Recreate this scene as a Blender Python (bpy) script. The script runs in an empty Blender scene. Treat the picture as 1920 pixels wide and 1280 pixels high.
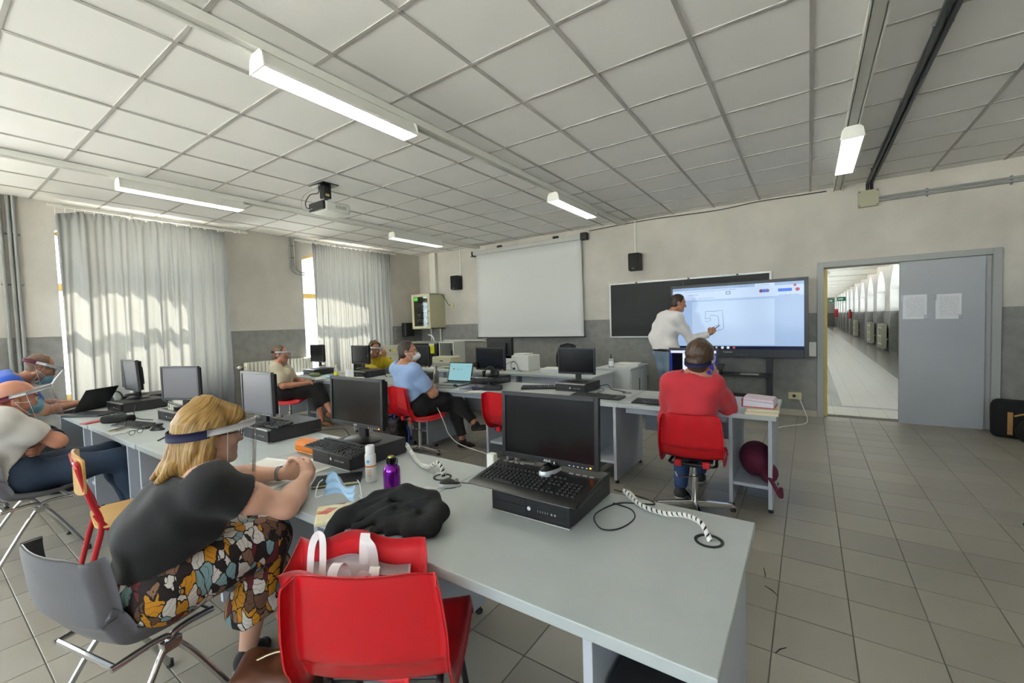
import bpy, bmesh, math, random
import numpy as np
from mathutils import Vector, Matrix, Euler
random.seed(7)
rng = np.random.default_rng(7)
PI = math.pi
SC = bpy.context.scene
COL = SC.collection

# ---------------------------------------------------------------- camera
HC = 1.46
YAW, PITCH, ROLL, FPX = -0.6074, -0.0431, -0.0313, 802.0
_cy, _sy, _cp, _sp = math.cos(YAW), math.sin(YAW), math.cos(PITCH), math.sin(PITCH)
_f = Vector((_sy*_cp, _cy*_cp, _sp)); _r = Vector((_cy, -_sy, 0)); _u = _r.cross(_f)
_c, _s = math.cos(ROLL), math.sin(ROLL)
_R, _U = _c*_r + _s*_u, -_s*_r + _c*_u
cam = bpy.data.cameras.new('camera'); camo = bpy.data.objects.new('camera', cam); COL.objects.link(camo)
cam.sensor_width = 36.0; cam.lens = FPX/1920*36.0; cam.clip_start = .02; cam.clip_end = 300
m = Matrix((( _R.x, _U.x, -_f.x, 0), (_R.y, _U.y, -_f.y, 0), (_R.z, _U.z, -_f.z, HC), (0, 0, 0, 1)))
camo.matrix_world = m
SC.camera = camo

# ---------------------------------------------------------------- sky, sun, daylight, exposure
W = bpy.data.worlds.new('sky'); SC.world = W; W.use_nodes = True
bg = W.node_tree.nodes['Background']; bg.inputs[0].default_value = (.80, .90, 1.0, 1); bg.inputs[1].default_value = 3.2
sun = bpy.data.lights.new('sun', 'SUN'); sun.energy = 30.0; sun.angle = .009; sun.color = (1, .95, .86)
suno = bpy.data.objects.new('sun', sun); COL.objects.link(suno)
suno.rotation_euler = Vector((.63, -.60, -1.0)).to_track_quat('-Z', 'Y').to_euler()
def portal(x, y0, y1, z0, z1):
    l = bpy.data.lights.new('daylight_opening', 'AREA'); l.shape = 'RECTANGLE'; l.size = y1-y0; l.size_y = z1-z0
    l.cycles.is_portal = True
    o = bpy.data.objects.new('daylight_opening', l); COL.objects.link(o)
    o.matrix_world = Matrix(((0, 0, -1, x), (1, 0, 0, (y0+y1)/2), (0, -1, 0, (z0+z1)/2), (0, 0, 0, 1)))
SC.view_settings.view_transform = 'Standard'; SC.view_settings.look = 'None'
SC.view_settings.gamma = 1; SC.view_settings.use_curve_mapping = False
SC.view_settings.exposure = 1.78
SC.cycles.use_denoising = True
SC.cycles.max_bounces = 10; SC.cycles.diffuse_bounces = 5; SC.cycles.glossy_bounces = 3
SC.cycles.transmission_bounces = 6; SC.cycles.transparent_max_bounces = 12
SC.cycles.sample_clamp_indirect = 6.0; SC.cycles.caustics_reflective = False; SC.cycles.caustics_refractive = False

# ---------------------------------------------------------------- materials
def hx(s):
    s = s.lstrip('#'); v = [int(s[i:i+2], 16)/255 for i in (0, 2, 4)]
    return tuple((c/12.92 if c <= .04045 else ((c+.055)/1.055)**2.4) for c in v) + (1.0,)
_M = {}
def mat(name, col, rough=.5, metal=0, var=0, vscale=3, bump=0, bscale=200, alpha=1, trans=0, emit=None, estr=0, coat=0, spec=.5, stretch=None, sheen=0):
    if name in _M: return _M[name]
    M = bpy.data.materials.new(name); M.use_nodes = True; nt = M.node_tree; b = nt.nodes['Principled BSDF']
    c = hx(col) if isinstance(col, str) else col
    b.inputs['Base Color'].default_value = c; b.inputs['Roughness'].default_value = rough; b.inputs['Metallic'].default_value = metal
    b.inputs['Specular IOR Level'].default_value = spec
    if alpha < 1: b.inputs['Alpha'].default_value = alpha
    if trans: b.inputs['Transmission Weight'].default_value = trans
    if coat: b.inputs['Coat Weight'].default_value = coat
    if sheen: b.inputs['Sheen Weight'].default_value = sheen
    if emit is not None: b.inputs['Emission Color'].default_value = hx(emit) if isinstance(emit, str) else emit; b.inputs['Emission Strength'].default_value = estr
    if var or bump:
        tc = nt.nodes.new('ShaderNodeTexCoord'); src = tc.outputs['Object']
        if stretch:
            mp = nt.nodes.new('ShaderNodeMapping'); mp.inputs['Scale'].default_value = stretch; nt.links.new(src, mp.inputs[0]); src = mp.outputs[0]
    if var:
        n = nt.nodes.new('ShaderNodeTexNoise'); n.inputs['Scale'].default_value = vscale; n.inputs['Detail'].default_value = 5
        nt.links.new(src, n.inputs['Vector'])
        r = nt.nodes.new('ShaderNodeValToRGB'); r.color_ramp.elements[0].position = .3; r.color_ramp.elements[1].position = .7
        r.color_ramp.elements[0].color = tuple(max(0, x*(1-var)) for x in c[:3]) + (1,)
        r.color_ramp.elements[1].color = tuple(min(1, x*(1+var)) for x in c[:3]) + (1,)
        nt.links.new(n.outputs[0], r.inputs[0]); nt.links.new(r.outputs[0], b.inputs['Base Color'])
    if bump:
        n = nt.nodes.new('ShaderNodeTexNoise'); n.inputs['Scale'].default_value = bscale; nt.links.new(src, n.inputs['Vector'])
        bp = nt.nodes.new('ShaderNodeBump'); bp.inputs['Strength'].default_value = bump; bp.inputs['Distance'].default_value = .004
        nt.links.new(n.outputs[0], bp.inputs['Height']); nt.links.new(bp.outputs[0], b.inputs['Normal'])
    _M[name] = M
    return M
class NT:
    'small helper for node materials'
    def __init__(s, name, rough=.5):
        s.M = bpy.data.materials.new(name); s.M.use_nodes = True; s.nt = s.M.node_tree
        s.b = s.nt.nodes['Principled BSDF']; s.b.inputs['Roughness'].default_value = rough; _M[name] = s.M
    def n(s, t, **k):
        x = s.nt.nodes.new('ShaderNode'+t)
        for a, v in k.items():
            if a.startswith('i_'): x.inputs[a[2:].replace('_', ' ')].default_value = v
            elif a.startswith('n') and a[1:].isdigit(): x.inputs[int(a[1:])].default_value = v
            else: setattr(x, a, v)
        return x
    def l(s, a, b): s.nt.links.new(a, b)
    def math(s, op, a, b=None, c=None):
        x = s.n('Math', operation=op)
        for k, v in enumerate((a, b, c)):
            if v is None: continue
            if isinstance(v, (int, float)): x.inputs[k].default_value = v
            else: s.l(v, x.inputs[k])
        return x.outputs[0]
    def mix(s, f, a, b):
        x = s.n('Mix', data_type='RGBA')
        for k, v in ((0, f), (6, a), (7, b)):
            if isinstance(v, (int, float)): x.inputs[k].default_value = v
            elif isinstance(v, tuple): x.inputs[k].default_value = v
            elif isinstance(v, str): x.inputs[k].default_value = hx(v)
            else: s.l(v, x.inputs[k])
        return x.outputs[2]

# ---------------------------------------------------------------- mesh building
class MB:
    def __init__(s): s.v = []; s.f = []; s.mi = []; s.cur = 0
    def add(s, V, F, mi=None):
        o = len(s.v); s.v += [tuple(map(float, p)) for p in V]
        s.f += [tuple(i+o for i in f) for f in F]; s.mi += [s.cur if mi is None else mi]*len(F)
        return s
    def box(s, x0, x1, y0, y1, z0, z1, M=None, mi=None):
        V = [(x, y, z) for z in (z0, z1) for y in (y0, y1) for x in (x0, x1)]
        if M is not None: V = [M @ Vector(p) for p in V]
        return s.add(V, [(0, 2, 3, 1), (4, 5, 7, 6), (0, 1, 5, 4), (2, 6, 7, 3), (0, 4, 6, 2), (1, 3, 7, 5)], mi)
    def tube(s, P, r, n=10, caps=True, closed=False, mi=None):
        P = [Vector(p) for p in P]; m_ = len(P)
        rr = r if isinstance(r, (list, tuple)) else [r]*m_
        up = None; rings = []
        for i, p in enumerate(P):
            a = P[(i-1) % m_] if (i > 0 or closed) else p; b = P[(i+1) % m_] if (i < m_-1 or closed) else p
            t = (b-a); t = t.normalized() if t.length > 1e-9 else Vector((0, 0, 1))
            if up is None: up = t.orthogonal().normalized()
            else:
                up = up - t*up.dot(t); up = up.normalized() if up.length > 1e-6 else t.orthogonal().normalized()
            w = t.cross(up)
            rings.append([p + (up*math.cos(2*PI*k/n) + w*math.sin(2*PI*k/n))*rr[i] for k in range(n)])
        V = [q for g in rings for q in g]; F = []
        for i in range(m_ if closed else m_-1):
            j = (i+1) % m_
            for k in range(n): F.append((i*n+k, i*n+(k+1) % n, j*n+(k+1) % n, j*n+k))
        if caps and not closed: F += [tuple(range(n-1, -1, -1)), tuple(range((m_-1)*n, m_*n))]
        return s.add(V, F, mi)
    def lathe(s, prof, n=20, c=(0, 0, 0), M=None, mi=None):
        V = []; F = []
        for r, z in prof:
            for k in range(n): V.append(Vector((c[0]+r*math.cos(2*PI*k/n), c[1]+r*math.sin(2*PI*k/n), c[2]+z)))
        if M is not None: V = [M @ p for p in V]
        for i in range(len(prof)-1):
            for k in range(n): F.append((i*n+k, i*n+(k+1) % n, (i+1)*n+(k+1) % n, (i+1)*n+k))
        F += [tuple(range(n-1, -1, -1)), tuple(range((len(prof)-1)*n, len(prof)*n))]
        return s.add(V, F, mi)
    def prism(s, poly, z0, z1, M=None, mi=None):
        n = len(poly); V = [Vector((x, y, z0)) for x, y in poly] + [Vector((x, y, z1)) for x, y in poly]
        if M is not None: V = [M @ p for p in V]
        F = [tuple(range(n-1, -1, -1)), tuple(range(n, 2*n))] + [(k, (k+1) % n, n+(k+1) % n, n+k) for k in range(n)]
        return s.add(V, F, mi)
    def grid(s, G, mi=None, thick=0, closed_u=False):
        'G: array (nu, nv, 3) -> sheet, optionally thickened along normals'
        G = np.asarray(G, float); nu, nv = G.shape[:2]
        F = []
        ru = nu if closed_u else nu-1
        for i in range(ru):
            for j in range(nv-1): F.append((i*nv+j, ((i+1) % nu)*nv+j, ((i+1) % nu)*nv+j+1, i*nv+j+1))
        if not thick: return s.add(G.reshape(-1, 3), F, mi)
        du = np.gradient(G, axis=0); dv = np.gradient(G, axis=1); N = np.cross(du, dv); N /= np.linalg.norm(N, axis=2, keepdims=True)+1e-12
        A = (G + N*thick/2).reshape(-1, 3); B = (G - N*thick/2).reshape(-1, 3); k = nu*nv
        F2 = F + [tuple(i+k for i in reversed(f)) for f in F]
        bd = [(i, 0) for i in range(nu)] + [(nu-1, j) for j in range(1, nv)] + [(i, nv-1) for i in range(nu-2, -1, -1)] + [(0, j) for j in range(nv-2, 0, -1)]
        ids = [i*nv+j for i, j in bd]
        for a in range(len(ids)):
            p, q = ids[a], ids[(a+1) % len(ids)]
            F2.append((p, q, q+k, p+k))
        return s.add(np.vstack([A, B]), F2, mi)
def O(name, mb, mats, parent=None, bevel=0, seg=2, smooth=False, loc=None, rot=None, **props):
    if isinstance(mb, MB):
        me = bpy.data.meshes.new(name); me.from_pydata(mb.v, [], mb.f)
        if not isinstance(mats, (list, tuple)): mats = [mats]
        for m_ in mats: me.materials.append(m_)
        if len(mats) > 1: me.polygons.foreach_set('material_index', mb.mi)
        me.update()
    else: me = mb
    o = bpy.data.objects.new(name, me); COL.objects.link(o)
    if parent is not None: o.parent = parent
    if loc is not None: o.location = loc
    if rot is not None: o.rotation_euler = rot
    if bevel:
        b = o.modifiers.new('b', 'BEVEL'); b.width = bevel; b.segments = seg; b.limit_method = 'ANGLE'; b.angle_limit = .6
    if smooth is True: me.polygons.foreach_set('use_smooth', [True]*len(me.polygons))
    elif smooth:
        me.polygons.foreach_set('use_smooth', [True]*len(me.polygons)); me.set_sharp_from_angle(angle=smooth)
    for k, v in props.items(): o[k] = v
    return o
def E(name, label, cat, loc=(0, 0, 0), rz=0, group=None):
    o = bpy.data.objects.new(name, None); COL.objects.link(o); o.empty_display_size = .05
    o.location = loc; o.rotation_euler = (0, 0, rz); o['label'] = label; o['category'] = cat
    if group: o['group'] = group
    return o
def T(o, label, cat, group=None):
    o['label'] = label; o['category'] = cat
    if group: o['group'] = group
    return o
def S(o): o['kind'] = 'structure'; return o
def copy_tree(o, parent=None, **props):
    c = o.copy(); COL.objects.link(c)
    if parent is not None: c.parent = parent
    for k, v in props.items(): c[k] = v
    for ch in list(o.children): copy_tree(ch, c)
    return c
def dup(o, loc, rz, label, group=None):
    c = copy_tree(o); c.location = loc; c.rotation_euler = (0, 0, rz); c['label'] = label
    if group: c['group'] = group
    return c
def bez(P, n=8):
    'Catmull-Rom through points'
    P = [Vector(p) for p in P]; Q = [P[0]] + P + [P[-1]]; out = []
    for i in range(1, len(Q)-2):
        p0, p1, p2, p3 = Q[i-1], Q[i], Q[i+1], Q[i+2]
        for k in range(n):
            t = k/n
            out.append(.5*((2*p1) + (p2-p0)*t + (2*p0-5*p1+4*p2-p3)*t*t + (3*p1-p0-3*p2+p3)*t**3))
    out.append(P[-1]); return out
def rotz(a): return Matrix.Rotation(a, 4, 'Z')
def TR(x, y, z, rz=0, rx=0, ry=0): return Matrix.Translation((x, y, z)) @ Euler((rx, ry, rz)).to_matrix().to_4x4()
def rrect(w, h, r, n=4):
    P = []
    for cx, cy, a0 in ((w/2-r, h/2-r, 0), (-w/2+r, h/2-r, PI/2), (-w/2+r, -h/2+r, PI), (w/2-r, -h/2+r, 1.5*PI)):
        for k in range(n+1):
            a = a0 + PI/2*k/n; P.append((cx+r*math.cos(a), cy+r*math.sin(a)))
    return P
def text(s, size, mat_, name, parent, M, depth=.0006, align='CENTER'):
    cu = bpy.data.curves.new(name, 'FONT'); cu.body = s; cu.size = size; cu.align_x = align; cu.align_y = 'CENTER'; cu.extrude = depth
    o = bpy.data.objects.new(name, cu); COL.objects.link(o)
    me = bpy.data.meshes.new_from_object(o.evaluated_get(bpy.context.evaluated_depsgraph_get())); bpy.data.objects.remove(o); bpy.data.curves.remove(cu)
    me.materials.clear(); me.materials.append(mat_); o = bpy.data.objects.new(name, me); COL.objects.link(o)
    if parent is not None: o.parent = parent
    o.matrix_local = M
    return o
# rotation matrix for text standing on a wall that faces -Y
WALLTXT = Euler((PI/2, 0, 0)).to_matrix().to_4x4()
def wall_txt(x, y, z): return Matrix.Translation((x, y, z)) @ WALLTXT
# ================================================================ the room
XL, XR, YF, YB, ZC = -7.8, 3.2, 7.35, -4.0, 3.156
TP = .61; GX0, GY0 = -1.812, 2.240          # ceiling grid
DADO = 1.47

def wall_material(name):
    k = NT(name, .75)
    g = k.n('NewGeometry'); sx = k.n('SeparateXYZ'); k.l(g.outputs['Position'], sx.inputs[0])
    n1 = k.n('TexNoise', i_Scale=1.3, i_Detail=6.0, i_Roughness=.6); k.l(g.outputs['Position'], n1.inputs['Vector'])
    n2 = k.n('TexNoise', i_Scale=9.0, i_Detail=6.0); k.l(g.outputs['Position'], n2.inputs['Vector'])
    r = k.n('ValToRGB'); k.l(n1.outputs[0], r.inputs[0]); e = r.color_ramp.elements
    e[0].position = .35; e[0].color = hx('#bcb7ae'); e[1].position = .65; e[1].color = hx('#cbc6bd')
    r2 = k.n('ValToRGB'); k.l(n2.outputs[0], r2.inputs[0]); e = r2.color_ramp.elements
    e[0].position = .3; e[0].color = hx('#807f7b'); e[1].position = .7; e[1].color = hx('#908f8b')
    wob = k.math('MULTIPLY_ADD', n2.outputs[0], .012, DADO-.006)
    top = k.math('GREATER_THAN', sx.outputs[2], wob)
    k.l(k.mix(top, r2.outputs[0], r.outputs[0]), k.b.inputs['Base Color'])
    bp = k.n('Bump', i_Strength=.15, i_Distance=.01); n3 = k.n('TexNoise', i_Scale=60.0); k.l(g.outputs['Position'], n3.inputs['Vector'])
    k.l(n3.outputs[0], bp.inputs['Height']); k.l(bp.outputs[0], k.b.inputs['Normal'])
    return k.M
M_wall = wall_material('wall_paint')

def tile_material(name, a, b, rough):
    k = NT(name, rough)
    oi = k.n('ObjectInfo'); g = k.n('NewGeometry')
    rnd = k.math('FRACT', k.math('ADD', oi.outputs['Random'], g.outputs['Random Per Island']))
    n = k.n('TexNoise', i_Scale=2.2, i_Detail=5.0); k.l(g.outputs['Position'], n.inputs['Vector'])
    n2 = k.n('TexNoise', i_Scale=160.0, i_Detail=2.0); k.l(g.outputs['Position'], n2.inputs['Vector'])
    f = k.math('ADD', k.math('MULTIPLY', rnd, .4), k.math('MULTIPLY', n.outputs[0], .6))
    f = k.math('ADD', f, k.math('MULTIPLY_ADD', n2.outputs[0], .3, -.15))
    k.l(k.mix(f, a, b), k.b.inputs['Base Color'])
    k.l(k.math('MULTIPLY_ADD', n.outputs[0], .2, rough-.1), k.b.inputs['Roughness'])
    return k.M
M_tile = tile_material('floor_tile_glaze', '#7f7b72', '#a09c91', .38)
M_grout = mat('grout', '#6b675f', .9)
M_cpanel = tile_material('ceiling_panel', '#e9e8e6', '#f4f3f1', .9)
M_cgrid = mat('ceiling_grid_metal', '#b0aeaa', .7, var=.12, vscale=2)
M_white = mat('white_paint', '#e4e2da', .5)

# ---- floor: base slab + tiles
fb = MB().box(XL-.5, XR+.3, YB-.3, YF+.3, -.2, -.004)
floor = S(O('floor', fb, M_grout))
t = MB(); h = .1468
t.add([(-h, -h, -.02), (h, -h, -.02), (h, h, -.02), (-h, h, -.02), (-h, -h, -.001), (h, -h, -.001), (h, h, -.001), (-h, h, -.001), (-h+.002, -h+.002, 0), (h-.002, -h+.002, 0), (h-.002, h-.002, 0), (-h+.002, h-.002, 0)],
      [(8, 9, 10, 11), (4, 5, 9, 8), (5, 6, 10, 9), (6, 7, 11, 10), (7, 4, 8, 11), (0, 1, 5, 4), (1, 2, 6, 5), (2, 3, 7, 6), (3, 0, 4, 7)])
TS = .298; tx0 = -.135-TS/2; ty0 = 2.393-TS/2
def cam_xy(p):
    d = Vector(p) - Vector((0, 0, HC)); z = d.dot(_f)
    return (960+FPX*d.dot(_R)/z, 640-FPX*d.dot(_U)/z, z) if z > .05 else None
cand = []; rest = []
for i in range(-27, 12):
    for j in range(-22, 18):
        x, y = tx0+i*TS, ty0+j*TS
        if not (XL-.4 < x < XR+.1 and YB < y < YF+.4) or (y > YF+.12 and not .1 < x < 1.85): continue
        q = cam_xy((x, y, 0))
        vis = q is not None and -60 < q[0] < 1980 and 0 < q[1] < 1370 and (x > -.4 or 1.75 < y < 3.75 or y < 1.1)
        (cand if vis else rest).append((q[2] if vis else 99, x, y))
cand.sort(); rest += cand[290:]; cand = cand[:290]
tm = None
for _, x, y in cand:
    if tm is None: o = O('floor_tile', t, M_tile, floor); tm = o.data
    else: o = O('floor_tile', tm, None, floor)
    o.location = (x, y, 0)
far = MB()
for _, x, y in rest: far.add([(v[0]+x, v[1]+y, v[2]) for v in t.v[4:]], [tuple(i-4 for i in f) for f in t.f if min(f) >= 4])
O('floor_tiles_farther', far, M_tile, floor, kind='stuff')

for P in (((-.216, 2.79), (-.205, 2.73), (-.201, 2.686)), ((-.197, 2.603), (-.164, 2.58), (-.133, 2.542)), ((-.12, 2.094), (-.106, 2.128), (-.082, 2.155))):
    O('scuff_mark', MB().tube([(x, y, .0005) for x, y in P], [.002, .003, .0015], 5), mat('scuff_black', '#1c1a18', .8), floor)
# ---- ceiling: slab, panels in a metal grid
cb = MB().box(XL-.5, XR+.3, YB-.3, YF+.3, ZC+.012, ZC+.2).box(XL, XR, YB, GY0-4*TP, ZC, ZC+.02)
ceiling = S(O('ceiling', cb, M_cpanel))
pm = None; h = TP/2-.011
p = MB(); p.add([(-h, -h, .012), (h, -h, .012), (h, h, .012), (-h, h, .012), (-h, -h, .002), (h, -h, .002), (h, h, .002), (-h, h, .002)],
                [(4, 7, 6, 5), (0, 4, 5, 1), (1, 5, 6, 2), (2, 6, 7, 3), (3, 7, 4, 0)])
for i in range(-10, 9):
    for j in range(-4, 9):
        x, y = GX0+(i+.5)*TP, GY0+(j+.5)*TP
        if pm is None: o = O('ceiling_panel', p, M_cpanel, ceiling); pm = o.data
        else: o = O('ceiling_panel', pm, None, ceiling)
        o.location = (x, y, ZC)
        o.rotation_euler = (random.uniform(-.004, .004), random.uniform(-.004, .004), 0)
for i in range(-9, 9):
    x = GX0+i*TP; O('grid_runner', MB().box(x-.013, x+.013, GY0-4*TP, YF, ZC-.004, ZC+.012), M_cgrid, ceiling)
for j in range(-4, 9):
    y = GY0+j*TP; O('grid_crosspiece', MB().box(XL, XR, y-.011, y+.011, ZC-.003, ZC+.012), M_cgrid, ceiling)

# ---- left wall with arched windows
WINS = [(-5.2, -3.31), (-1.99, -.1), (1.21, 3.10), (4.41, 6.30)]
SILL, SPRING, RISE, WX0 = .62, 2.80, .22, XL-.45
def arc(y0, y1, z, rise, n=14):
    w = (y1-y0)/2; R = (w*w+rise*rise)/(2*rise); cy, cz = (y0+y1)/2, z+rise-R; a = math.asin(w/R)
    return [(cy+R*math.sin(-a+2*a*k/n), cz+R*math.cos(-a+2*a*k/n)) for k in range(n+1)]
wl = MB(); edges = [YB-.3] + [v for w in WINS for v in w] + [YF+.3]
for a, b in zip(edges[::2], edges[1::2]): wl.box(WX0, XL, a, b, 0, ZC+.1)
YZ = Matrix(((0, 0, 1, 0), (1, 0, 0, 0), (0, 1, 0, 0), (0, 0, 0, 1)))     # prism outline (y,z) extruded along x
for a, b in WINS:
    wl.box(WX0, XL, a, b, 0, SILL)
    A = arc(a, b, SPRING, RISE)
    for (ya, za), (yb, zb) in zip(A, A[1:]): wl.prism([(ya, za), (yb, zb), (yb, ZC+.1), (ya, ZC+.1)], WX0, XL, YZ)
S(O('wall_left', wl, M_wall))
M_frame = mat('ochre_frame_paint', '#c7a55b', .45)
def thin_glass(name, tint=(.97, .985, .98, 1), gloss=.06, rough=.02):
    k = NT(name); nt = k.nt
    tr = k.n('BsdfTransparent'); tr.inputs[0].default_value = tint
    gl = k.n('BsdfGlossy'); gl.inputs['Roughness'].default_value = rough
    mx = k.n('MixShader'); mx.inputs[0].default_value = gloss
    fr = k.n('LayerWeight', i_Blend=.25)
    k.l(k.math('MULTIPLY_ADD', fr.outputs['Fresnel'], .5, gloss), mx.inputs[0])
    k.l(tr.outputs[0], mx.inputs[1]); k.l(gl.outputs[0], mx.inputs[2]); k.l(mx.outputs[0], nt.nodes['Material Output'].inputs[0])
    return k.M
M_glass = thin_glass('window_glass')
for wi, (a, b) in enumerate(WINS):
    X = XL-.28
    fr = MB(); A = arc(a, b, SPRING, RISE); B = arc(a+.07, b-.07, SPRING-.03, RISE-.03)
    for k in range(len(A)-1): fr.prism([A[k], A[k+1], B[k+1], B[k]], X-.03, X+.03, YZ)
    fr.box(X-.03, X+.03, a, a+.03, SILL, SPRING).box(X-.03, X+.03, b-.07, b, SILL, SPRING)
    fr.box(X-.03, X+.03, a, b, SILL, SILL+.08).box(X-.04, X+.04, a+.03, b-.07, 2.06, 2.16)
    c = (a+b)/2
    fr.box(X-.03, X+.03, c-.055, c+.055, SILL+.08, 2.06)
    win = S(O('window_%d' % (wi+1), fr, M_frame, bevel=.004))
    for y0, y1 in ((a+.03, c-.055), (c+.055, b-.07)): O('pane', MB().box(X-.003, X+.003, y0, y1, SILL+.08, 2.06), M_glass, win)
    g = MB(); g.prism([(a+.03, 2.16), (b-.07, 2.16)] + B[::-1], X-.003, X+.003, YZ); O('pane', g, M_glass, win)
    portal(WX0+.02, a, b, SILL, SPRING+RISE)

# ---- front wall with the doorway, other walls
DX0, DX1, DZ = .095, 1.84, 2.16
wf = MB().box(XL, DX0, YF, YF+.3, 0, ZC+.1).box(DX1, XR+.3, YF, YF+.3, 0, ZC+.1).box(DX0, DX1, YF, YF+.3, DZ, ZC+.1)
S(O('wall_front', wf, M_wall))
S(O('wall_right', MB().box(XR, XR+.3, YB-.3, YF, 0, ZC+.1), M_wall))
wb_ = MB(); BW = [(-7.0, -4.9), (-4.1, -2.0), (-1.2, .9), (1.2, 2.9)]
edges = [XL] + [v for w in BW for v in w] + [XR]
for a, b in zip(edges[::2], edges[1::2]): wb_.box(a, b, YB-.3, YB, 0, ZC+.1)
for a, b in BW: wb_.box(a, b, YB-.3, YB, 0, .9).box(a, b, YB-.3, YB, 2.95, ZC+.1)
S(O('wall_back', wb_, M_wall))
for wi, (a, b) in enumerate(BW):
    c = (a+b)/2; f = MB()
    for x in (a, c-.03, b-.06): f.box(x, x+.06, YB-.2, YB-.14, .9, 2.95)
    for z in (.9, 2.1, 2.89): f.box(a, b, YB-.2, YB-.14, z, z+.06)
    win = S(O('window_%d' % (wi+21), f, M_frame)); O('pane', MB().box(a, b, YB-.172, YB-.168, .9, 2.95), M_glass, win)
    l = bpy.data.lights.new('daylight_opening', 'AREA'); l.shape = 'RECTANGLE'; l.size = b-a; l.size_y = 2.05; l.cycles.is_portal = True
    o = bpy.data.objects.new('daylight_opening', l); COL.objects.link(o)
    o.matrix_world = Matrix(((1, 0, 0, c), (0, 0, -1, YB-.28), (0, 1, 0, 1.925), (0, 0, 0, 1)))
S(O('ground_outside', MB().box(-60, WX0, -60, 80, -.6, -.4).box(WX0, 60, -60, YB-.3, -.6, -.4), mat('pale_bounce_ground', '#d6d6d2', .9, var=.1, vscale=.5)))  # unseen ground, made pale to bounce sunlight up to the ceiling
M_skirt = mat('skirting_paint', '#b3ae9c', .5, var=.06)
S(O('baseboard_front', MB().box(XL, DX0, YF-.014, YF, 0, .088).box(DX1, XR, YF-.014, YF, 0, .088), M_skirt, bevel=.003))
S(O('baseboard_left', MB().box(XL, XL+.014, YB, YF-.014, 0, .088), M_skirt, bevel=.003))

# ---- door
M_door = mat('grey_door_paint', '#a3a7ac', .42, var=.05, vscale=1.2)
M_jamb = mat('grey_frame_paint', '#9fa19f', .45)
d = MB().box(DX0, DX0+.075, YF-.03, YF+.31, 0, DZ).box(DX1-.075, DX1, YF-.03, YF+.31, 0, DZ).box(DX0+.075, DX1-.075, YF-.03, YF+.31, DZ-.075, DZ)
door = S(O('door_1', d, M_jamb, bevel=.004))
lf = O('door_leaf', MB().box(.955, 1.715, YF+.005, YF+.05, .012, DZ-.078), M_door, door, bevel=.003)
O('hinge_strip', MB().box(1.72, 1.765, YF+.03, YF+.09, .012, DZ-.078), M_jamb, door)
O('open_leaf', MB().box(.172, .212, YF+.06, YF+.84, .012, DZ-.085), mat('ochre_edge', '#c9b36a', .5), door)
for x0, z0, tilt in ((.985, 1.352, .01), (1.29, 1.345, -.02)):
    k = NT('notice_print_%d' % (x0*100), .35)
    g = k.n('NewGeometry'); sx = k.n('SeparateXYZ'); k.l(g.outputs['Position'], sx.inputs[0])
    w = k.math('LESS_THAN', k.math('FRACT', k.math('MULTIPLY', sx.outputs[2], 62.0)), .4)
    n = k.n('TexNoise', i_Scale=90.0); k.l(g.outputs['Position'], n.inputs['Vector'])
    w = k.math('MULTIPLY', w, k.math('GREATER_THAN', n.outputs[0], .45))
    inx = k.math('COMPARE', sx.outputs[0], x0+.12, .085); inz = k.math('COMPARE', sx.outputs[2], z0+.155, .125)
    k.l(k.mix(k.math('MULTIPLY', k.math('MULTIPLY', w, inx), k.math('MULTIPLY', inz, .4)), '#d4d6da', '#70747c'), k.b.inputs['Base Color'])
    pg = MB().box(x0, x0+.225, YF+.001, YF+.005, z0, z0+.305); 
    o = T(O('notice_sheet', pg, k.M), 'printed white notice sheet taped to the grey door leaf, ' + ('the one nearer the open doorway' if x0 < 1.2 else 'the one nearer the door hinge'), 'notice', 'notices taped to the door')
    for q in ((x0-.02, x0+.006, z0+.23, z0+.305), (x0+.2, x0+.24, z0-.01, z0+.05)): O('tape', MB().box(q[0], q[1], YF-.0005, YF+.004, q[2], q[3]), mat('clear_tape', '#d9dde2', .15, alpha=.45), o)

# ---- corridor beyond the door
CX, CZ, CY0, CY1 = 2.4, 3.32, YF+.3, 62.0
k = NT('corridor_floor_tiles', .22)
g = k.n('NewGeometry'); sx = k.n('SeparateXYZ'); k.l(g.outputs['Position'], sx.inputs[0])
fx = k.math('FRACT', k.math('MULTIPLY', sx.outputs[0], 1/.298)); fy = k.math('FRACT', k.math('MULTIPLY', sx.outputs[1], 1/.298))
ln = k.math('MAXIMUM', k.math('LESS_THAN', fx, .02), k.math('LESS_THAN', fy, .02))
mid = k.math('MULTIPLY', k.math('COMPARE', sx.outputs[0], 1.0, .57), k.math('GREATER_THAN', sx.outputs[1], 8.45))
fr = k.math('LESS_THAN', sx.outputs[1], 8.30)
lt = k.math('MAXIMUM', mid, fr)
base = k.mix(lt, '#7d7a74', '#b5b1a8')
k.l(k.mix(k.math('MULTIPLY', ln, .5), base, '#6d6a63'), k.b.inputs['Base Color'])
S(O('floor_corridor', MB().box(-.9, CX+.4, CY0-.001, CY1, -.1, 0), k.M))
S(O('ceiling_corridor', MB().box(-.9, CX+.6, CY0, CY1, CZ, CZ+.2), M_white))
cl = MB(); y = CY0+1.2; LIGHT_OPENINGS = []  # unseen wall; its openings are added to brighten the corridor
while y < CY1-4: LIGHT_OPENINGS.append((y, y+2.6)); y += 3.62
edges = [CY0] + [v for w in LIGHT_OPENINGS for v in w] + [CY1]
for a, b in zip(edges[::2], edges[1::2]): cl.box(-1.2, -.9, a, b, 0, CZ)
cl.box(-2.4, -1.2, CY0, CY1, 3.02, 3.1)  # unseen overhang added outside to keep sun off the corridor floor
for a, b in LIGHT_OPENINGS: cl.box(-1.2, -.9, a, b, 0, 2.45).box(-1.2, -.9, a, b, 2.95, CZ)
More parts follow.
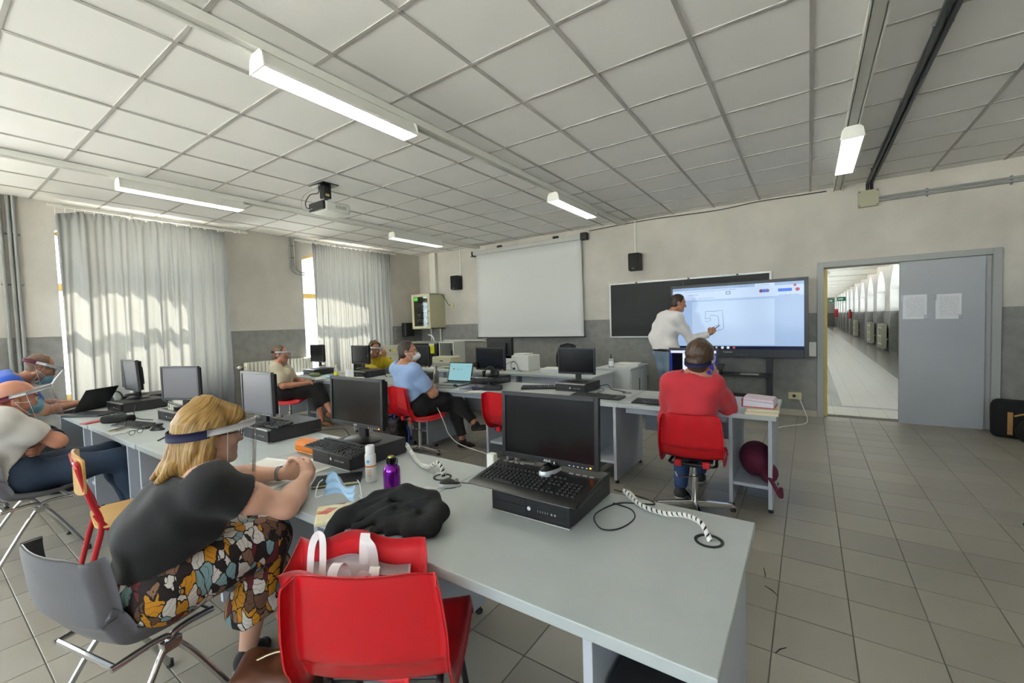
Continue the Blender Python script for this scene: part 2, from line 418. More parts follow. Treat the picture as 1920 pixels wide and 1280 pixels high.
S(O('wall_corridor_left', cl, M_wall))
S(O('wall_corridor_end', MB().box(-1.2, CX+.6, CY1, CY1+.2, 0, CZ), M_wall))
cw = MB(); WT = .5
y = 14.43-3.62*2; CWIN = []
while y < CY1-4: CWIN.append((y, y+2.43)); y += 3.62
edges = [CY0-.3] + [v for w in CWIN for v in w] + [CY1]
for a, b in zip(edges[::2], edges[1::2]):
    if b > a: cw.box(CX, CX+WT, a, b, 0, CZ)
for a, b in CWIN:
    cw.box(CX+.22, CX+WT, a, b, 0, DADO)
    A = arc(a, b, 2.25, .83, 12)
    for (ya, za), (yb, zb) in zip(A, A[1:]): cw.prism([(ya, za), (yb, zb), (yb, CZ), (ya, CZ)], CX, CX+WT, YZ)
S(O('wall_corridor_right', cw, M_wall))
M_cglass = mat('corridor_pane_glass', '#ffffff', .3)
for wi, (a, b) in enumerate(CWIN):
    A = arc(a, b, 2.25, .83, 12)
    f = MB()
    for y0 in (a, (a+b)/2-.03, b-.06): f.box(CX+.3, CX+.36, y0, y0+.06, DADO, 2.4)
    f.box(CX+.3, CX+.36, a, b, DADO, DADO+.07).box(CX+.3, CX+.36, a, b, 2.2, 2.28)
    win = S(O('window_%d' % (wi+5), f, M_white))
    O('pane', MB().box(CX+.328, CX+.332, a, b, DADO, CZ-.3), M_glass, win)
i = 1
for y in np.arange(9.95, CY1-2, 3.62):
    S(O('trim_%d' % i, MB().box(-.9, CX, y-.16, y+.16, CZ-.2, CZ), M_white)); i += 1
# ================================================================ fixtures on ceiling and walls
M_lampw = mat('lamp_enamel', '#e6e6df', .35)
def lamp_glow(name, s):
    k = NT(name); nt = k.nt
    em = k.n('Emission'); em.inputs[0].default_value = (1.0, .985, .87, 1); em.inputs[1].default_value = s
    k.l(em.outputs[0], nt.nodes['Material Output'].inputs[0]); return k.M
LAMP_E = 9.0
M_glow = lamp_glow('lamp_glow', LAMP_E)
# ---- lighting tracks
def track(x, y0, y1, label):
    e = E('lighting_track', label, 'lighting track', (x, 0, ZC-.005), group='lighting tracks along the ceiling')
    O('channel', MB().box(-.045, .045, y0, y1, -.012, 0), M_lampw, e)
    for s in (-1, 1): O('side_flange', MB().box(s*.045-.004, s*.045+.004, y0, y1, -.055, 0), M_lampw, e)
    O('cover_strip', MB().box(-.03, .03, y0, y1, -.04, -.012), mat('track_grey', '#d0d0cb', .5), e)
    return e
track(-2.665, -2.6, YF, 'white lighting track over the desks, carrying the largest lit lamp')
track(-5.93, -2.6, YF, 'white lighting track nearest the curtained windows')
track(.318, -2.6, YF, 'white lighting track running towards the doorway wall beside the dark conduits')
# ---- fluorescent lamps
def lamp(x, y0, label):
    L = 1.2; e = E('fluorescent_lamp', label, 'ceiling lamp', (x, y0, ZC-.055), group='fluorescent lamps under the tracks')
    b = MB(); pr = [(-.04, -.004), (.04, -.004), (.085, -.105), (-.085, -.105)]
    V = [(px, y, z) for y in (.012, L-.012) for px, z in pr]
    b.add(V, [(0, 4, 5, 1), (1, 5, 6, 2), (3, 7, 4, 0)]); O('housing', b, M_lampw, e)
    Mx = Matrix(((1, 0, 0, 0), (0, 0, 1, 0), (0, 1, 0, 0), (0, 0, 0, 1)))
    for yy in (0, L-.012):
        O('end_cap', MB().prism([(-.05, -.002), (.05, -.002), (.075, -.03), (.09, -.112), (-.09, -.112), (-.075, -.03)], yy, yy+.012, Mx), M_lampw, e, bevel=.003)
    for s in (-1, 1): O('rim', MB().box(s*.083-.006, s*.083+.006, .012, L-.012, -.112, -.1), M_lampw, e)
    d = O('diffuser', MB().box(-.076, .076, .013, L-.013, -.105, -.1), M_glow, e)
    f = MB()
    for k in range(1, 40): f.box(-.076, .076, .013+k*(L-.026)/40-.0012, .013+k*(L-.026)/40+.0012, -.1115, -.1055)
    O('louvre_fins', f, M_lampw, d, kind='stuff')
    for yy in (.18, L-.18): O('bracket', MB().box(-.03, .03, yy-.02, yy+.02, -.005, .03), M_lampw, e)
    return e
l0 = lamp(-2.665, 1.29, 'long lit fluorescent lamp, the largest one, over the near desks')
for x, y, s in ((-5.93, 1.40, 'long lit fluorescent lamp under the window-side track, nearer end'), (-2.665, 4.84, 'lit fluorescent lamp above the projection screen end of the middle track'),
                (-5.93, 4.98, 'lit fluorescent lamp farthest into the corner near the second curtain'), (.318, 4.88, 'lit fluorescent lamp seen end-on in front of the doorway wall'),
                (-2.665, -2.3, 'lit fluorescent lamp on the middle track behind the desks'), (-5.93, -2.2, 'lit fluorescent lamp on the window-side track behind the desks')):
    dup(l0, (x, y, ZC-.055), 0, s)
# ---- conduits and boxes
M_cond = mat('dark_conduit', '#4c4e50', .4, .6); M_gcond = mat('grey_conduit', '#8f928f', .45, var=.08)
M_clip = mat('clip_plastic', '#77797a', .5)
def pipes(name, label, cat, runs, r, mat_, clips=(), group=None):
    e = E(name, label, cat, runs[0][0], group=group); o = Vector(runs[0][0])
    for P in runs: O('pipe', MB().tube([Vector(p)-o for p in P], r, 10), mat_, e, smooth=.8)
    for c in clips: O('clip', MB().box(*[v for k in range(3) for v in (c[k]-o[k]-c[3+k], c[k]-o[k]+c[3+k])]), M_clip, e)
    return e
pipes('ceiling_conduit', 'dark metal conduit pair crossing the right part of the ceiling', 'conduit',
      [[(.63, YB, ZC-.03), (.63, YF-.03, ZC-.03), (.63, YF-.03, 3.04)], [(.672, YB, ZC-.028), (.672, YF-.03, ZC-.028), (.672, YF-.03, 3.04)]], .018, M_cond,
      [(.65, y, ZC-.012, .045, .012, .014) for y in (3.6, 4.7, 5.8, 6.7)])
e = E('junction_box', 'beige square junction box at the top of the wall left of the doorway conduits', 'junction box', (.635, YF, 2.93))
M_bge = mat('beige_box', '#a8a48c', .5)
O('box', MB().box(-.1, .1, -.07, -.002, -.1, .1), M_bge, e, bevel=.006)
O('lid', MB().box(-.105, .105, -.08, -.07, -.105, .105), M_bge, e, bevel=.003)
for sx in (-1, 1):
    for sz in (-1, 1): O('screw', MB().lathe([(.008, 0), (.008, .004)], 8, M=TR(sx*.088, -.08, sz*.088, 0, PI/2)), M_cond, e)
pipes('wall_conduit', 'double grey conduit running along the wall to the right of the junction box', 'conduit',
      [[(.74, YF-.02, 2.93), (XR, YF-.02, 2.93)], [(.74, YF-.02, 2.89), (XR, YF-.02, 2.89)]], .016, M_gcond, [(x, YF-.01, 2.91, .01, .012, .05) for x in (1.2, 1.9, 2.6)])
pipes('wall_conduit', 'two grey vertical conduits beside the first curtain, at the edge of the picture', 'conduit',
      [[(XL+.02, .835, ZC), (XL+.02, .835, .3)], [(XL+.02, .88, ZC), (XL+.02, .88, .3)], [(XL+.03, .77, ZC), (XL+.03, .77, .3)]], .02, M_gcond, [(XL+.012, .83, z, .014, .09, .01) for z in (1.3, 2.1, 2.7)])
R0 = .14
def bendrun(y, z0, dy): return [(XL+.02, y, ZC)] + [(XL+.02, y+R0*(1-math.cos(a)), z0-R0*math.sin(a)) for a in np.linspace(0, PI/2, 7)] + [(XL+.02, dy, z0-R0)]
pipes('wall_conduit', 'two thin grey conduits bending into the window recess between the two curtains', 'conduit',
      [bendrun(4.19, 2.62, 4.44), bendrun(4.27, 2.66, 4.44)], .012, M_gcond, [(XL+.01, 4.23, z, .012, .055, .008) for z in (3.0, 2.78)])
pipes('ceiling_cable', 'thin dark cable sagging along the top of the front wall', 'cable',
      [bez([(-3.3, YF-.012, 3.1), (-2.2, YF-.012, 3.125), (-1.2, YF-.012, 3.10), (-.6, YF-.012, 3.13), (.2, YF-.012, 3.12)])], .008, M_cond)
# ---- projector under the ceiling
M_pj = mat('projector_white', '#dcded6', .35); M_blk = mat('black_plastic', '#1b1b1c', .4)
e = E('projector', 'white and black projector hanging from a ceiling bracket', 'projector', (-4.70, 2.99, 2.885))
O('body', MB().box(-.15, .15, -.10, .23, -.06, .055), M_pj, e, bevel=.025, seg=3, smooth=.7)
O('rear_panel', MB().box(-.145, .145, -.135, -.095, -.05, .05), M_blk, e, bevel=.012)
v = MB()
for k in range(6): v.box(.1495, .1515, .03+k*.024, .042+k*.024, -.02, .02)
O('vent_slots', v, mat('vent_dark', '#8c8f88', .6), e, kind='stuff')
O('lens', MB().lathe([(.035, 0), (.04, .03), (.03, .035)], 20, M=TR(.07, .2, 0, 0, -PI/2)), M_blk, e, smooth=.6)
br = O('ceiling_plate', MB().box(-.16, .12, -.1, .1, ZC-2.885-.012, ZC-2.885), M_blk, e)
O('bracket', MB().box(-.05, .05, -.045, .045, .11, ZC-2.885-.01), M_blk, e, bevel=.006)
O('swivel_joint', MB().lathe([(.02, 0), (.035, .01), (.035, .03), (.018, .04), (.018, .06)], 16, (0, 0, .052)), M_blk, e, smooth=.6)
O('warning_label', MB().box(.0505, .0515, -.03, .02, .13, .16), mat('label_yellow', '#cfc08a', .6), e)
O('cable', MB().tube(bez([(-.02, -.07, .25), (-.03, -.075, .17), (-.14, -.11, .16), (-.21, -.13, .08), (-.15, -.15, .0), (-.08, -.14, -.01)]), .006, 8), M_blk, e, smooth=True)
O('cable', MB().tube(bez([(-.05, -.05, .25), (-.24, -.12, .18), (-.27, -.15, .05), (-.14, -.17, -.04), (-.06, -.14, -.02)]), .005, 8), mat('grey_cable', '#9a9a94', .5), e, smooth=True)
# ---- curtains
def curtain_mat():
    k = NT('curtain_cloth'); nt = k.nt
    g = k.n('NewGeometry')
    n = k.n('TexNoise', i_Scale=2.0, i_Detail=6.0)
    mp = k.n('Mapping'); mp.inputs['Scale'].default_value = (1, 6, .6); k.l(g.outputs['Position'], mp.inputs[0]); k.l(mp.outputs[0], n.inputs['Vector'])
    c = k.mix(n.outputs[0], '#686b70', '#7b7e82')
    d = k.n('BsdfDiffuse'); k.l(c, d.inputs[0])
    t = k.n('BsdfTranslucent'); t.inputs[0].default_value = hx('#d8d6cc')
    mx = k.n('MixShader'); mx.inputs[0].default_value = .085
    k.l(d.outputs[0], mx.inputs[1]); k.l(t.outputs[0], mx.inputs[2]); k.l(mx.outputs[0], nt.nodes['Material Output'].inputs[0])
    return k.M
M_curt = curtain_mat()
def curtain(y0, y1, ztop, zbot, seed, label, folds, flap=None):
    r = np.random.default_rng(seed); nu, nv = 340, 70
    u = np.linspace(0, 1, nu)[:, None]; v = np.linspace(0, 1, nv)[None, :]
    ph = np.cumsum(.6+.9*r.random(nu))*2*PI*folds/nu/1.05; ph = ph[:, None]
    amp = .014+.012*np.sin(u*9+seed)+.008*r.random()
    am = (.35+.65*np.clip(v*2.2, 0, 1))*amp
    x = am*np.sin(ph+.5*np.sin(v*2.5+u*5)) + .01*np.sin(ph*2.3+v*3) + .02*np.sin(u*14+v*1.5+seed)*v
    hd = np.clip(1-v/.045, 0, 1); x = x*(1-.6*hd) + .008*np.sin(ph*3.1)*hd
    y = y0+(y1-y0)*(u+.006*np.cos(ph)*v*2) + .0*v
    if flap: x = x + .10*np.exp(-((u-flap)/.05)**2)*np.clip(v*3, 0, 1)*(1-.4*v)
    zt = ztop(u) + .012*np.sin(ph*1.0)*.6
    z = zt + (zbot-zt)*v + 0*u
    G = np.stack([np.broadcast_to(x, (nu, nv)), np.broadcast_to(y-y0, (nu, nv)), z], 2)
    e = E('curtain', label, 'curtain', (XL+.18, y0, 0), group='grey window curtains')
    O('cloth', MB().grid(G), M_curt, e, smooth=True)
    nh = int((y1-y0)/.085)
    for k in range(nh+1):
        uu = k/nh; zz = float(ztop(np.array(uu)))
        O('curtain_hook', MB().box(-.003, .003, uu*(y1-y0)-.004, uu*(y1-y0)+.004, zz-.02, 3.068), M_white, e)
    return e
curtain(1.20, 3.06, lambda u: 3.055 - .075*np.exp(-(u/.07)**2) - .012*np.sin(u*11)**2, .25, 3, 'wide grey curtain over the first window, sunlight showing through its lower half', 10, .13)
curtain(4.51, 6.32, lambda u: 3.062 + 0*u, .25, 8, 'grey curtain over the second window, left of the corner cabinet', 15)
M_rail = mat('rail_white', '#d9d8d0', .4)
for y0, y1, lb in ((1.13, 3.4, 'white curtain rail with brackets above the first window'), (4.20, 6.5, 'white curtain rail with brackets above the second window')):
    e = E('curtain_rail', lb, 'curtain rail', (XL+.18, y0, 3.08), group='curtain rails')
    O('rail', MB().box(-.014, .014, 0, y1-y0, -.012, .012), M_rail, e)
    for yy in np.linspace(.12, y1-y0-.12, 4): O('bracket', MB().box(-.18, .03, yy-.014, yy+.014, .012, .022).box(.014, .03, yy-.014, yy+.014, -.03, .022), M_rail, e)
# ---- radiators (room)
M_rad = mat('radiator_enamel', '#d8d6c6', .35)
def radiator(y0, y1, z0, z1, label, parent_valve=True):
    e = E('radiator', label, 'radiator', (XL+.04, y0, z0), group='cast radiators along the window wall'); n = int(round((y1-y0)/.06))
    for k in range(n):
        yy = (k+.5)*(y1-y0)/n; O('column', MB().box(0, .12, yy-.026, yy+.026, 0, z1-z0), M_rad, e, bevel=.012)
    for zz in (.06, z1-z0-.07): O('manifold', MB().tube([(.06, -.01, zz), (.06, y1-y0+.01, zz)], .022, 10), M_rad, e)
    vl = O('valve', MB().tube([(.06, -.12, z1-z0-.07), (.06, 0, z1-z0-.07)], .012, 8), mat('brass_pipe', '#b9ad86', .35, .6), e)
    O('valve_knob', MB().lathe([(.02, 0), (.026, .02), (.022, .045), (.01, .05)], 12, M=TR(.06, -.09, z1-z0-.07, 0, 0, PI/2)), M_rad, vl, smooth=.6)
    for yy in (.15, y1-y0-.15): O('foot', MB().box(.03, .09, yy-.02, yy+.02, -z0, .01), M_rad, e)
    return e
radiator(3.28, 4.44, .14, .94, 'ribbed cream radiator between the two windows, behind the seated woman in cream')
# ---- speakers and cable ducts
M_spk = mat('speaker_black', '#17171a', .55); M_duct = mat('duct_white', '#d5d2c8', .5)
def speaker(x, y, z, w, d, h, label, face=0):
    e = E('wall_speaker', label, 'loudspeaker', (x, y, z), face, group='black wall speakers')
    O('cabinet', MB().prism([(-w/2, 0), (w/2, 0), (w/2*.86, -d), (-w/2*.86, -d)], -h/2, h/2), M_spk, e, bevel=.012)
    g = O('grille', MB().box(-w*.4, w*.4, -d-.012, -d-.001, -h*.44, h*.46), mat('grille_black', '#101012', .75, bump=.5, bscale=400), e, bevel=.01)
    O('badge', MB().box(-.022, .022, -d-.0135, -d-.012, -h*.41, -h*.385), mat('badge_grey', '#b8b8b8', .4), g)
    O('bracket', MB().box(-.03, .03, 0, .035, -.04, .04), M_spk, e)
    return e
speaker(-6.50, YF-.035, 2.40, .22, .17, .31, 'black loudspeaker high on the wall left of the projection screen')
speaker(-2.43, YF-.035, 2.43, .21, .17, .29, 'black loudspeaker high on the wall above the blackboard')
e = T(O('cable_duct', MB().box(-6.468, -6.438, YF-.018, YF, 2.5, ZC), M_duct, bevel=.002), 'thin white cable duct dropping to the loudspeaker left of the screen', 'cable duct', 'white cable ducts')
e = T(O('cable_duct', MB().box(-2.468, -2.438, YF-.018, YF, 2.53, ZC), M_duct, bevel=.002), 'thin white cable duct dropping to the loudspeaker above the blackboard', 'cable duct', 'white cable ducts')
e = T(O('cable_duct', MB().box(-7.36, -7.17, YF-.09, YF, 2.2, ZC), M_duct, bevel=.004), 'wide boxed white duct between ceiling and corner cabinet', 'cable duct', 'white cable ducts')
e = T(O('cable_duct', MB().box(-7.05, -5.82, YF-.03, YF, 1.09, 1.12), M_duct, bevel=.003), 'white horizontal cable duct at desk height left of the screen', 'cable duct', 'white cable ducts')
for x, r in ((-7.42, .022), (-7.12, .02)):
    T(O('cable_duct', MB().tube([(x, YF-.03, .9), (x, YF-.03, 1.40)], r, 8), M_duct), 'white pipe under the corner cabinet, the ' + ('left one' if x < -7.3 else 'right one'), 'cable duct', 'white cable ducts')
O0 = E('wall_speaker', 'flat black speaker low on the wall beside the second curtain', 'loudspeaker', (XL+.035, 6.83, 1.385), PI/2, group='black wall speakers')
O('cabinet', MB().box(-.13, .13, -.14, 0, -.155, .155), M_spk, O0, bevel=.015)
O('grille', MB().box(-.115, .115, -.15, -.14, -.14, .14), mat('grille_black', '#101012', .75), O0, bevel=.006)
O('bracket', MB().box(-.03, .03, 0, .034, -.04, .04), M_spk, O0)
pt = MB()
for k in range(12):
    yy = 6.42+.1*(k % 2)+random.uniform(-.02, .02); zz = 1.42-.05*(k//2)+random.uniform(-.01, .01); pt.box(XL, XL+.002, yy, yy+.035, zz, zz+.012)
O('paint_chips', pt, M_white, bpy.data.objects['wall_left'], kind='stuff')
# ---- network cabinet
M_cab = mat('cabinet_beige', '#b9b597', .5)
cb_ = E('network_cabinet', 'beige wall cabinet with glass door and cabling inside, in the corner', 'cabinet', (-7.275, YF, 1.39))
w, d, h = .59, .47, .79
O('body', MB().box(-w/2, w/2, -.02, 0, 0, h).box(-w/2, -w/2+.015, -d, -.02, 0, h).box(w/2-.015, w/2, -d, -.02, 0, h).box(-w/2, w/2, -d, -.02, 0, .015).box(-w/2, w/2, -d, -.02, h-.015, h), M_cab, cb_)
dr = O('door', MB().box(-w/2, -w/2+.07, -d-.02, -d, 0, h).box(w/2-.07, w/2, -d-.02, -d, 0, h).box(-w/2+.07, w/2-.07, -d-.02, -d, 0, .06).box(-w/2+.07, w/2-.07, -d-.02, -d, h-.06, h), M_cab, cb_)
O('pane', MB().box(-w/2+.07, w/2-.07, -d-.012, -d-.008, .06, h-.06), thin_glass('cabinet_glass', (.8, .82, .8, 1), .012, .05), dr)
O('sticker', MB().box(-w/2+.075, -w/2+.2, -d-.0145, -d-.0125, h-.15, h-.07), mat('green_sticker', '#58c446', .6), dr)
O('lock', MB().lathe([(.012, 0), (.012, .01)], 10, M=TR(w/2-.035, -d-.02, h/2, 0, PI/2)), M_cond, dr)
for k in range(5):
    sw = O('rack_unit', MB().box(-w/2+.08, w/2-.08, -d+.08, -.1, .1+k*.125, .15+k*.125), mat('rack_grey', '#6f7175' if k % 2 else '#3a3b3e', .4, .4), cb_, bevel=.004)
    f = MB()
    for q in range(10): f.box(-w/2+.1+q*.036, -w/2+.12+q*.036, -d+.078, -d+.081, .115+k*.125, .135+k*.125)
    O('ports', f, mat('port_dark', '#0d0d0f', .5), sw, kind='stuff')
for k in range(9):
    x0 = -.2+.045*k; z0 = .16+.12*(k % 4)
    O('patch_cable', MB().tube(bez([(x0, -d+.07, z0), (x0+.02, -d+.035, z0+.05), (x0+.05, -d+.03, z0+.03), (x0+.07, -d+.07, z0+.1)]), .004, 6), mat('patch_white', '#c9c9c9', .5), cb_, smooth=True)
T(O('wall_socket', MB().box(-6.80, -6.70, YF-.02, YF, 1.86, 1.945), mat('socket_cream', '#cdc59b', .5), bevel=.004), 'small cream wall socket with a black plug, right of the corner cabinet', 'socket', 'wall sockets')
O('power_cord', MB().tube(bez([(.285, -.08, .78), (.355, -.03, .64), (.425, -.03, .55), (.505, -.035, .515)]), .007, 6), M_blk, cb_, smooth=True)
for x, lb in ((-5.79, 'cream double wall socket just below the projection screen'), (-5.64, 'white switch plate next to the double socket below the screen')):
    e = E('wall_socket', lb, 'socket', (x, YF, 1.115), group='wall sockets')
    w_ = .07 if x < -5.7 else .03
    O('plate', MB().box(-w_, w_, -.02, 0, -.045, .045), mat('socket_cream', '#cdc59b', .5) if x < -5.7 else M_white, e, bevel=.004)
    if x < -5.7:
        for q in (-1, 1): O('outlet', MB().box(q*.03-.012, q*.03+.012, -.022, -.02, -.025, .025), M_blk, e)
e = E('wall_socket', 'cream floor-level wall socket with white plug, right of the display stand', 'socket', (-.155, YF, .29), group='wall sockets')
O('plate', MB().box(-.09, .07, -.04, 0, -.05, .05), mat('socket_cream', '#cdc59b', .5), e, bevel=.005); O('plug', MB().lathe([(.022, 0), (.022, .02)], 12, M=TR(-.02, -.04, 0, 0, PI/2)), M_blk, e)
# ---- projection screen
M_scr = mat('screen_cloth', '#d2d3d1', .8); M_case = mat('screen_case', '#b9bab7', .45)
e = E('projection_screen', 'white pull-down projection screen with grey case on the wall', 'screen', (-4.68, YF, 2.99))
O('case', MB().box(-1.31, 1.25, -.13, -.04, -.045, .045), M_case, e, bevel=.015, seg=3)
G = np.zeros((24, 12, 3))
for i in range(24):
    for j in range(12):
        s = 1+.0125*j/11; G[i, j] = ((-1.245+2.49*i/23)*s, -.085+.004*math.sin(i*.7)*(j/11), -.045-(2.99-.045-1.17)*j/11)
O('cloth', MB().grid(G, thick=.002), M_scr, e, smooth=True)
O('bottom_bar', MB().box(-1.29, 1.29, -.095, -.07, 1.155-2.99, 1.175-2.99), M_blk, e, bevel=.004)
O('motor_end', MB().box(1.25, 1.37, -.14, -.02, -.055, .075), M_blk, e, bevel=.008); O('end_bracket', MB().box(-1.345, -1.31, -.13, 0, -.06, .04).box(-1.40, -1.31, -.10, -.03, -.06, -.05), M_blk, e)
for x in (-.65, .69): O('wall_bracket', MB().box(x-.06, x+.05, -.05, 0, .05, .105), M_blk, e, bevel=.004)
# ---- blackboard
e = E('blackboard', 'long black writing board with thin aluminium frame on the wall', 'blackboard', (-1.69, YF, 1.62))
M_alu = mat('aluminium', '#a9a9a6', .4, .7)
O('board', MB().box(-1.22, 1.22, -.03, -.005, -.46, .46), mat('slate', '#1c1d1e', .6, var=.25, vscale=4), e)
for s in (-1, 1):
    O('frame_side', MB().box(s*1.23-.014, s*1.23+.014, -.036, 0, -.475, .475), M_alu, e); O('frame_rail', MB().box(-1.216, 1.216, -.036, 0, s*.467-.012, s*.467+.012), M_alu, e)
for x in (-.75, .1, .8): O('clip', MB().box(x-.015, x+.015, -.04, -.036, .455, .48), M_blk, e)
O('chalk_line', MB().box(-.008+.02, -.005+.02, -.0312, -.03, .24, .42), mat('chalk', '#9a9c9e', .9), e)
T(O('switch_box', MB().box(.0, .085, YF-.045, YF, .86, 1.06), M_white, bevel=.004), 'white plastic box on the wall at the edge of the big display', 'switch box')
# ---- corridor furnishings
M_g = mat('exit_green', '#1d7a5a', .5); M_r = mat('hydrant_red', '#b02a2c', .45)
for y, lb in ((20.68, 'first grey finned radiator on the corridor window side'), (24.3, 'second grey finned radiator on the corridor window side'), (31.6, 'third grey finned radiator along the corridor')):
    e = E('radiator', lb, 'radiator', (CX, y, .1), group='corridor radiators')
    for k in range(12): O('column', MB().box(-.2, -.06, k*.075, k*.075+.06, 0, .88), mat('radiator_grey', '#a6a592', .5), e)
    for zz in (.15, .45, .75): O('manifold', MB().tube([(-.21, 0, zz), (-.21, .9, zz)], .02, 6), M_rad, e)
    O('side_panel', MB().box(-.22, -.05, .9, .93, -.02, .9), M_rad, e); O('bracket', MB().box(-.06, 0, .1, .14, .3, .36), M_rad, e)
for x, y, z, lb in ((2.12, 43.0, 2.55, 'nearer green exit sign on a bracket in the corridor'), (1.95, 57.0, 2.75, 'farther green exit sign in the corridor')):
    e = E('exit_sign', lb, 'sign', (x, y, z), group='corridor exit signs')
    O('panel', MB().box(-.28, .28, -.03, .03, -.16, .16), M_g, e); O('arrow', MB().box(-.2, .0, -.034, -.03, -.04, .04).prism([(-.0, -.1), (.14, 0), (0, .1)], .03, .034, Matrix(((1, 0, 0, 0), (0, 0, -1, 0), (0, 1, 0, 0), (0, 0, 0, 1)))), M_white, e)
    O('bracket', MB().box(.28, CX-x, -.015, .015, -.02, .02), M_alu, e)
e = E('fire_extinguisher', 'red fire extinguisher hung on the corridor window side', 'extinguisher', (2.24, 36.0, 1.05))
O('cylinder', MB().lathe([(.0, 0), (.1, .01), (.1, .42), (.06, .5), (.03, .52)], 16), M_r, e, smooth=.7); O('valve', MB().box(-.05, .05, -.05, .05, .52, .6), M_blk, e); O('hose', MB().tube(bez([(.03, 0, .58), (-.12, 0, .5), (-.13, 0, .2)]), .015, 6), M_blk, e, smooth=True); O('hook', MB().box(.05, .16, -.02, .02, .4, .44), M_blk, e)
T(O('hydrant_box', MB().box(2.1, CX, 53.4, 53.75, 1.05, 1.85), M_r, bevel=.02), 'red hydrant box farther down the corridor', 'hydrant box')
e = E('emergency_sign', 'orange and yellow emergency panel at the far corridor end', 'sign', (1.0, 61.7, 1.5)); O('panel', MB().box(-.45, .45, -.05, .25, -.45, .45), mat('panel_orange', '#d9622a', .5), e); O('symbol', MB().box(-.25, .25, -.06, -.05, -.08, .08).box(-.08, .08, -.06, -.05, -.3, .3), mat('panel_yellow', '#ecd23a', .5), e)
e = E('corridor_lamp', 'hanging corridor lamp under the beams', 'ceiling lamp', (.45, 14.2, CZ)); 
def clamp(e):
    O('rod', MB().tube([(0, 0, -.3), (0, 0, 0)], .01, 6), M_alu, e); O('shade', MB().lathe([(.05, -.3), (.2, -.36), (.19, -.42), (.1, -.44)], 12), mat('shade_tan', '#a9a283', .5), e, smooth=.8)
clamp(e); e['group'] = 'hanging corridor lamps'
for k in range(1, 6): dup(e, (.45, 14.2+k*5.4, CZ), 0, 'hanging corridor lamp under the beams, number %s from the doorway' % ('two', 'three', 'four', 'five', 'six')[k-1])
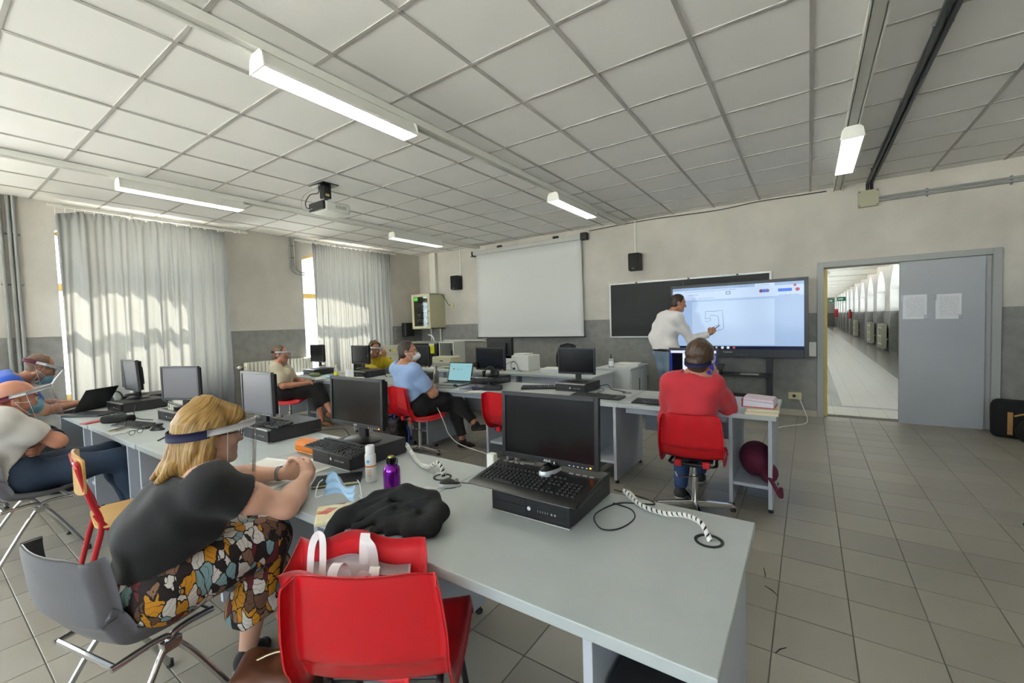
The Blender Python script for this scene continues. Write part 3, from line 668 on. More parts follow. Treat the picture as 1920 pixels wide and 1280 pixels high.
# ================================================================ smooth organic surfaces (bodies, clothes, bags)
class SDF:
    def __init__(s, k=.02): s.p = []; s.k = k
    def cap(s, a, b, ra, rb=None, k=None, op='+'):
        a = np.array(a, float); b = np.array(b, float); rb = ra if rb is None else rb; s.p.append((op, 'c', (a, b, ra, rb), s.k if k is None else k)); return s
    def ell(s, c, r, R=None, k=None, op='+'):
        s.p.append((op, 'e', (np.array(c, float), np.array(r, float), np.eye(3) if R is None else np.array(R, float)), s.k if k is None else k)); return s
    def box(s, c, hs, r, R=None, k=None, op='+'):
        s.p.append((op, 'b', (np.array(c, float), np.array(hs, float), np.eye(3) if R is None else np.array(R, float), r), s.k if k is None else k)); return s
    def cut(s, p, n, only=None):
        'remove everything on the side n points to; only=(centre, radius) limits it'
        n = np.array(n, float); s.p.append(('cut', 'h', (np.array(p, float), n/np.linalg.norm(n), only), 0)); return s
    def noise(s, amp, freq, seed=0, dirs=None, n=5):
        r = np.random.default_rng(seed); D = r.normal(size=(n, 3)) if dirs is None else np.array(dirs)[r.integers(0, len(dirs), n)] + .25*r.normal(size=(n, 3))
        D = D/np.linalg.norm(D, axis=1, keepdims=True)*freq*(.6+.9*r.random((n, 1))); s.p.append(('n', 'n', (amp, D, r.random(n)*6.28), 0)); return s
    def bounds(s):
        lo, hi = np.full(3, 1e9), np.full(3, -1e9)
        for op, t, q, k in s.p:
            if op != '+': continue
            a, b = s._bb(t, q); lo = np.minimum(lo, a); hi = np.maximum(hi, b)
        return lo-.02, hi+.02
    @staticmethod
    def _bb(t, q):
        if t == 'c': r = max(q[2], q[3]); return np.minimum(q[0], q[1])-r, np.maximum(q[0], q[1])+r
        if t == 'e': m_ = max(q[1]); return q[0]-m_, q[0]+m_
        m_ = np.linalg.norm(q[1])+q[3]; return q[0]-m_, q[0]+m_
    def mesh(s, h, lo=None, hi=None):
        if lo is None: lo, hi = s.bounds()
        lo = np.array(lo, float); n = np.ceil((np.array(hi)-lo)/h).astype(int)+1
        ax = [lo[i]+h*np.arange(n[i]) for i in range(3)]
        F = np.full(n, .2, np.float32)
        for op, t, q, k in s.p:
            if t in 'ceb':
                a, b = s._bb(t, q); mg = k+3*h+.012
                i0 = np.clip(np.floor((a-mg-lo)/h).astype(int), 0, n); i1 = np.clip(np.ceil((b+mg-lo)/h).astype(int)+1, 0, n)
                if (i1 <= i0).any(): continue
                sl = tuple(slice(i0[i], i1[i]) for i in range(3))
            elif t == 'h' and q[2] is not None:
                c, rad = np.array(q[2][0]), q[2][1]
                i0 = np.clip(np.floor((c-rad-lo)/h).astype(int), 0, n); i1 = np.clip(np.ceil((c+rad-lo)/h).astype(int)+1, 0, n)
                if (i1 <= i0).any(): continue
                sl = tuple(slice(i0[i], i1[i]) for i in range(3))
            else: sl = tuple(slice(0, n[i]) for i in range(3))
            X, Y, Z = ax[0][sl[0], None, None], ax[1][None, sl[1], None], ax[2][None, None, sl[2]]
            if t == 'c':
                A, B, ra, rb = q; d = B-A; L = d.dot(d)+1e-12
                tt = np.clip(((X-A[0])*d[0]+(Y-A[1])*d[1]+(Z-A[2])*d[2])/L, 0, 1)
                D = np.sqrt((X-A[0]-tt*d[0])**2+(Y-A[1]-tt*d[1])**2+(Z-A[2]-tt*d[2])**2)-(ra+(rb-ra)*tt)
            elif t in 'eb':
                c, r, R = q[:3]; x, y, z = X-c[0], Y-c[1], Z-c[2]
                u = [x*R[i, 0]+y*R[i, 1]+z*R[i, 2] for i in range(3)]
                if t == 'e':
                    k0 = np.sqrt(sum((u[i]/r[i])**2 for i in range(3))); k1 = np.sqrt(sum((u[i]/r[i]**2)**2 for i in range(3)))+1e-9
                    D = k0*(k0-1)/k1
                else:
                    w = [np.abs(u[i])-r[i] for i in range(3)]
                    D = np.sqrt(sum(np.maximum(v, 0)**2 for v in w))+np.minimum(np.maximum(np.maximum(w[0], w[1]), w[2]), 0)-q[3]
            elif t == 'h': D = (X-q[0][0])*q[1][0]+(Y-q[0][1])*q[1][1]+(Z-q[0][2])*q[1][2]
            elif t == 'n':
                amp, W_, ph = q; acc = 0
                for w, p0 in zip(W_, ph): acc = acc + np.sin(X*w[0]+Y*w[1]+Z*w[2]+p0)
                F[sl] += (amp*acc/len(ph)).astype(np.float32); continue
            f = F[sl]
            if op == '+':
                if k > 0: hh = np.clip(.5+.5*(f-D)/k, 0, 1); F[sl] = f*(1-hh)+D*hh-k*hh*(1-hh)
                else: F[sl] = np.minimum(f, D)
            elif op == '-':
                hh = np.clip(.5-.5*(f+D)/max(k, 1e-5), 0, 1); F[sl] = f*(1-hh)-D*hh+k*hh*(1-hh)
            else: F[sl] = np.maximum(f, D)
        return surface_nets(F, lo, h)
def surface_nets(F, lo, h):
    F = np.pad(F, 1, constant_values=.2); lo = lo-h
    ins = F < 0; n = np.array(F.shape)-1
    cnt = np.zeros(n, np.int8); c8 = [(a, b, c) for a in (0, 1) for b in (0, 1) for c in (0, 1)]
    sl = lambda o: tuple(slice(o[i], o[i]+n[i]) for i in range(3))
    for o in c8: cnt += ins[sl(o)]
    act = (cnt > 0) & (cnt < 8); idx = np.argwhere(act); m_ = len(idx)
    if m_ == 0: return np.zeros((0, 3)), np.zeros((0, 4), int)
    num = np.full(n, -1, np.int64); num[act] = np.arange(m_)
    val = {o: F[idx[:, 0]+o[0], idx[:, 1]+o[1], idx[:, 2]+o[2]].astype(float) for o in c8}
    acc = np.zeros((m_, 3)); ct = np.zeros(m_)
    for o in c8:
        for a in range(3):
            if o[a] == 1: continue
            o2 = list(o); o2[a] = 1; o2 = tuple(o2); va, vb = val[o], val[o2]; x = (va < 0) != (vb < 0)
            t = np.where(x, va/np.where(x, va-vb, 1), 0); p = np.tile(np.array(o, float), (m_, 1)); p[:, a] += t
            acc += p*x[:, None]; ct += x
    V = lo+h*(idx+acc/ct[:, None]); Q = []
    for a in range(3):
        b, c = (a+1) % 3, (a+2) % 3
        s0 = [slice(1, n[i]) for i in range(3)]; s0[a] = slice(0, n[a]); s1 = list(s0); s1[a] = slice(1, n[a]+1)
        A, B = ins[tuple(s0)], ins[tuple(s1)]
        for sgn, msk in ((0, A & ~B), (1, ~A & B)):
            e = np.argwhere(msk)
            if len(e) == 0: continue
            e[:, b] += 1; e[:, c] += 1
            def g(db, dc):
                q = e.copy(); q[:, b] -= db; q[:, c] -= dc; return num[q[:, 0], q[:, 1], q[:, 2]]
            quad = np.stack([g(1, 1), g(0, 1), g(0, 0), g(1, 0)], 1)
            Q.append(quad if sgn == 0 else quad[:, ::-1])
    return V, np.vstack(Q)
def soften(V, Q, it=2, lam=.5):
    E_ = np.vstack([Q[:, [i, (i+1) % 4]] for i in range(4)]); n = len(V)
    for _ in range(it):
        A = np.zeros((n, 3)); c = np.zeros(n)
        for i, j in ((0, 1), (1, 0)):
            for d in range(3): A[:, d] += np.bincount(E_[:, i], V[E_[:, j], d], n)
            c += np.bincount(E_[:, i], minlength=n)
        V = V*(1-lam)+lam*A/np.maximum(c, 1)[:, None]
    return V
def SO(name, pieces, mats, parent, region=None, soft=1):
    'object from one or more (V,Q) surfaces given in WORLD coordinates; region(centres)->material index'
    Vs, Qs, o = [], [], 0
    for V, Q in pieces:
        if len(V) == 0: continue
        Vs.append(soften(V, Q, soft) if soft else V); Qs.append(Q+o); o += len(V)
    V = np.vstack(Vs); Q = np.vstack(Qs)
    off = np.array(parent.location) if parent is not None else np.zeros(3)
    V = V-off
    if parent is not None and parent.rotation_euler.z:
        a = -parent.rotation_euler.z; c_, s_ = math.cos(a), math.sin(a); V = V @ np.array([[c_, -s_, 0], [s_, c_, 0], [0, 0, 1]]).T
    me = bpy.data.meshes.new(name); me.vertices.add(len(V)); me.vertices.foreach_set('co', V.astype(np.float32).ravel())
    me.loops.add(len(Q)*4); me.loops.foreach_set('vertex_index', Q.astype(np.int32).ravel())
    me.polygons.add(len(Q)); me.polygons.foreach_set('loop_start', np.arange(0, len(Q)*4, 4, dtype=np.int32))
    me.polygons.foreach_set('use_smooth', np.ones(len(Q), bool))
    if not isinstance(mats, (list, tuple)): mats = [mats]
    for m_ in mats: me.materials.append(m_)
    if region is not None: me.polygons.foreach_set('material_index', region(V[Q].mean(1)+off).astype(np.int32))
    me.update(calc_edges=True); me.validate()
    ob = bpy.data.objects.new(name, me); COL.objects.link(ob)
    if parent is not None: ob.parent = parent
    return ob
# ================================================================ desks
ZD = .73
M_top = mat('desk_laminate', '#adb4b4', .42, var=.03, vscale=9); M_edge = mat('desk_edge', '#9ea3a0', .5); M_panel = mat('desk_panel', '#b4bac4', .5, var=.02); M_foot = mat('desk_foot', '#2a2a2c', .5)
M_grom = mat('grommet_black', '#141415', .35)
def desk(x, y, rz, label, w=1.18, d=.79, left=False, group='grey laminate computer desks', grom=True):
    'origin: near right corner on the floor; x runs to the left (negative), y away'
    e = E('computer_desk', label, 'desk', (x, y, 0), rz, group)
    tp = MB().prism([(-w+.0015, 0), (-.0015, 0), (-.0015, d), (-w+.0015, d)], ZD-.034, ZD)
    O('desk_top', tp, M_top, e, bevel=.003)
    for px in (-.03, -.288):
        O('side_panel', MB().box(px-.026, px, .03, d-.03, .035, ZD-.034), M_panel, e, bevel=.002)
    if left: O('side_panel', MB().box(-w+.004, -w+.03, .03, d-.03, .035, ZD-.034), M_panel, e, bevel=.002)
    O('shelf', MB().box(-.288, -.056, .06, d-.05, .17, .195), M_panel, e, bevel=.002)
    O('back_panel', MB().box(-w+.03, -.314, d-.13, d-.11, .36, ZD-.034), M_panel, e, bevel=.002)
    O('crossrail', MB().box(-w+.03, -.314, .12, .14, ZD-.1, ZD-.034), M_panel, e)
    for px in (-.043, -.301) + ((-w+.017,) if left else ()):
        for py in (.07, d-.07): O('foot', MB().lathe([(.018, 0), (.02, .012), (.012, .02), (.01, .036)], 10, (px, py, 0)), M_foot, e)
    if grom:
        O('grommet', MB().lathe([(.03, -.02), (.043, -.004), (.045, .003), (.036, .0035), (.034, -.002), (.0, -.002)], 24, (-.115, d-.22, ZD)), M_grom, e, smooth=.5)
    return e
RZ1 = .006
R1 = [(-.15, .905)]
names1 = ['nearest grey desk with the big black computer, free right end facing the aisle', 'grey desk with the purple bottle and black jacket on it', 'grey desk in front of the woman in black, papers lying on it',
          'grey desk with the phone and folded glasses on it', 'grey desk at the window end of the near row, laptop and blue bottle on it']
for k in range(5):
    x = -.15-1.18*k; desk(x, .905-.012*k*1.0, RZ1, names1[k], left=(k == 4))
names2 = ['grey desk of the woman in the red sweater, books stacked on its corner', 'grey desk in the second row with a black computer and keyboard in its middle', 'grey desk in the second row carrying the open teal laptop screen',
          'grey desk in the second row beside the man in the blue shirt', 'grey desk in the second row with the yellow-capped bottle', 'grey desk at the window end of the second row beside the radiator']
for k in range(6): desk(-.19-1.18*k, 3.55, 0, names2[k], d=.78, left=(k == 5))
names3 = ['teacher-side grey desk next to the low white cupboard', 'teacher-side grey desk carrying the white printer', 'grey desk below the beige printer and white frame box', 'grey desk below the beige instrument case in the corner']
for k in range(4): desk(-2.28-1.18*k, 5.06, 0, names3[k], d=.79, left=(k == 3), group='grey desks along the front wall', grom=False)
for k in range(4): O('modesty_panel', MB().box(-1.15, -.03, .1, .12, .3, ZD-.034), M_panel, [o for o in bpy.data.objects if o.get('label') == names3[k]][0])
# low white cupboard
M_cup = mat('cupboard_white', '#c3c8c8', .45)
e = E('low_cupboard', 'low white cupboard with two doors, standing right of the teacher desks', 'cupboard', (-2.36, 5.95, 0))
O('body', MB().box(-.26, .262, 0, .8, .04, .73), M_cup, e, bevel=.003); O('top', MB().box(-.27, .275, -.01, .81, .73, .755), M_cup, e, bevel=.003); O('plinth', MB().box(-.24, .24, .03, .77, 0, .04), M_foot, e)
for y0 in (.01, .405):
    dr = O('door', MB().box(.262, .279, y0, y0+.385, .06, .715), M_cup, e, bevel=.003)
    O('handle', MB().box(.279, .286, y0+.33, y0+.342, .3, .58), M_cond, dr)
# ================================================================ computers
M_pc = mat('pc_case', '#2b2b2d', .5, var=.1, vscale=20); M_pcf = mat('pc_front', '#18181a', .4); M_sil = mat('silver_trim', '#b7b3b0', .3, .8)
M_scrn = mat('screen_off', '#0d0d0f', .18, spec=.5); M_bez = mat('bezel_black', '#161617', .35); M_key = mat('key_black', '#1d1d1e', .45); M_kbase = mat('keyboard_base', '#141415', .35)
M_bezg = mat('bezel_grey', '#4a4b4e', .35); M_scrl = mat('matt_screen_reflect', '#55545a', .42, spec=1.0)  # matt screen grey is raised to stand in for the reflected bright room
M_orange = mat('led_orange', '#ff8a1e', .5, emit='#ff7a10', estr=3.0); M_wht = mat('print_white', '#d8d8d8', .5)
def pc(x, y, rz, label, z=ZD, w=.338, d=.37, h=.092, group='black desktop computers lying on the desks'):
    e = E('desktop_computer', label, 'computer', (x, y, z), rz, group)
    O('case', MB().box(-w/2, w/2, .018, d, .004, h), M_pc, e, bevel=.003)
    f = O('front_panel', MB().box(-w/2, w/2, 0, .018, .008, h-.009), M_pcf, e, bevel=.002)
    O('silver_strip', MB().box(-w/2-.002, w/2+.002, -.003, .022, h-.010, h), M_sil, e, bevel=.001)
    O('silver_strip', MB().box(-w/2-.002, w/2+.002, -.003, .022, .002, .008), M_sil, e, bevel=.001)
    O('drive_cover', MB().box(-w/2+.02, -.01, -.002, 0, h-.04, h-.016), M_key, f); O('drive_cover', MB().box(-w/2+.02, -.01, -.002, 0, .014, h-.044), M_key, f)
    O('logo_disc', MB().lathe([(.0075, 0), (.0075, .0012)], 16, M=TR(.002, 0, h*.48, 0, PI/2)), M_wht, f)
    p = MB()
    for k in range(5): p.box(.04+k*.010, .0425+k*.010, -.0015, 0, h*.42, h*.5)
    for k in range(2): p.lathe([(.004, 0), (.004, .0015)], 10, M=TR(.098+k*.014, 0, h*.46, 0, PI/2))
    O('ports', p, M_sil, f, kind='stuff')
    g = MB()
    for k in range(7): g.box(.015, w/2-.012, -.0012, 0, .016+k*.009, .0185+k*.009)
    O('vent_lines', g, mat('vent_black', '#0c0c0d', .6), f, kind='stuff')
    for sx in (-1, 1):
        for yy in (.04, d-.04): O('rubber_foot', MB().lathe([(.01, 0), (.01, .005)], 8, (sx*(w/2-.03), yy, 0)), M_foot, e)
    return e
def monitor(x, y, z, rz, label, w=.42, h=.272, style=0, tilt=0.0, neck=.10, brand=False, screen=None, group='black computer monitors'):
    e = E('monitor', label, 'monitor', (x, y, z), rz, group)
    bz = [M_bez, M_bezg, M_bez][style]; b = .017
    Mt = TR(0, 0, neck, 0, -tilt)
    bk = O('back_shell', MB().box(-w/2+.01, w/2-.01, .012, .04, .012, h-.012, Mt).box(-w*.3, w*.3, .04, .07, h*.2, h*.75, Mt), M_bez, e, bevel=.006)
    fr = MB().box(-w/2, -w/2+b, -.008, .014, 0, h, Mt).box(w/2-b, w/2, -.008, .014, 0, h, Mt).box(-w/2+b, w/2-b, -.008, .014, 0, b*1.25, Mt).box(-w/2+b, w/2-b, -.008, .014, h-b, h, Mt)
    fr = O('bezel', fr, bz, e, bevel=.002)
    O('screen', MB().box(-w/2+b, w/2-b, -.003, .01, b*1.25, h-b, Mt), screen or (M_scrl if style == 1 else M_scrn), e)
    O('power_led', MB().box(w/2-.035, w/2-.029, -.0095, -.008, .007, .012, Mt), M_orange if style == 0 else M_sil, fr)
    q = MB()
    for k in range(5): q.box(w/2-.05-k*.018, w/2-.044-k*.018, -.0092, -.008, .006, .009, Mt)
    O('buttons', q, M_wht, fr, kind='stuff')
    if brand: text('ASUS', .014, M_wht, 'brand_name', fr, Mt @ wall_txt(.0, -.0085, .0105), .0002)
    O('neck', MB().box(-.032, .032, .035, .06, -.0, neck+h*.35), M_bez, e, bevel=.006)
    base = MB(); base.lathe([(.118, 0), (.12, .006), (.10, .012), (.03, .02)], 28); base.v = [(vx, vy*.78+.04, vz) for vx, vy, vz in base.v]
    O('base', base, M_bez, e, smooth=.5)
    return e
def keyboard(x, y, z, rz, label, tilt=.06, w=.452, d=.155, roll=0, big=False, slim=False, group='black keyboards'):
    e = E('keyboard', label, 'keyboard', (x, y, z), rz, group); e.rotation_euler = (tilt, roll, rz)
    pr = [(-.012, .006), (-.02, .014), (0, .017), (d, .020), (d, .004), (0, 0)]
    if big: pr = [(-.035, .004), (-.05, .012), (-.03, .018), (0, .019), (d, .024), (d+.015, .012), (d, .002), (0, 0)]
    if slim: pr = [(0, .010), (d, .014), (d, .002), (0, 0)]
    Mx = Matrix(((0, 0, 1, 0), (1, 0, 0, 0), (0, 1, 0, 0), (0, 0, 0, 1)))
    O('base', MB().prism(pr, -w/2, w/2, Mx), M_kbase, e, bevel=.004, smooth=.5)
    ks = MB(); z0 = .019; pit = .0188; kr = np.random.default_rng(int(abs(x*1000)))
    rows = [(.010, 0), (.010+pit, 0), (.010+2*pit, 0), (.010+3*pit, 0), (.010+4*pit, 0), (.018+5.2*pit, 0)]
    x0 = -w/2+.012
    def key(cx, cy, kw=.0155, kd=.0155):
        zz = z0+(cy/d)*.006 - (.008 if slim else 0)
        a, b2 = kw/2, kd/2; t = .0022
        ks.add([(cx-a, cy-b2, zz-.006), (cx+a, cy-b2, zz-.006), (cx+a, cy+b2, zz-.006), (cx-a, cy+b2, zz-.006), (cx-a+t, cy-b2+t, zz+.005), (cx+a-t, cy-b2+t, zz+.005), (cx+a-t, cy+b2-t, zz+.005), (cx-a+t, cy+b2-t, zz+.005)],
               [(4, 5, 6, 7), (0, 1, 5, 4), (1, 2, 6, 5), (2, 3, 7, 6), (3, 0, 4, 7)])
    for ri, (cy, _) in enumerate(rows):
        n = 15
        for c in range(n):
            if ri == 0 and 4 <= c <= 8:
                if c == 6: key(x0+.0094+6*pit, cy, 5*pit-.003)
                continue
            key(x0+.0094+c*pit, cy)
        for c in range(3):
            if ri in (2,): continue
            if ri == 1 and c != 1: continue
            key(x0+.0094+(15.35+c)*pit, cy)
        if ri < 5:
            for c in range(4): key(x0+.0094+(18.7+c)*pit, cy)
    O('keys', ks, M_key, e, kind='stuff')
    if big:
        for k in range(4): O('hotkey', MB().box(-w/2+.03+k*.028, -w/2+.048+k*.028, d-.012, d-.007, .0235, .0255), M_sil, e); O('hotkey', MB().box(w/2-.13+k*.028, w/2-.112+k*.028, d-.012, d-.007, .0235, .0255), M_sil, e)
    return e
M_msil = mat('mouse_silver', '#b9bcc0', .3, .3); M_mblk = mat('mouse_gloss_black', '#0f0f10', .15)
def mouse(x, y, z, rz, label, silver=True, cable=None, s=1.0, roll=0, group='computer mice'):
    e = E('mouse', label, 'mouse', (x, y, z), rz, group); e.rotation_euler = (roll, 0, rz)
    def shell(z0, z1, k):
        nu, nv = 28, 10; G = np.zeros((nu, nv, 3))
        for i in range(nu):
            a = 2*PI*i/nu; px, py = .030*math.cos(a)*(1-.10*math.cos(2*a)), .053*math.sin(a)
            for j in range(nv):
                t = z0+(z1-z0)*j/(nv-1); sc = math.sqrt(max(0, 1-(t*.999)**2.4))*k if t > .25 else k*(.96+.04*t/.25)
                hz = .036*(1-.25*(py/.053)-.12*(py/.053)**2); G[i, j] = (px*sc*s, py*sc*s, hz*t*s)
        return MB().grid(G, closed_u=True)
    if silver:
        O('side_shell', shell(0, .62, 1.0), M_msil, e, smooth=True); O('top_shell', shell(.50, 1, 1.005), M_mblk, e, smooth=True)
    else: O('side_shell', shell(0, 1, 1.0), M_kbase, e, smooth=True)
    O('wheel', MB().lathe([(.0, -.003), (.009, -.003), (.009, .003), (.0, .003)], 12, M=Matrix.Translation((0, .03*s, .026*s)) @ Euler((0, PI/2, 0)).to_matrix().to_4x4()), M_sil if silver else M_key, e)
    O('underside', MB().prism([(.028*math.cos(a)*s, .05*math.sin(a)*s) for a in np.linspace(0, 2*PI, 20)[:-1]], 0, .003), M_kbase, e)
    if cable: O('cable', MB().tube(bez(cable), .0022, 6), M_blk, e, smooth=True)
    return e
ZT = ZD+.092
# ---- near row, right to left
pc(-.853, 1.30, 0, 'black desktop computer at the free end of the near row, big keyboard lying on it')
monitor(-.858, 1.46, ZT, .02, 'large dark monitor at the free end of the near row, above the big keyboard', .435, .275, brand=True, neck=.075, tilt=.04)
keyboard(-.862, 1.29, ZT+.014, 0, 'big black keyboard lying on the nearest computer with a mouse on top', .11, .47, .17, big=True)
mouse(-.83, 1.43, ZT+.050, -.25, 'black and silver mouse resting on the big keyboard', s=1.05, roll=.08)
pc(-2.078, 1.275, 0, 'black desktop computer beside the clasped hands, keyboard on top')
monitor(-2.09, 1.45, ZT, .0, 'dark monitor behind the white spray bottle, orange power light at its corner', .475, .275, brand=True, neck=.085, tilt=.03)
keyboard(-2.03, 1.225, ZT+.002, -.02, 'slim black keyboard lying on the computer beside the clasped hands', .06, .44, .15, slim=True)
pc(-3.03, 1.33, 0, 'black desktop computer behind the face shield of the woman in black')
monitor(-3.06, 1.37, ZT, .05, 'dark-framed squarish monitor with screen pale from reflection behind the woman in black', .385, .29, style=1, neck=.075)
keyboard(-3.05, 1.36, ZT+.001, .05, 'black keyboard lying at the foot of the squarish monitor', .03, .40, .13, slim=True)
pc(-4.38, 1.245, .05, 'black desktop computer left of the blonde head, stone-pattern card leaning above it')
monitor(-4.40, 1.36, ZT, .38, 'squarish monitor with screen greyed by reflection turned towards the aisle', .40, .29, style=1, neck=.07)
pc(-5.44, 1.15, .06, 'black desktop computer at the left with a tilted monitor standing on it')
monitor(-5.58, 1.33, ZT, .02, 'dark bluish monitor with a yellow sticky note at its corner', .40, .31, style=1, neck=.08, tilt=-.05)
O('sticky_note', MB().box(.15, .19, -.0105, -.009, .36, .395), mat('sticky_yellow', '#e4dfa0', .6), [o for o in bpy.data.objects if o.get('label', '').startswith('dark bluish monitor')][0])
pc(-5.86, 1.37, .06, 'black desktop computer in the window corner of the near row')
monitor(-5.93, 1.40, ZT, .08, 'narrow-looking monitor with reflection-pale screen nearest the first curtain', .40, .30, style=1, neck=.075)
keyboard(-4.42, 1.0, ZD, .25, 'dark grey keyboard lying between phone and computer', .02, .42, .14, slim=True)
mouse(-4.08, 1.10, ZD, -.9, 'small black mouse beside the blonde head', silver=False)
mouse(-5.17, 1.13, ZD, -.8, 'flat black mouse in front of the left computer', silver=False)
mouse(-1.335, 1.395, ZD, -.75, 'black and silver mouse on the bare desk beside the purple bottle', cable=[(0, .05, .012), (.015, .10, .006), (.10, .20, .004), (.17, .31, .004)])
# ---- second row
row2 = [(-6.57, 3.73, 'black desktop computer at the radiator end of the second row', 'dark monitor at the radiator end of the second row', -7.03+.0, .40, .30, 0),
        (-5.45, 3.83, 'black desktop computer below the monitor hiding the woman in yellow', 'dark monitor partly hiding the woman in yellow', -5.82, .43, .29, 0),
        (-4.35, 3.86, 'black desktop computer behind the man in the blue shirt', 'dark monitor behind the head of the man in the blue shirt', -4.53, .48, .29, 0),
        (-3.22, 3.96, 'black desktop computer with a black headset case in front', 'dark monitor right of the open laptop, orange light at its corner', -3.23, .44, .275, 0),
        (-2.02, 3.92, 'black desktop computer in the middle of the second row, front visible', 'black monitor standing on the middle computer of the second row', -2.06, .43, .28, 0)]
for px, py, l1, l2, mx, mw, mh, st in row2:
    pc(px, py, -.02, l1); monitor(mx*.985, 4.10, ZT, 0, l2, mw, mh, neck=.075, style=2 if px < -5 or px > -2.5 else 0)
# the monitor of the woman in red is switched on
def screen_mat():
    k = NT('desktop_window_screen', .3); nt = k.nt
    tc = k.n('TexCoord'); sx = k.n('SeparateXYZ'); k.l(tc.outputs['Generated'], sx.inputs[0]); X, Z = sx.outputs[0], sx.outputs[2]
    doc = k.math('MULTIPLY', k.math('COMPARE', X, .52, .25), k.math('LESS_THAN', Z, .86))
    ln = k.math('MULTIPLY', k.math('LESS_THAN', k.math('FRACT', k.math('MULTIPLY', Z, 26.0)), .3), k.math('COMPARE', X, .5, .18))
    c = k.mix(k.math('COMPARE', X, .15, .12), '#1a2f9a', '#0c0d14')
    c = k.mix(k.math('COMPARE', Z, .92, .05), c, '#d6dcec')
    c = k.mix(doc, c, '#dfe6f2'); c = k.mix(k.math('MULTIPLY', k.math('MULTIPLY', doc, ln), .35), c, '#6d7a94')
    c = k.mix(k.math('LESS_THAN', Z, .07), c, '#2b7fd4')
    em = k.n('Emission', i_Strength=.34); k.l(c, em.inputs[0]); k.l(em.outputs[0], nt.nodes['Material Output'].inputs[0]); return k.M
monitor(-.862, 4.10, ZD+.02, 0, 'switched-on monitor in front of the woman in red, a document open on it', .42, .275, neck=.16, screen=screen_mat())
T(O('monitor_stand_block', MB().box(-1.06, -.68, 4.03, 4.28, ZD, ZD+.02), M_bez, bevel=.004), 'low black block under the monitor of the woman in red', 'stand')
# a monitor seen from behind on the teacher desks
monitor(-3.98, 5.40, ZD, PI, 'monitor on the teacher desk turned to the wall, only its dark back visible', .50, .34, neck=.17)
keyboard(-1.66, 3.70, ZD, -.03, 'black keyboard lying loose in front of the middle computer', .02, .50, .16)
keyboard(-2.40, 3.98, ZD, .5, 'black keyboard pushed against the left side of the middle computer', .02, .44, .14)
keyboard(-3.02, 3.86, ZD+.055, .55, 'black keyboard propped on the black case near the headset', .08, .44, .15)
keyboard(-1.06, 3.62, ZD, .0, 'black keyboard half hidden by the arm of the woman in red', .02, .42, .15)
mouse(-.52, 3.78, ZD, .3, 'black mouse beside the book stack of the woman in red', silver=False)
mouse(-3.42, 3.72, ZD, .8, 'black mouse lying on the laptop wrist rest side of the second row', silver=False)
T(O('stone_card', MB().box(-4.42, -4.29, 1.27, 1.275, ZT, ZT+.055), NT('stone_pattern').M, bevel=.002), 'small card with a black and cream stone pattern on the computer', 'card')
k = _M['stone_pattern']; nt = k.node_tree; b = nt.nodes['Principled BSDF']; vo = nt.nodes.new('ShaderNodeTexVoronoi'); vo.feature = 'DISTANCE_TO_EDGE'; vo.inputs['Scale'].default_value = 40
tc = nt.nodes.new('ShaderNodeTexCoord'); nt.links.new(tc.outputs['Object'], vo.inputs['Vector']); r = nt.nodes.new('ShaderNodeValToRGB'); r.color_ramp.interpolation = 'CONSTANT'; r.color_ramp.elements[1].position = .1
r.color_ramp.elements[0].color = hx('#1a1a1a'); r.color_ramp.elements[1].color = hx('#dcdcc8'); nt.links.new(vo.outputs['Distance'], r.inputs[0]); nt.links.new(r.outputs[0], b.inputs['Base Color'])
# ---- cables on the desks
def spiral_cable(P, label, r=.0085):
    e = E('cable_wrap', label, 'cable', P[0], group='spiral-wrapped cables'); o = Vector(P[0]); Q = [p-o for p in bez(P, 10)]
    O('cable_core', MB().tube(Q, r*.8, 10), mat('cable_core_black', '#1d1d1d', .5), e, smooth=True)
    sp = []; acc = 0; tot = 0; up = None
    L = sum((b-a).length for a, b in zip(Q, Q[1:])); turns = L/.021; N = int(turns*10)
    seg = [0]
    for a, b in zip(Q, Q[1:]): seg.append(seg[-1]+(b-a).length)
    R_ = MB(); ring = []
    for i in range(N+1):
        s_ = L*i/N; j = min(max(np.searchsorted(seg, s_)-1, 0), len(Q)-2); t = (s_-seg[j])/(seg[j+1]-seg[j]+1e-9)
        p = Q[j].lerp(Q[j+1], t); d = (Q[j+1]-Q[j]).normalized(); u = Vector((0, 0, 1)); u = (u-d*u.dot(d)).normalized(); w = d.cross(u)
        a = 2*PI*turns*i/N; n_ = u*math.cos(a)+w*math.sin(a)
        ring.append([p+n_*r*.75-d*.0075, p+n_*r*1.1-d*.0065, p+n_*r*1.1+d*.0065, p+n_*r*.75+d*.0075])
    V = [q for g in ring for q in g]; F = [(i*4+c, i*4+c+1, i*4+c+5, i*4+c+4) for i in range(N) for c in range(3)]
    R_.add(V, F); O('spiral_wrap', R_, mat('wrap_white', '#d9d8d2', .45), e, smooth=True); return e
spiral_cable([(-.62, 1.665, ZD+.03), (-.53, 1.60, ZD+.014), (-.44, 1.575, ZD+.014), (-.36, 1.55, ZD+.035), (-.30, 1.51, ZD+.04), (-.272, 1.485, ZD+.01), (-.266, 1.478, ZD-.0)], 'black and white spiral-wrapped cable running into the nearest desk grommet')
spiral_cable([(-1.93, 1.66, ZD+.05), (-1.80, 1.60, ZD+.012), (-1.68, 1.53, ZD+.012), (-1.57, 1.49, ZD+.02), (-1.50, 1.485, ZD+.055), (-1.462, 1.478, ZD+.03), (-1.455, 1.475, ZD)], 'black and white spiral-wrapped cable into the grommet behind the purple bottle', .011)
def cable(P, r, m_, label, group=None): return T(O('cable', MB().tube(bez(P), r, 6), m_, smooth=True), label, 'cable', group)
z = ZD+.003
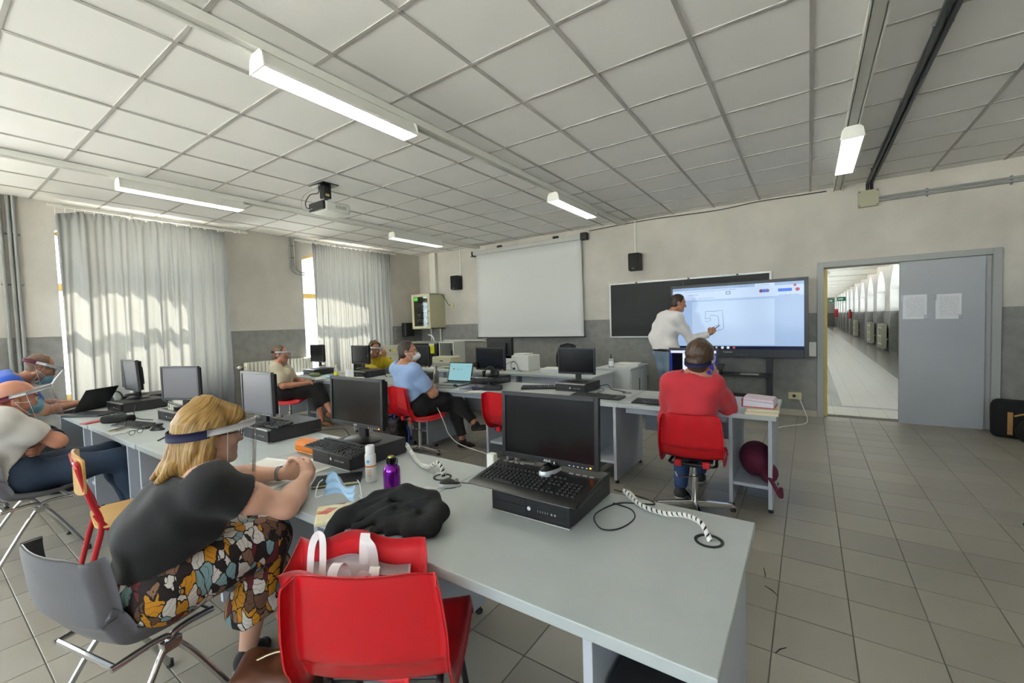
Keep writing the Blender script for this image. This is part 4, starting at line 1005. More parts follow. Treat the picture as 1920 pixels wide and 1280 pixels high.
cable([(-.66, 1.655, ZD+.03), (-.56, 1.70, z), (-.50, 1.66, z), (-.62, 1.60, z), (-.66, 1.46, z), (-.60, 1.37, z), (-.545, 1.40, z), (-.525, 1.50, z), (-.56, 1.57, z), (-.64, 1.59, z)], .0025, M_blk, 'thin black mouse cable looped beside the nearest computer')
cable([(-.63, 1.69, ZD+.02), (-.60, 1.665, ZD+.03), (-.56, 1.63, ZD+.02)], .006, mat('cable_ivory', '#cfcab8', .5), 'short ivory cable behind the nearest computer')
cable([(-3.79, 3.60, ZD+.004), (-3.735, 3.56, ZD+.006), (-3.70, 3.535, ZD-.02), (-3.60, 3.49, .62), (-3.46, 3.46, .52), (-3.33, 3.43, .36), (-3.24, 3.40, .26), (-3.05, 3.36, .19), (-2.72, 3.35, .15), (-2.45, 3.30, .13)], .0045, mat('cable_white', '#d9d8d6', .45), 'long white charger cable hanging from the second row desk')
cable([(-1.84, 4.2, ZD+.03), (-1.75, 4.25, ZD+.05), (-1.68, 4.18, ZD+.02), (-1.60, 4.17, ZD+.01), (-1.50, 4.125, ZD+.004)], .005, M_blk, 'dark cables bunched right of the middle computer')
cable([(-1.84, 4.15, ZD+.04), (-1.72, 4.10, ZD+.02), (-1.75, 4.0, z), (-1.68, 3.96, z), (-1.70, 3.88, z)], .003, M_blk, 'thin dark cable leading to the loose keyboard of the second row')
cable([(-5.27, 4.1, ZD+.05), (-5.18, 4.13, ZD+.07), (-5.12, 4.08, ZD+.02), (-5.05, 4.05, ZD+.003)], .006, M_blk, 'dark cables beside the computer in front of the woman in yellow')
cable([(-5.3, 1.5, ZD+.1), (-5.1, 1.42, ZD+.12), (-4.9, 1.40, ZD+.10), (-4.62, 1.42, ZD+.08)], .004, M_blk, 'black cable arching between the two left computers')
cable([(-5.2, 1.25, ZD+.07), (-5.0, 1.19, ZD+.02), (-4.8, 1.16, ZD+.006), (-4.55, 1.2, ZD+.01)], .004, M_blk, 'black cable drooping in front of the left computer')
cable([(-.12, YF-.06, .285), (-.06, YF-.12, .12), (-.02, YF-.25, .02), (-.05, YF-.55, .006), (-.25, YF-.8, .006), (-.42, YF-1.1, .006)], .006, mat('cable_white', '#d9d8d6', .45), 'white cable from the floor-level socket curling on the floor')
cable([(-2.9, 1.62, ZD+.03), (-2.75, 1.68, ZD+.03), (-2.6, 1.70, ZD+.05), (-2.48, 1.66, ZD+.01), (-2.55, 1.6, z), (-2.3, 1.62, z)], .004, M_blk, 'black cable tangle behind the orange case')
# power strip behind the nearest keyboard
e = E('power_strip', 'cream power strip with a white plug behind the nearest keyboard', 'power strip', (-1.12, 1.60, ZD), .12)
O('body', MB().box(-.14, .14, -.025, .025, 0, .035), mat('strip_cream', '#cbc79c', .5), e, bevel=.005)
O('plug', MB().box(-.14, -.10, -.02, .02, .035, .115), M_white, e, bevel=.006); O('plug', MB().lathe([(.018, 0), (.018, .03)], 12, (-.03, 0, .035)), M_blk, e)
# ================================================================ big interactive display on its stand
def display_screen():
    k = NT('display_page', .25); nt = k.nt
    tc = k.n('TexCoord'); sx = k.n('SeparateXYZ'); k.l(tc.outputs['Generated'], sx.inputs[0]); X, Z = sx.outputs[0], sx.outputs[2]
    def rect(x0, x1, z0, z1): return k.math('MULTIPLY', k.math('COMPARE', X, (x0+x1)/2, (x1-x0)/2), k.math('COMPARE', Z, (z0+z1)/2, (z1-z0)/2))
    c = k.mix(rect(.165, .80, .07, .765), '#9fb9dc', '#b3cbe8')
    c = k.mix(rect(0, 1, .80, .995), c, '#bdd2ee'); c = k.mix(rect(0, 1, .955, 1), c, '#93aed2'); c = k.mix(rect(.66, .80, .955, 1), c, '#c6d9f0')
    n = k.n('TexNoise', i_Scale=160.0); k.l(tc.outputs['Generated'], n.inputs['Vector']); gl = k.math('GREATER_THAN', n.outputs[0], .52)
    for r in ((.02, .14, .968, .98), (.18, .28, .968, .98), (.33, .45, .968, .98), (.50, .60, .968, .98), (.68, .77, .968, .98), (.11, .52, .927, .94), (.13, .22, .872, .888), (.165, .19, .815, .828), (.22, .35, .815, .828), (.83, .97, .80, .815)):
        c = k.mix(k.math('MULTIPLY', k.math('MULTIPLY', rect(*r), gl), .75), c, '#3f5878')
    c = k.mix(rect(.44, .478, .862, .912), c, '#6f88a8'); c = k.mix(rect(.447, .471, .872, .902), c, '#b5c9e2')
    c = k.mix(rect(.825, .92, .86, .905), c, '#1f63dc')
    c = k.mix(rect(0, 1, 0, .05), c, '#141a36')
    def disc(x, z, r, col, c):
        d = k.math('SQRT', k.math('ADD', k.math('POWER', k.math('MULTIPLY', k.math('SUBTRACT', X, x), 1.78), 2.0), k.math('POWER', k.math('SUBTRACT', Z, z), 2.0)))
        return k.mix(k.math('LESS_THAN', d, r), c, col)
    c = disc(.706, .885, .026, '#7e2f5a', c); c = disc(.728, .885, .026, '#2b6fe0', c); c = disc(.75, .885, .026, '#7a5a8a', c); c = disc(.957, .882, .026, '#b3272d', c); c = disc(.94, .945, .018, '#b3272d', c)
    for x, col in ((.245, '#2b4fd8'), (.283, '#8a8a98'), (.32, '#2b55e0'), (.363, '#d9c98a')): c = k.mix(rect(x-.008, x+.008, .012, .038), c, col)
    c = disc(.41, .025, .02, '#d9e2ea', c); c = disc(.455, .025, .02, '#d9e2ea', c); c = disc(.50, .025, .016, '#d05a4a', c)
    em = k.n('Emission', i_Strength=.31); k.l(c, em.inputs[0]); gl = k.n('BsdfGlossy', i_Roughness=.15); ad = k.n('MixShader'); ad.inputs[0].default_value = .03
    k.l(em.outputs[0], ad.inputs[1]); k.l(gl.outputs[0], ad.inputs[2]); k.l(ad.outputs[0], nt.nodes['Material Output'].inputs[0]); return k.M
e = E('interactive_display', 'huge wall-sized touch display on a wheeled stand, showing a page with a hand-drawn square', 'display', (-.895, 7.0, 0))
w, z0, z1 = .893, .86, 1.955
O('housing', MB().box(-w, w, -.0, .09, z0, z1), M_bez, e, bevel=.012)
bz = O('bezel', MB().box(-w, -w+.033, -.012, 0, z0, z1).box(w-.05, w, -.012, 0, z0, z1).box(-w+.033, w-.05, -.012, 0, z1-.045, z1).box(-w+.033, w-.05, -.012, 0, z0, z0+.115), M_bez, e, bevel=.003)
sx0, sx1, sz0, sz1 = -w+.033, w-.05, z0+.115, z1-.045
sc_ = O('screen', MB().box(sx0, sx1, -.006, .002, sz0, sz1), display_screen(), e)
M_ink = mat('drawn_line', '#4d5f80', .6)
def at_scr(u, v): return (sx0+(sx1-sx0)*u, -.0075, sz0+(sz1-sz0)*v)
for P in ([(.276, .50), (.277, .61), (.345, .605), (.412, .615), (.418, .50), (.421, .33), (.40, .31), (.36, .295), (.318, .285)], [(.315, .54), (.35, .54), (.378, .525), (.383, .46), (.382, .39), (.36, .37), (.325, .345)], [(.272, .50), (.278, .49), (.30, .495), (.315, .505), (.318, .47), (.308, .45), (.285, .445), (.272, .455)]):
    O('drawn_line', MB().tube([at_scr(*p) for p in P], .0022, 5), M_ink, sc_)
text('Touchview', .028, M_wht, 'brand_lettering', bz, wall_txt(-.09, -.0125, z0+.075), .0003)
q = MB()
for x in (-.30, -.24, .03, .07, .1, .16): q.box(x-.008, x+.008, -.0132, -.012, z0+.03, z0+.04)
O('buttons', q, mat('button_grey', '#55565a', .4), bz, kind='stuff')
for x in (-.43, .43):
    O('stand_post', MB().box(x-.04, x+.04, .09, .15, .07, 1.5), M_bez, e, bevel=.004)
    ft = O('stand_foot', MB().box(x-.035, x+.035, -.28, .28, .055, .1), M_bez, e, bevel=.006)
    for yy in (-.24, .22): O('caster', MB().tube([(x-.015, yy, .028), (x+.015, yy, .028)], .028, 14), M_bez, ft)
O('stand_crossbar', MB().box(-.39, .39, .1, .14, .25, .31), M_bez, e)
O('stand_shelf', MB().box(-.47, .45, -.2, .14, .60, .625), M_bez, e, bevel=.003)
T(O('paper_sheet', MB().box(-.81, -.58, 6.83, 7.03, .6255, .6275), mat('paper_dim', '#a5a29a', .7)), 'sheet lying on the shelf of the display stand', 'paper')
e = E('document_camera', 'small dark device with pale buttons on the display stand shelf', 'device', (-1.15, 6.95, .6255))
O('body', MB().box(-.09, .09, -.06, .06, 0, .06), M_blk, e, bevel=.01); O('tray', MB().prism([(-.08, 0), (.1, 0), (.13, .07), (-.06, .07)], -.05, .05, Matrix(((1, 0, 0, 0), (0, 0, 1, 0), (0, 1, 0, .06), (0, 0, 0, 1)))), M_blk, e); O('button', MB().box(-.08, -.03, -.066, -.06, .01, .045), M_wht, e, bevel=.003)

# ================================================================ chairs
M_red = mat('red_plastic', '#c81722', .28, spec=.5, coat=.15); M_gry = mat('grey_plastic', '#66656a', .38); M_chr = mat('chrome', '#cfcfcf', .12, 1.0); M_fblk = mat('black_steel', '#191919', .4)
def shell(e, m_, wb=.40, ws=.42, back=.36, hs=.44, name='shell', flange=.05, ys=1.0):
    'one-piece moulded seat and back; front is +y'
    prof = [(-.262, hs+back), (-.257, hs+back-.05), (-.243, hs+back*.62), (-.228, hs+back*.35), (-.208, hs+.10), (-.172, hs+.036), (-.115, hs+.006), (0, hs-.004), (.09, hs), (.16, hs+.012), (.205, hs+.008), (.22, hs-.008)]
    Pf = [Vector((0, a*ys, b)) for a, b in prof]; Q = bez(Pf, 4); nv = len(Q); nu = 29
    G = np.zeros((nu, nv, 3))
    for j, q in enumerate(Q):
        t = j/(nv-1); tan = (Q[min(j+1, nv-1)]-Q[max(j-1, 0)]).normalized(); nrm = Vector((0, -tan.z, tan.y))   # points to the sitter
        if nrm.y < 0 and t < .4: nrm = -nrm
        if nrm.z < 0 and t > .6: nrm = -nrm
        wid = (wb*(.90+.10*min(1, t*5)) if t < .5 else wb+(ws-wb)*(t-.5)*2)/2
        bk = max(0, 1-t*2.2)
        for i in range(nu):
            u = -1+2*i/(nu-1); a = abs(u)
            x = wid*math.copysign(min(a, .86)/.86, u)
            dish = .028*(a/.86)**2 if a < .86 else .028
            drop = 0 if a < .86 else (a-.86)/.14
            off = dish*(.6+.5*bk) - (flange*drop**1.3 if flange > 0 else flange*(drop**.8)*(1.0 if t < .45 else max(.35, 1-(t-.45)*2.2)))
            x += math.copysign((.012 if flange > 0 else .006)*drop, u)
            cor = 0
            if t < .06: cor = -(.06-t)/.06*.0 - .018*max(0, a-.6)/.4*(1-t/.06)
            if t > .92: cor = -.02*max(0, a-.6)/.4*(t-.92)/.08
            G[i, j] = (x, q.y+nrm.y*off, q.z+nrm.z*off + (cor if t < .06 else 0))
            if t > .92: G[i, j, 1] += cor
    return O(name, MB().grid(G, thick=.007), m_, e, smooth=True)
def swivel_chair(x, y, rz, label, hs=.44, brz=.3):
    e = E('swivel_chair', label, 'chair', (x, y, 0), rz, 'red moulded swivel chairs')
    shell(e, M_red, hs=hs)
    f = MB()
    O('seat_frame', MB().tube([(-.14, -.15, hs-.03), (.14, -.15, hs-.03), (.16, -.12, hs-.03), (.15, .12, hs-.035), (.12, .15, hs-.035), (-.12, .15, hs-.035), (-.15, .12, hs-.035), (-.16, -.12, hs-.03)], .011, 8, closed=True).box(-.13, .13, -.03, .03, hs-.05, hs-.03).box(-.03, .03, -.14, .14, hs-.052, hs-.035), M_fblk, e)
    for sx in (-.095, .095): O('lug', MB().box(sx-.025, sx+.025, -.172, -.13, hs-.045, hs-.0), M_red, e, bevel=.006)
    O('column', MB().lathe([(.016, .25), (.016, hs-.05)], 14), M_chr, e, smooth=.6); O('column_sleeve', MB().lathe([(.026, .06), (.026, .26), (.02, .265)], 16), M_chr, e, smooth=.6)
    lv = O('lever', MB().tube([(0, 0, hs-.17), (-.12, -.02, hs-.175)], .005, 6), M_chr, e); O('lever_grip', MB().tube([(-.12, -.02, hs-.175), (-.135, -.02, hs-.14)], .006, 6), M_wht, lv)
    for k in range(4):
        a = brz+k*PI/2; M_ = rotz(a)
        lg = O('base_leg', MB().prism([(.0, .03), (.0, .075), (.27, .055), (.29, .03), (.27, .028)], -.014, .014, M_ @ Matrix(((1, 0, 0, 0), (0, 0, -1, 0), (0, 1, 0, 0), (0, 0, 0, 1)))), M_chr, e, bevel=.003)
        O('glide', MB().lathe([(.018, 0), (.02, .008), (.01, .03)], 10, (.27*math.cos(a), .27*math.sin(a), 0)), M_foot, lg)
    return e
swivel_chair(-3.70, 3.40, -.25, 'red swivel chair under the man in the blue shirt', hs=.43)
swivel_chair(-.715, 3.40, .10, 'red swivel chair under the woman in the red sweater, seen from behind', hs=.42)
swivel_chair(-6.36, 3.30, -.85, 'red swivel chair under the woman in cream by the radiator', hs=.42)
swivel_chair(-4.24, 3.46, -.30, 'empty red swivel chair behind the chair of the man in blue shirt', hs=.46)
swivel_chair(-2.42, 3.50, -.02, 'empty red swivel chair at the second row, half hidden by the nearest monitor', hs=.44)
e = E('stacking_chair', 'red moulded chair at the near row, a red and white shopping bag on its seat', 'chair', (-1.107, .873, 0), .585)
shell(e, M_red, wb=.42, ws=.44, hs=.425, back=.385, flange=.042)
for sx in (-1, 1):
    O('side_frame', MB().tube(bez([(sx*.21, -.22, .012), (sx*.175, -.13, .30), (sx*.165, -.10, .405), (sx*.165, .10, .41), (sx*.175, .13, .38), (sx*.21, .2, .012)], 5), .0115, 10), M_fblk, e, smooth=.9)
    O('crossbar', MB().tube([(-.165, sx*.1, .405), (.165, sx*.1, .405)], .009, 8), M_fblk, e)
    for yy in (-.22, .2): O('foot_cap', MB().lathe([(.014, 0), (.014, .03)], 10, (sx*.21, yy, 0)), M_foot, e)
def trestle_chair(x, y, rz, label, hs=.43):
    e = E('trestle_chair', label, 'chair', (x, y, 0), rz, 'grey moulded chairs on chrome legs')
    shell(e, M_gry, wb=.43, ws=.44, hs=hs, back=.345, name='shell', flange=-.055, ys=.93)
    for sx in (-1, 1):
        X = sx*.175
        O('front_leg', MB().tube(bez([(X, -.16, hs-.045), (X, -.02, hs-.04), (X, .02, hs-.07), (X*1.12, .09, .25), (X*1.25, .21, .012)], 6), .011, 10), M_chr, e, smooth=.9)
        O('rear_leg', MB().tube(bez([(X, .16, hs-.045), (X, .05, hs-.04), (X, .0, hs-.07), (X*1.12, -.08, .25), (X*1.25, -.22, .012)], 6), .011, 10), M_chr, e, smooth=.9)
        O('joint', MB().box(X-.014, X+.014, -.02, .045, hs-.10, hs-.06), M_chr, e, bevel=.005)
        for yy in (.21, -.22): O('foot_cap', MB().lathe([(.013, 0), (.013, .03)], 10, (X*1.25, yy, 0)), M_foot, e)
    for yy in (-.15, .15): O('crossbar', MB().tube([(-.175, yy, hs-.045), (.175, yy, hs-.045)], .01, 8), M_chr, e)
    return e
trestle_chair(-2.05, .455, .22, 'grey moulded chair on chrome legs under the woman in black')
trestle_chair(-4.28, .46, .06, 'grey moulded chair on chrome legs under the man in the white T-shirt')
# wooden school chair with a red tube frame
M_rtube = mat('red_tube', '#b3161f', .25, coat=.4)
def wood_mat(name, a, b):
    k = NT(name, .35); tc = k.n('TexCoord'); mp = k.n('Mapping'); mp.inputs['Scale'].default_value = (30, 2.5, 30); k.l(tc.outputs['Object'], mp.inputs[0])
    n = k.n('TexNoise', i_Scale=1.5, i_Detail=6.0); k.l(mp.outputs[0], n.inputs['Vector']); k.l(k.mix(n.outputs[0], a, b), k.b.inputs['Base Color']); return k.M
M_ply = wood_mat('beech_plywood', '#b98b46', '#d3ab68')
e = E('school_chair', 'plywood school chair with red tube frame beside the woman in black', 'chair', (-3.24, .755, 0), -.12)
for sx in (-1, 1):
    X = sx*.175
    O('back_post', MB().tube(bez([(X*.7, -.245, .80), (X*.93, -.24, .795), (X, -.232, .75), (X, -.20, .60), (X, -.165, .46), (X*1.05, -.20, .30), (X*1.1, -.27, .012)], 5), .0135, 12), M_rtube, e, smooth=.9)
    O('side_rail', MB().tube(bez([(X, -.185, .52), (X, -.15, .445), (X, -.10, .425), (X, .15, .43), (X, .2, .40), (X*1.05, .24, .012)], 5), .0125, 12), M_rtube, e, smooth=.9)
    for yy, xx in ((-.27, X*1.1), (.24, X*1.05)): O('foot_cap', MB().lathe([(.016, 0), (.016, .04)], 10, (xx, yy, 0)), M_foot, e)
O('top_bar', MB().tube([(-.13, -.245, .80), (.13, -.245, .80)], .0135, 12), M_rtube, e, smooth=.9)
O('rear_bar', MB().tube([(-.175, -.1, .425), (.175, -.1, .425)], .011, 10), M_rtube, e)
G = np.zeros((20, 10, 3))
for i in range(20):
    for j in range(10):
        u = -1+2*i/19; v = j/9; G[i, j] = (u*.19*(1-.12*max(0, v-.75)*max(0, abs(u)-.5)*4), -.215-.03*(1-u*u)+.02*v*0, .625+.21*v-.02*abs(u)**4*(1 if v > .5 else -1)*abs(v-.5)*2)
O('backrest', MB().grid(G, thick=.011), M_ply, e, smooth=.7)
O('seat', MB().prism(rrect(.40, .38, .07, 6), .44, .452), M_ply, e, bevel=.003, seg=2)
# office chairs behind the desks
M_fab = mat('office_fabric', '#2c2d2c', .9, bump=.4, bscale=600)
def office_chair(x, y, rz, label, zt):
    e = E('office_chair', label, 'chair', (x, y, 0), rz, 'dark office chairs'); zb = zt-.5
    G = np.zeros((22, 16, 3))
    for i in range(22):
        for j in range(16):
            u = -1+2*i/21; v = j/15; w = .22*(1-.55*max(0, v-.45)**2*2.2)*(.9+.1*v); G[i, j] = (u*w, -.24+.05*u*u+.03*math.sin(v*PI), zb+.5*v-.03*u*u*(v > .6)*v)
    O('backrest', MB().grid(G, thick=.05), M_fab, e, smooth=True)
    O('seat', MB().prism(rrect(.46, .44, .1, 5), .43, .50), M_fab, e, bevel=.02, seg=3, smooth=.7)
    O('back_bar', MB().box(-.03, .03, -.30, -.265, .40, zb+.3).box(-.03, .03, -.3, 0, .39, .42), M_fblk, e)
    O('column', MB().lathe([(.03, .08), (.03, .4)], 12), M_fblk, e)
    for k in range(5):
        a = k*2*PI/5; lg = O('base_leg', MB().box(0, .28, -.02, .02, .06, .1, rotz(a)), M_fblk, e, bevel=.008)
        O('caster', MB().tube([(.26*math.cos(a)-.012*math.sin(a), .26*math.sin(a)+.012*math.cos(a), .029), (.26*math.cos(a)+.012*math.sin(a), .26*math.sin(a)-.012*math.cos(a), .029)], .028, 12), M_fblk, lg)
office_chair(-3.42, 6.35, PI-.1, 'dark rounded office chair behind the white printer, against the grey wall', 1.08)
office_chair(-7.05, 4.78, 2.3, 'dark rounded office chair left of the woman in yellow', 1.0)

# ================================================================ things on the desks
M_paper = mat('paper', '#d9d9d5', .8); 
def printed(name, seed, dens=.5):
    k = NT(name, .75); tc = k.n('TexCoord'); sx = k.n('SeparateXYZ'); k.l(tc.outputs['Generated'], sx.inputs[0])
    w = k.math('LESS_THAN', k.math('FRACT', k.math('MULTIPLY', sx.outputs[1], 38.0)), .38); n = k.n('TexNoise', i_Scale=55.0+seed); k.l(tc.outputs['Generated'], n.inputs['Vector'])
    w = k.math('MULTIPLY', w, k.math('GREATER_THAN', n.outputs[0], dens)); w = k.math('MULTIPLY', w, k.math('COMPARE', sx.outputs[0], .5, .4)); w = k.math('MULTIPLY', w, k.math('COMPARE', sx.outputs[1], .5, .43))
    k.l(k.mix(k.math('MULTIPLY', w, .35), '#dcdbd6', '#55585e'), k.b.inputs['Base Color']); return k.M
def sheet(x, y, z, rz, label, w=.21, d=.297, m_=None, group='loose paper sheets', curl=0):
    G = np.zeros((8, 10, 3))
    for i in range(8):
        for j in range(10): G[i, j] = (-w/2+w*i/7, -d/2+d*j/9, .0012+curl*max(0, j/9-.6)**2)
    o = O('paper_sheet', MB().grid(G, thick=.0012), m_ or M_paper, smooth=True); o.location = (x, y, z); o.rotation_euler = (0, 0, rz); return T(o, label, 'paper', group)
sheet(-2.20, 1.10, ZD, .12, 'printed sheet under the forearms of the woman in black', .30, .42, printed('print_a', 1))
sheet(-2.42, 1.06, ZD+.0015, .25, 'second printed sheet, partly below the first one, near her left elbow', m_=printed('print_b', 5))
sheet(-5.78, 1.0, ZD, .5, 'white sheet in front of the open laptop at the window end', m_=printed('print_c', 9, .6)); sheet(-5.62, 1.12, ZD+.0015, .8, 'white sheet lying partly below the blue water bottle', m_=printed('print_c2', 9, .6))
sheet(-1.19, 3.72, ZD, -.35, 'blank white sheet left of the woman in red', .21, .297)
sheet(-2.36, 5.98+.25, .755, .2, 'flat white sheet on the low cupboard'); 
def stack(name, x, y, z, rz, label, n, w, d, th, mats_, cat='paper'):
    e = E(name, label, cat, (x, y, z), rz); zz = 0
    for k in range(n):
        a = random.uniform(-.05, .05); O('sheet_bundle', MB().box(-w/2, w/2, -d/2, d/2, zz, zz+th, rotz(a)), mats_[k % len(mats_)], e, bevel=.002); zz += th+.0006
    return e
stack('paper_stack', -2.28, 6.42, .755, .1, 'low stack of white papers on the cupboard', 3, .34, .24, .012, [M_paper, mat('paper_grey', '#b9bbbc', .6)])
stack('paper_stack', -3.05, 5.42, ZD, .15, 'white stack of papers with a crumpled sheet right of the white printer', 3, .30, .28, .02, [M_paper, mat('paper_blueish', '#c9cfdf', .7)])
stack('paper_stack', -2.75, 5.55, ZD, -.1, 'thin stack of white papers behind the middle monitor', 2, .30, .22, .012, [M_paper])
for x, y, a, lb in ((-5.55, 5.22, .1, 'white loose papers at the foot of the beige instrument case'), (-5.25, 5.25, -.15, 'white papers at the desk edge before the blue-shirted man')):
    stack('paper_stack', x, y, ZD, a, lb, 2, .30, .22, .008, [M_paper])
# books of the woman in red
e = E('book', 'cream paperback lying lowest in the stack at the desk corner', 'book', (-.292, 3.70, ZD), .06, 'books at the desk corner')
def book(e, w, d, h, cov, pages=M_paper):
    O('cover', MB().box(-w/2, w/2, -d/2, d/2, 0, .003).box(-w/2, w/2, -d/2, d/2, h-.003, h).box(-w/2, -w/2+.003, -d/2, d/2, .003, h-.003), cov, e)
    O('pages', MB().box(-w/2+.003, w/2-.005, -d/2+.005, d/2-.005, .003, h-.003), pages, e)
book(e, .215, .29, .024, mat('cover_cream', '#cfc4a0', .5), mat('pages_cream', '#d9cfb4', .8))
e = E('book', 'cream paperback in the middle of the stack at the desk corner', 'book', (-.29, 3.705, ZD+.0245), .1, 'books at the desk corner'); book(e, .21, .28, .02, mat('cover_cream', '#cfc4a0', .5), mat('pages_cream', '#d9cfb4', .8))
e = E('book', 'thick white book with open fanned pages and pink cover on top of the stack', 'book', (-.305, 3.735, ZD+.045), -.05, 'books at the desk corner')
O('cover', MB().box(-.105, .105, -.12, .12, 0, .004).box(-.11, -.104, -.12, .12, 0, .06), mat('cover_pink', '#c8375a', .45), e); O('pages', MB().prism([(-.1, .005), (.1, .005), (.1, .035), (-.1, .052)], -.115, .115, Matrix(((1, 0, 0, 0), (0, 0, 1, 0), (0, 1, 0, 0), (0, 0, 0, 1)))), mat('pages_white', '#d8d6de', .7), e)
O('loose_pages', MB().prism([(-.1, .053), (.1, .036), (.09, .056), (-.1, .066)], -.1, .11, Matrix(((1, 0, 0, 0), (0, 0, 1, 0), (0, 1, 0, 0), (0, 0, 0, 1)))), mat('pages_pinkish', '#dccbd6', .7), e)
# bottles
def lathe_thing(name, label, cat, loc, parts, group=None):
    e = E(name, label, cat, loc, 0, group)
    for nm, prof, m_ in parts: O(nm, MB().lathe(prof, 28), m_, e, smooth=.7)
    return e
M_purp = mat('purple_metal', '#7a1399', .2, .75, coat=.6); M_steel = mat('brushed_steel', '#8d8983', .28, .9); M_green = mat('lime_lacquer', '#8cc926', .3); 
e = lathe_thing('water_bottle', 'purple metal drinking bottle with black cap on the near row', 'bottle', (-1.474, 1.184, ZD), [('body', [(.030, 0), (.035, .004), (.036, .01), (.036, .115), (.033, .128), (.025, .138), (.019, .142), (.019, .146)], M_purp), ('cap', [(.019, .146), (.021, .148), (.021, .168), (.014, .173)], M_mblk), ('cap_top', [(.014, .173), (.013, .177), (.0, .177)], mat('cap_gold', '#b3a05a', .3, .8))])
O('carabiner', MB().tube(bez([(.021, 0, .168), (.034, .0, .172), (.040, 0, .165), (.036, 0, .148), (.028, 0, .145), (.021, 0, .155)], 5), .0022, 6), M_mblk, e, smooth=True)
e = lathe_thing('spray_bottle', 'white spray can with orange stripe beside the purple bottle', 'bottle', (-1.716, 1.257, ZD), [('body', [(.024, 0), (.0255, .003), (.0255, .125), (.023, .131)], mat('spray_white', '#dcdcdc', .3)), ('cap', [(.021, .131), (.0215, .133), (.0215, .166), (.019, .171), (.0, .172)], mat('spray_cap', '#e2e2e0', .35))])
b = [c for c in e.children if c.name.startswith('body')][0]
O('stripe', MB().lathe([(.0257, .072), (.0257, .079)], 28), mat('stripe_orange', '#d9772f', .4), b); O('logo_drop', MB().lathe([(.008, 0), (.008, .001)], 14, M=TR(.012, -.0228, .10, .5, PI/2)), mat('logo_blue', '#6fb3dc', .4), b)
q = MB()
for k in range(4): q.box(-.004, .014, -.0262, -.0245, .03+k*.009, .033+k*.009, rotz(.45))
O('small_print', q, mat('print_salmon', '#d99a6a', .5), b, kind='stuff')
lathe_thing('water_bottle', 'brushed steel bottle beside the open laptop of the second row', 'bottle', (-3.844, 3.837, ZD), [('body', [(.032, 0), (.036, .004), (.036, .12), (.032, .145), (.02, .175), (.0175, .19)], M_steel), ('cap', [(.019, .19), (.019, .222), (.016, .226)], M_steel)])
lathe_thing('water_bottle', 'lime green bottle beside the switched-on monitor', 'bottle', (-1.04, 4.20, ZD), [('body', [(.032, 0), (.036, .004), (.036, .12), (.032, .145), (.02, .172), (.018, .182)], M_green), ('cap', [(.0205, .182), (.0205, .213), (.018, .217)], M_green)])
M_pet = mat('clear_plastic', '#dfe6ea', .08, alpha=.35)
lathe_thing('drink_bottle', 'small plastic bottle with yellow cap and dark drink left inside', 'bottle', (-5.83, 3.74, ZD), [('body', [(.030, 0), (.032, .004), (.031, .12), (.026, .145), (.014, .165), (.014, .17)], M_pet), ('drink', [(.029, .003), (.030, .008), (.0295, .03), (.0, .031)], mat('cola', '#3a140a', .2)), ('wrapper', [(.0325, .035), (.0325, .085)], mat('label_lemon', '#ddd53a', .45)), ('cap', [(.016, .17), (.016, .19), (.0, .191)], mat('cap_yellow', '#e0d22a', .4))])
lathe_thing('water_bottle', 'pale blue plastic water bottle in front of the left computer', 'bottle', (-5.93, 1.22, ZD), [('body', [(.03, 0), (.033, .005), (.033, .05), (.030, .055), (.033, .06), (.033, .11), (.03, .135), (.016, .155)], mat('blue_plastic', '#7ea6cf', .12, alpha=.5)), ('cap', [(.024, .155), (.026, .158), (.026, .178), (.022, .185)], mat('cap_clear', '#cfdbe8', .2, alpha=.7))])
lathe_thing('sanitizer_bottle', 'clear hand sanitizer bottle with black pump on the low cupboard', 'bottle', (-2.40, 6.0, .755), [('body', [(.034, 0), (.036, .004), (.036, .12), (.03, .135), (.012, .142)], mat('sanitizer_clear', '#d5dade', .1, alpha=.55)), ('wrapper', [(.0365, .03), (.0365, .10)], mat('label_white', '#dfe0e2', .5)), ('pump', [(.014, .142), (.014, .165), (.006, .167), (.006, .185), (.014, .187), (.014, .196)], M_blk)])
# laptops
def laptop(x, y, rz, label, sm, w=.36, d=.25, ang=1.85, base_m=None):
    e = E('laptop', label, 'laptop', (x, y, ZD), rz, 'open laptops')
    O('base', MB().box(-w/2, w/2, 0, d, .003, .022), base_m or M_bez, e, bevel=.004)
    ks = MB()
    for r in range(5):
        for c in range(14): ks.box(-w*.45+c*w*.9/14, -w*.45+(c+.82)*w*.9/14, d*.45+r*.021, d*.45+r*.021+.017, .022, .0235)
    O('keys', ks, M_key, e, kind='stuff')
    L = Matrix.Translation((0, d-.005, .02)) @ Matrix.Rotation(ang-PI/2-PI/2, 4, 'X')
    lid = O('lid', MB().box(-w/2, w/2, -.006, .004, 0, d*.98, Matrix.Translation((0, d-.005, .02)) @ Matrix.Rotation(-(ang-PI/2), 4, 'X')), M_bez, e, bevel=.003)
    O('screen', MB().box(-w/2+.012, w/2-.012, -.0075, -.006, .018, d*.98-.012, Matrix.Translation((0, d-.005, .02)) @ Matrix.Rotation(-(ang-PI/2), 4, 'X')), sm, lid)
    for s in (-1, 1): O('hinge', MB().tube([(s*w*.33-.02, d-.005, .022), (s*w*.33+.02, d-.005, .022)], .006, 8), M_bez, e)
    return e
k = NT('laptop_page', .2); tc = k.n('TexCoord'); sx = k.n('SeparateXYZ'); k.l(tc.outputs['Generated'], sx.inputs[0])
n = k.n('TexNoise', i_Scale=70.0); k.l(tc.outputs['Generated'], n.inputs['Vector'])
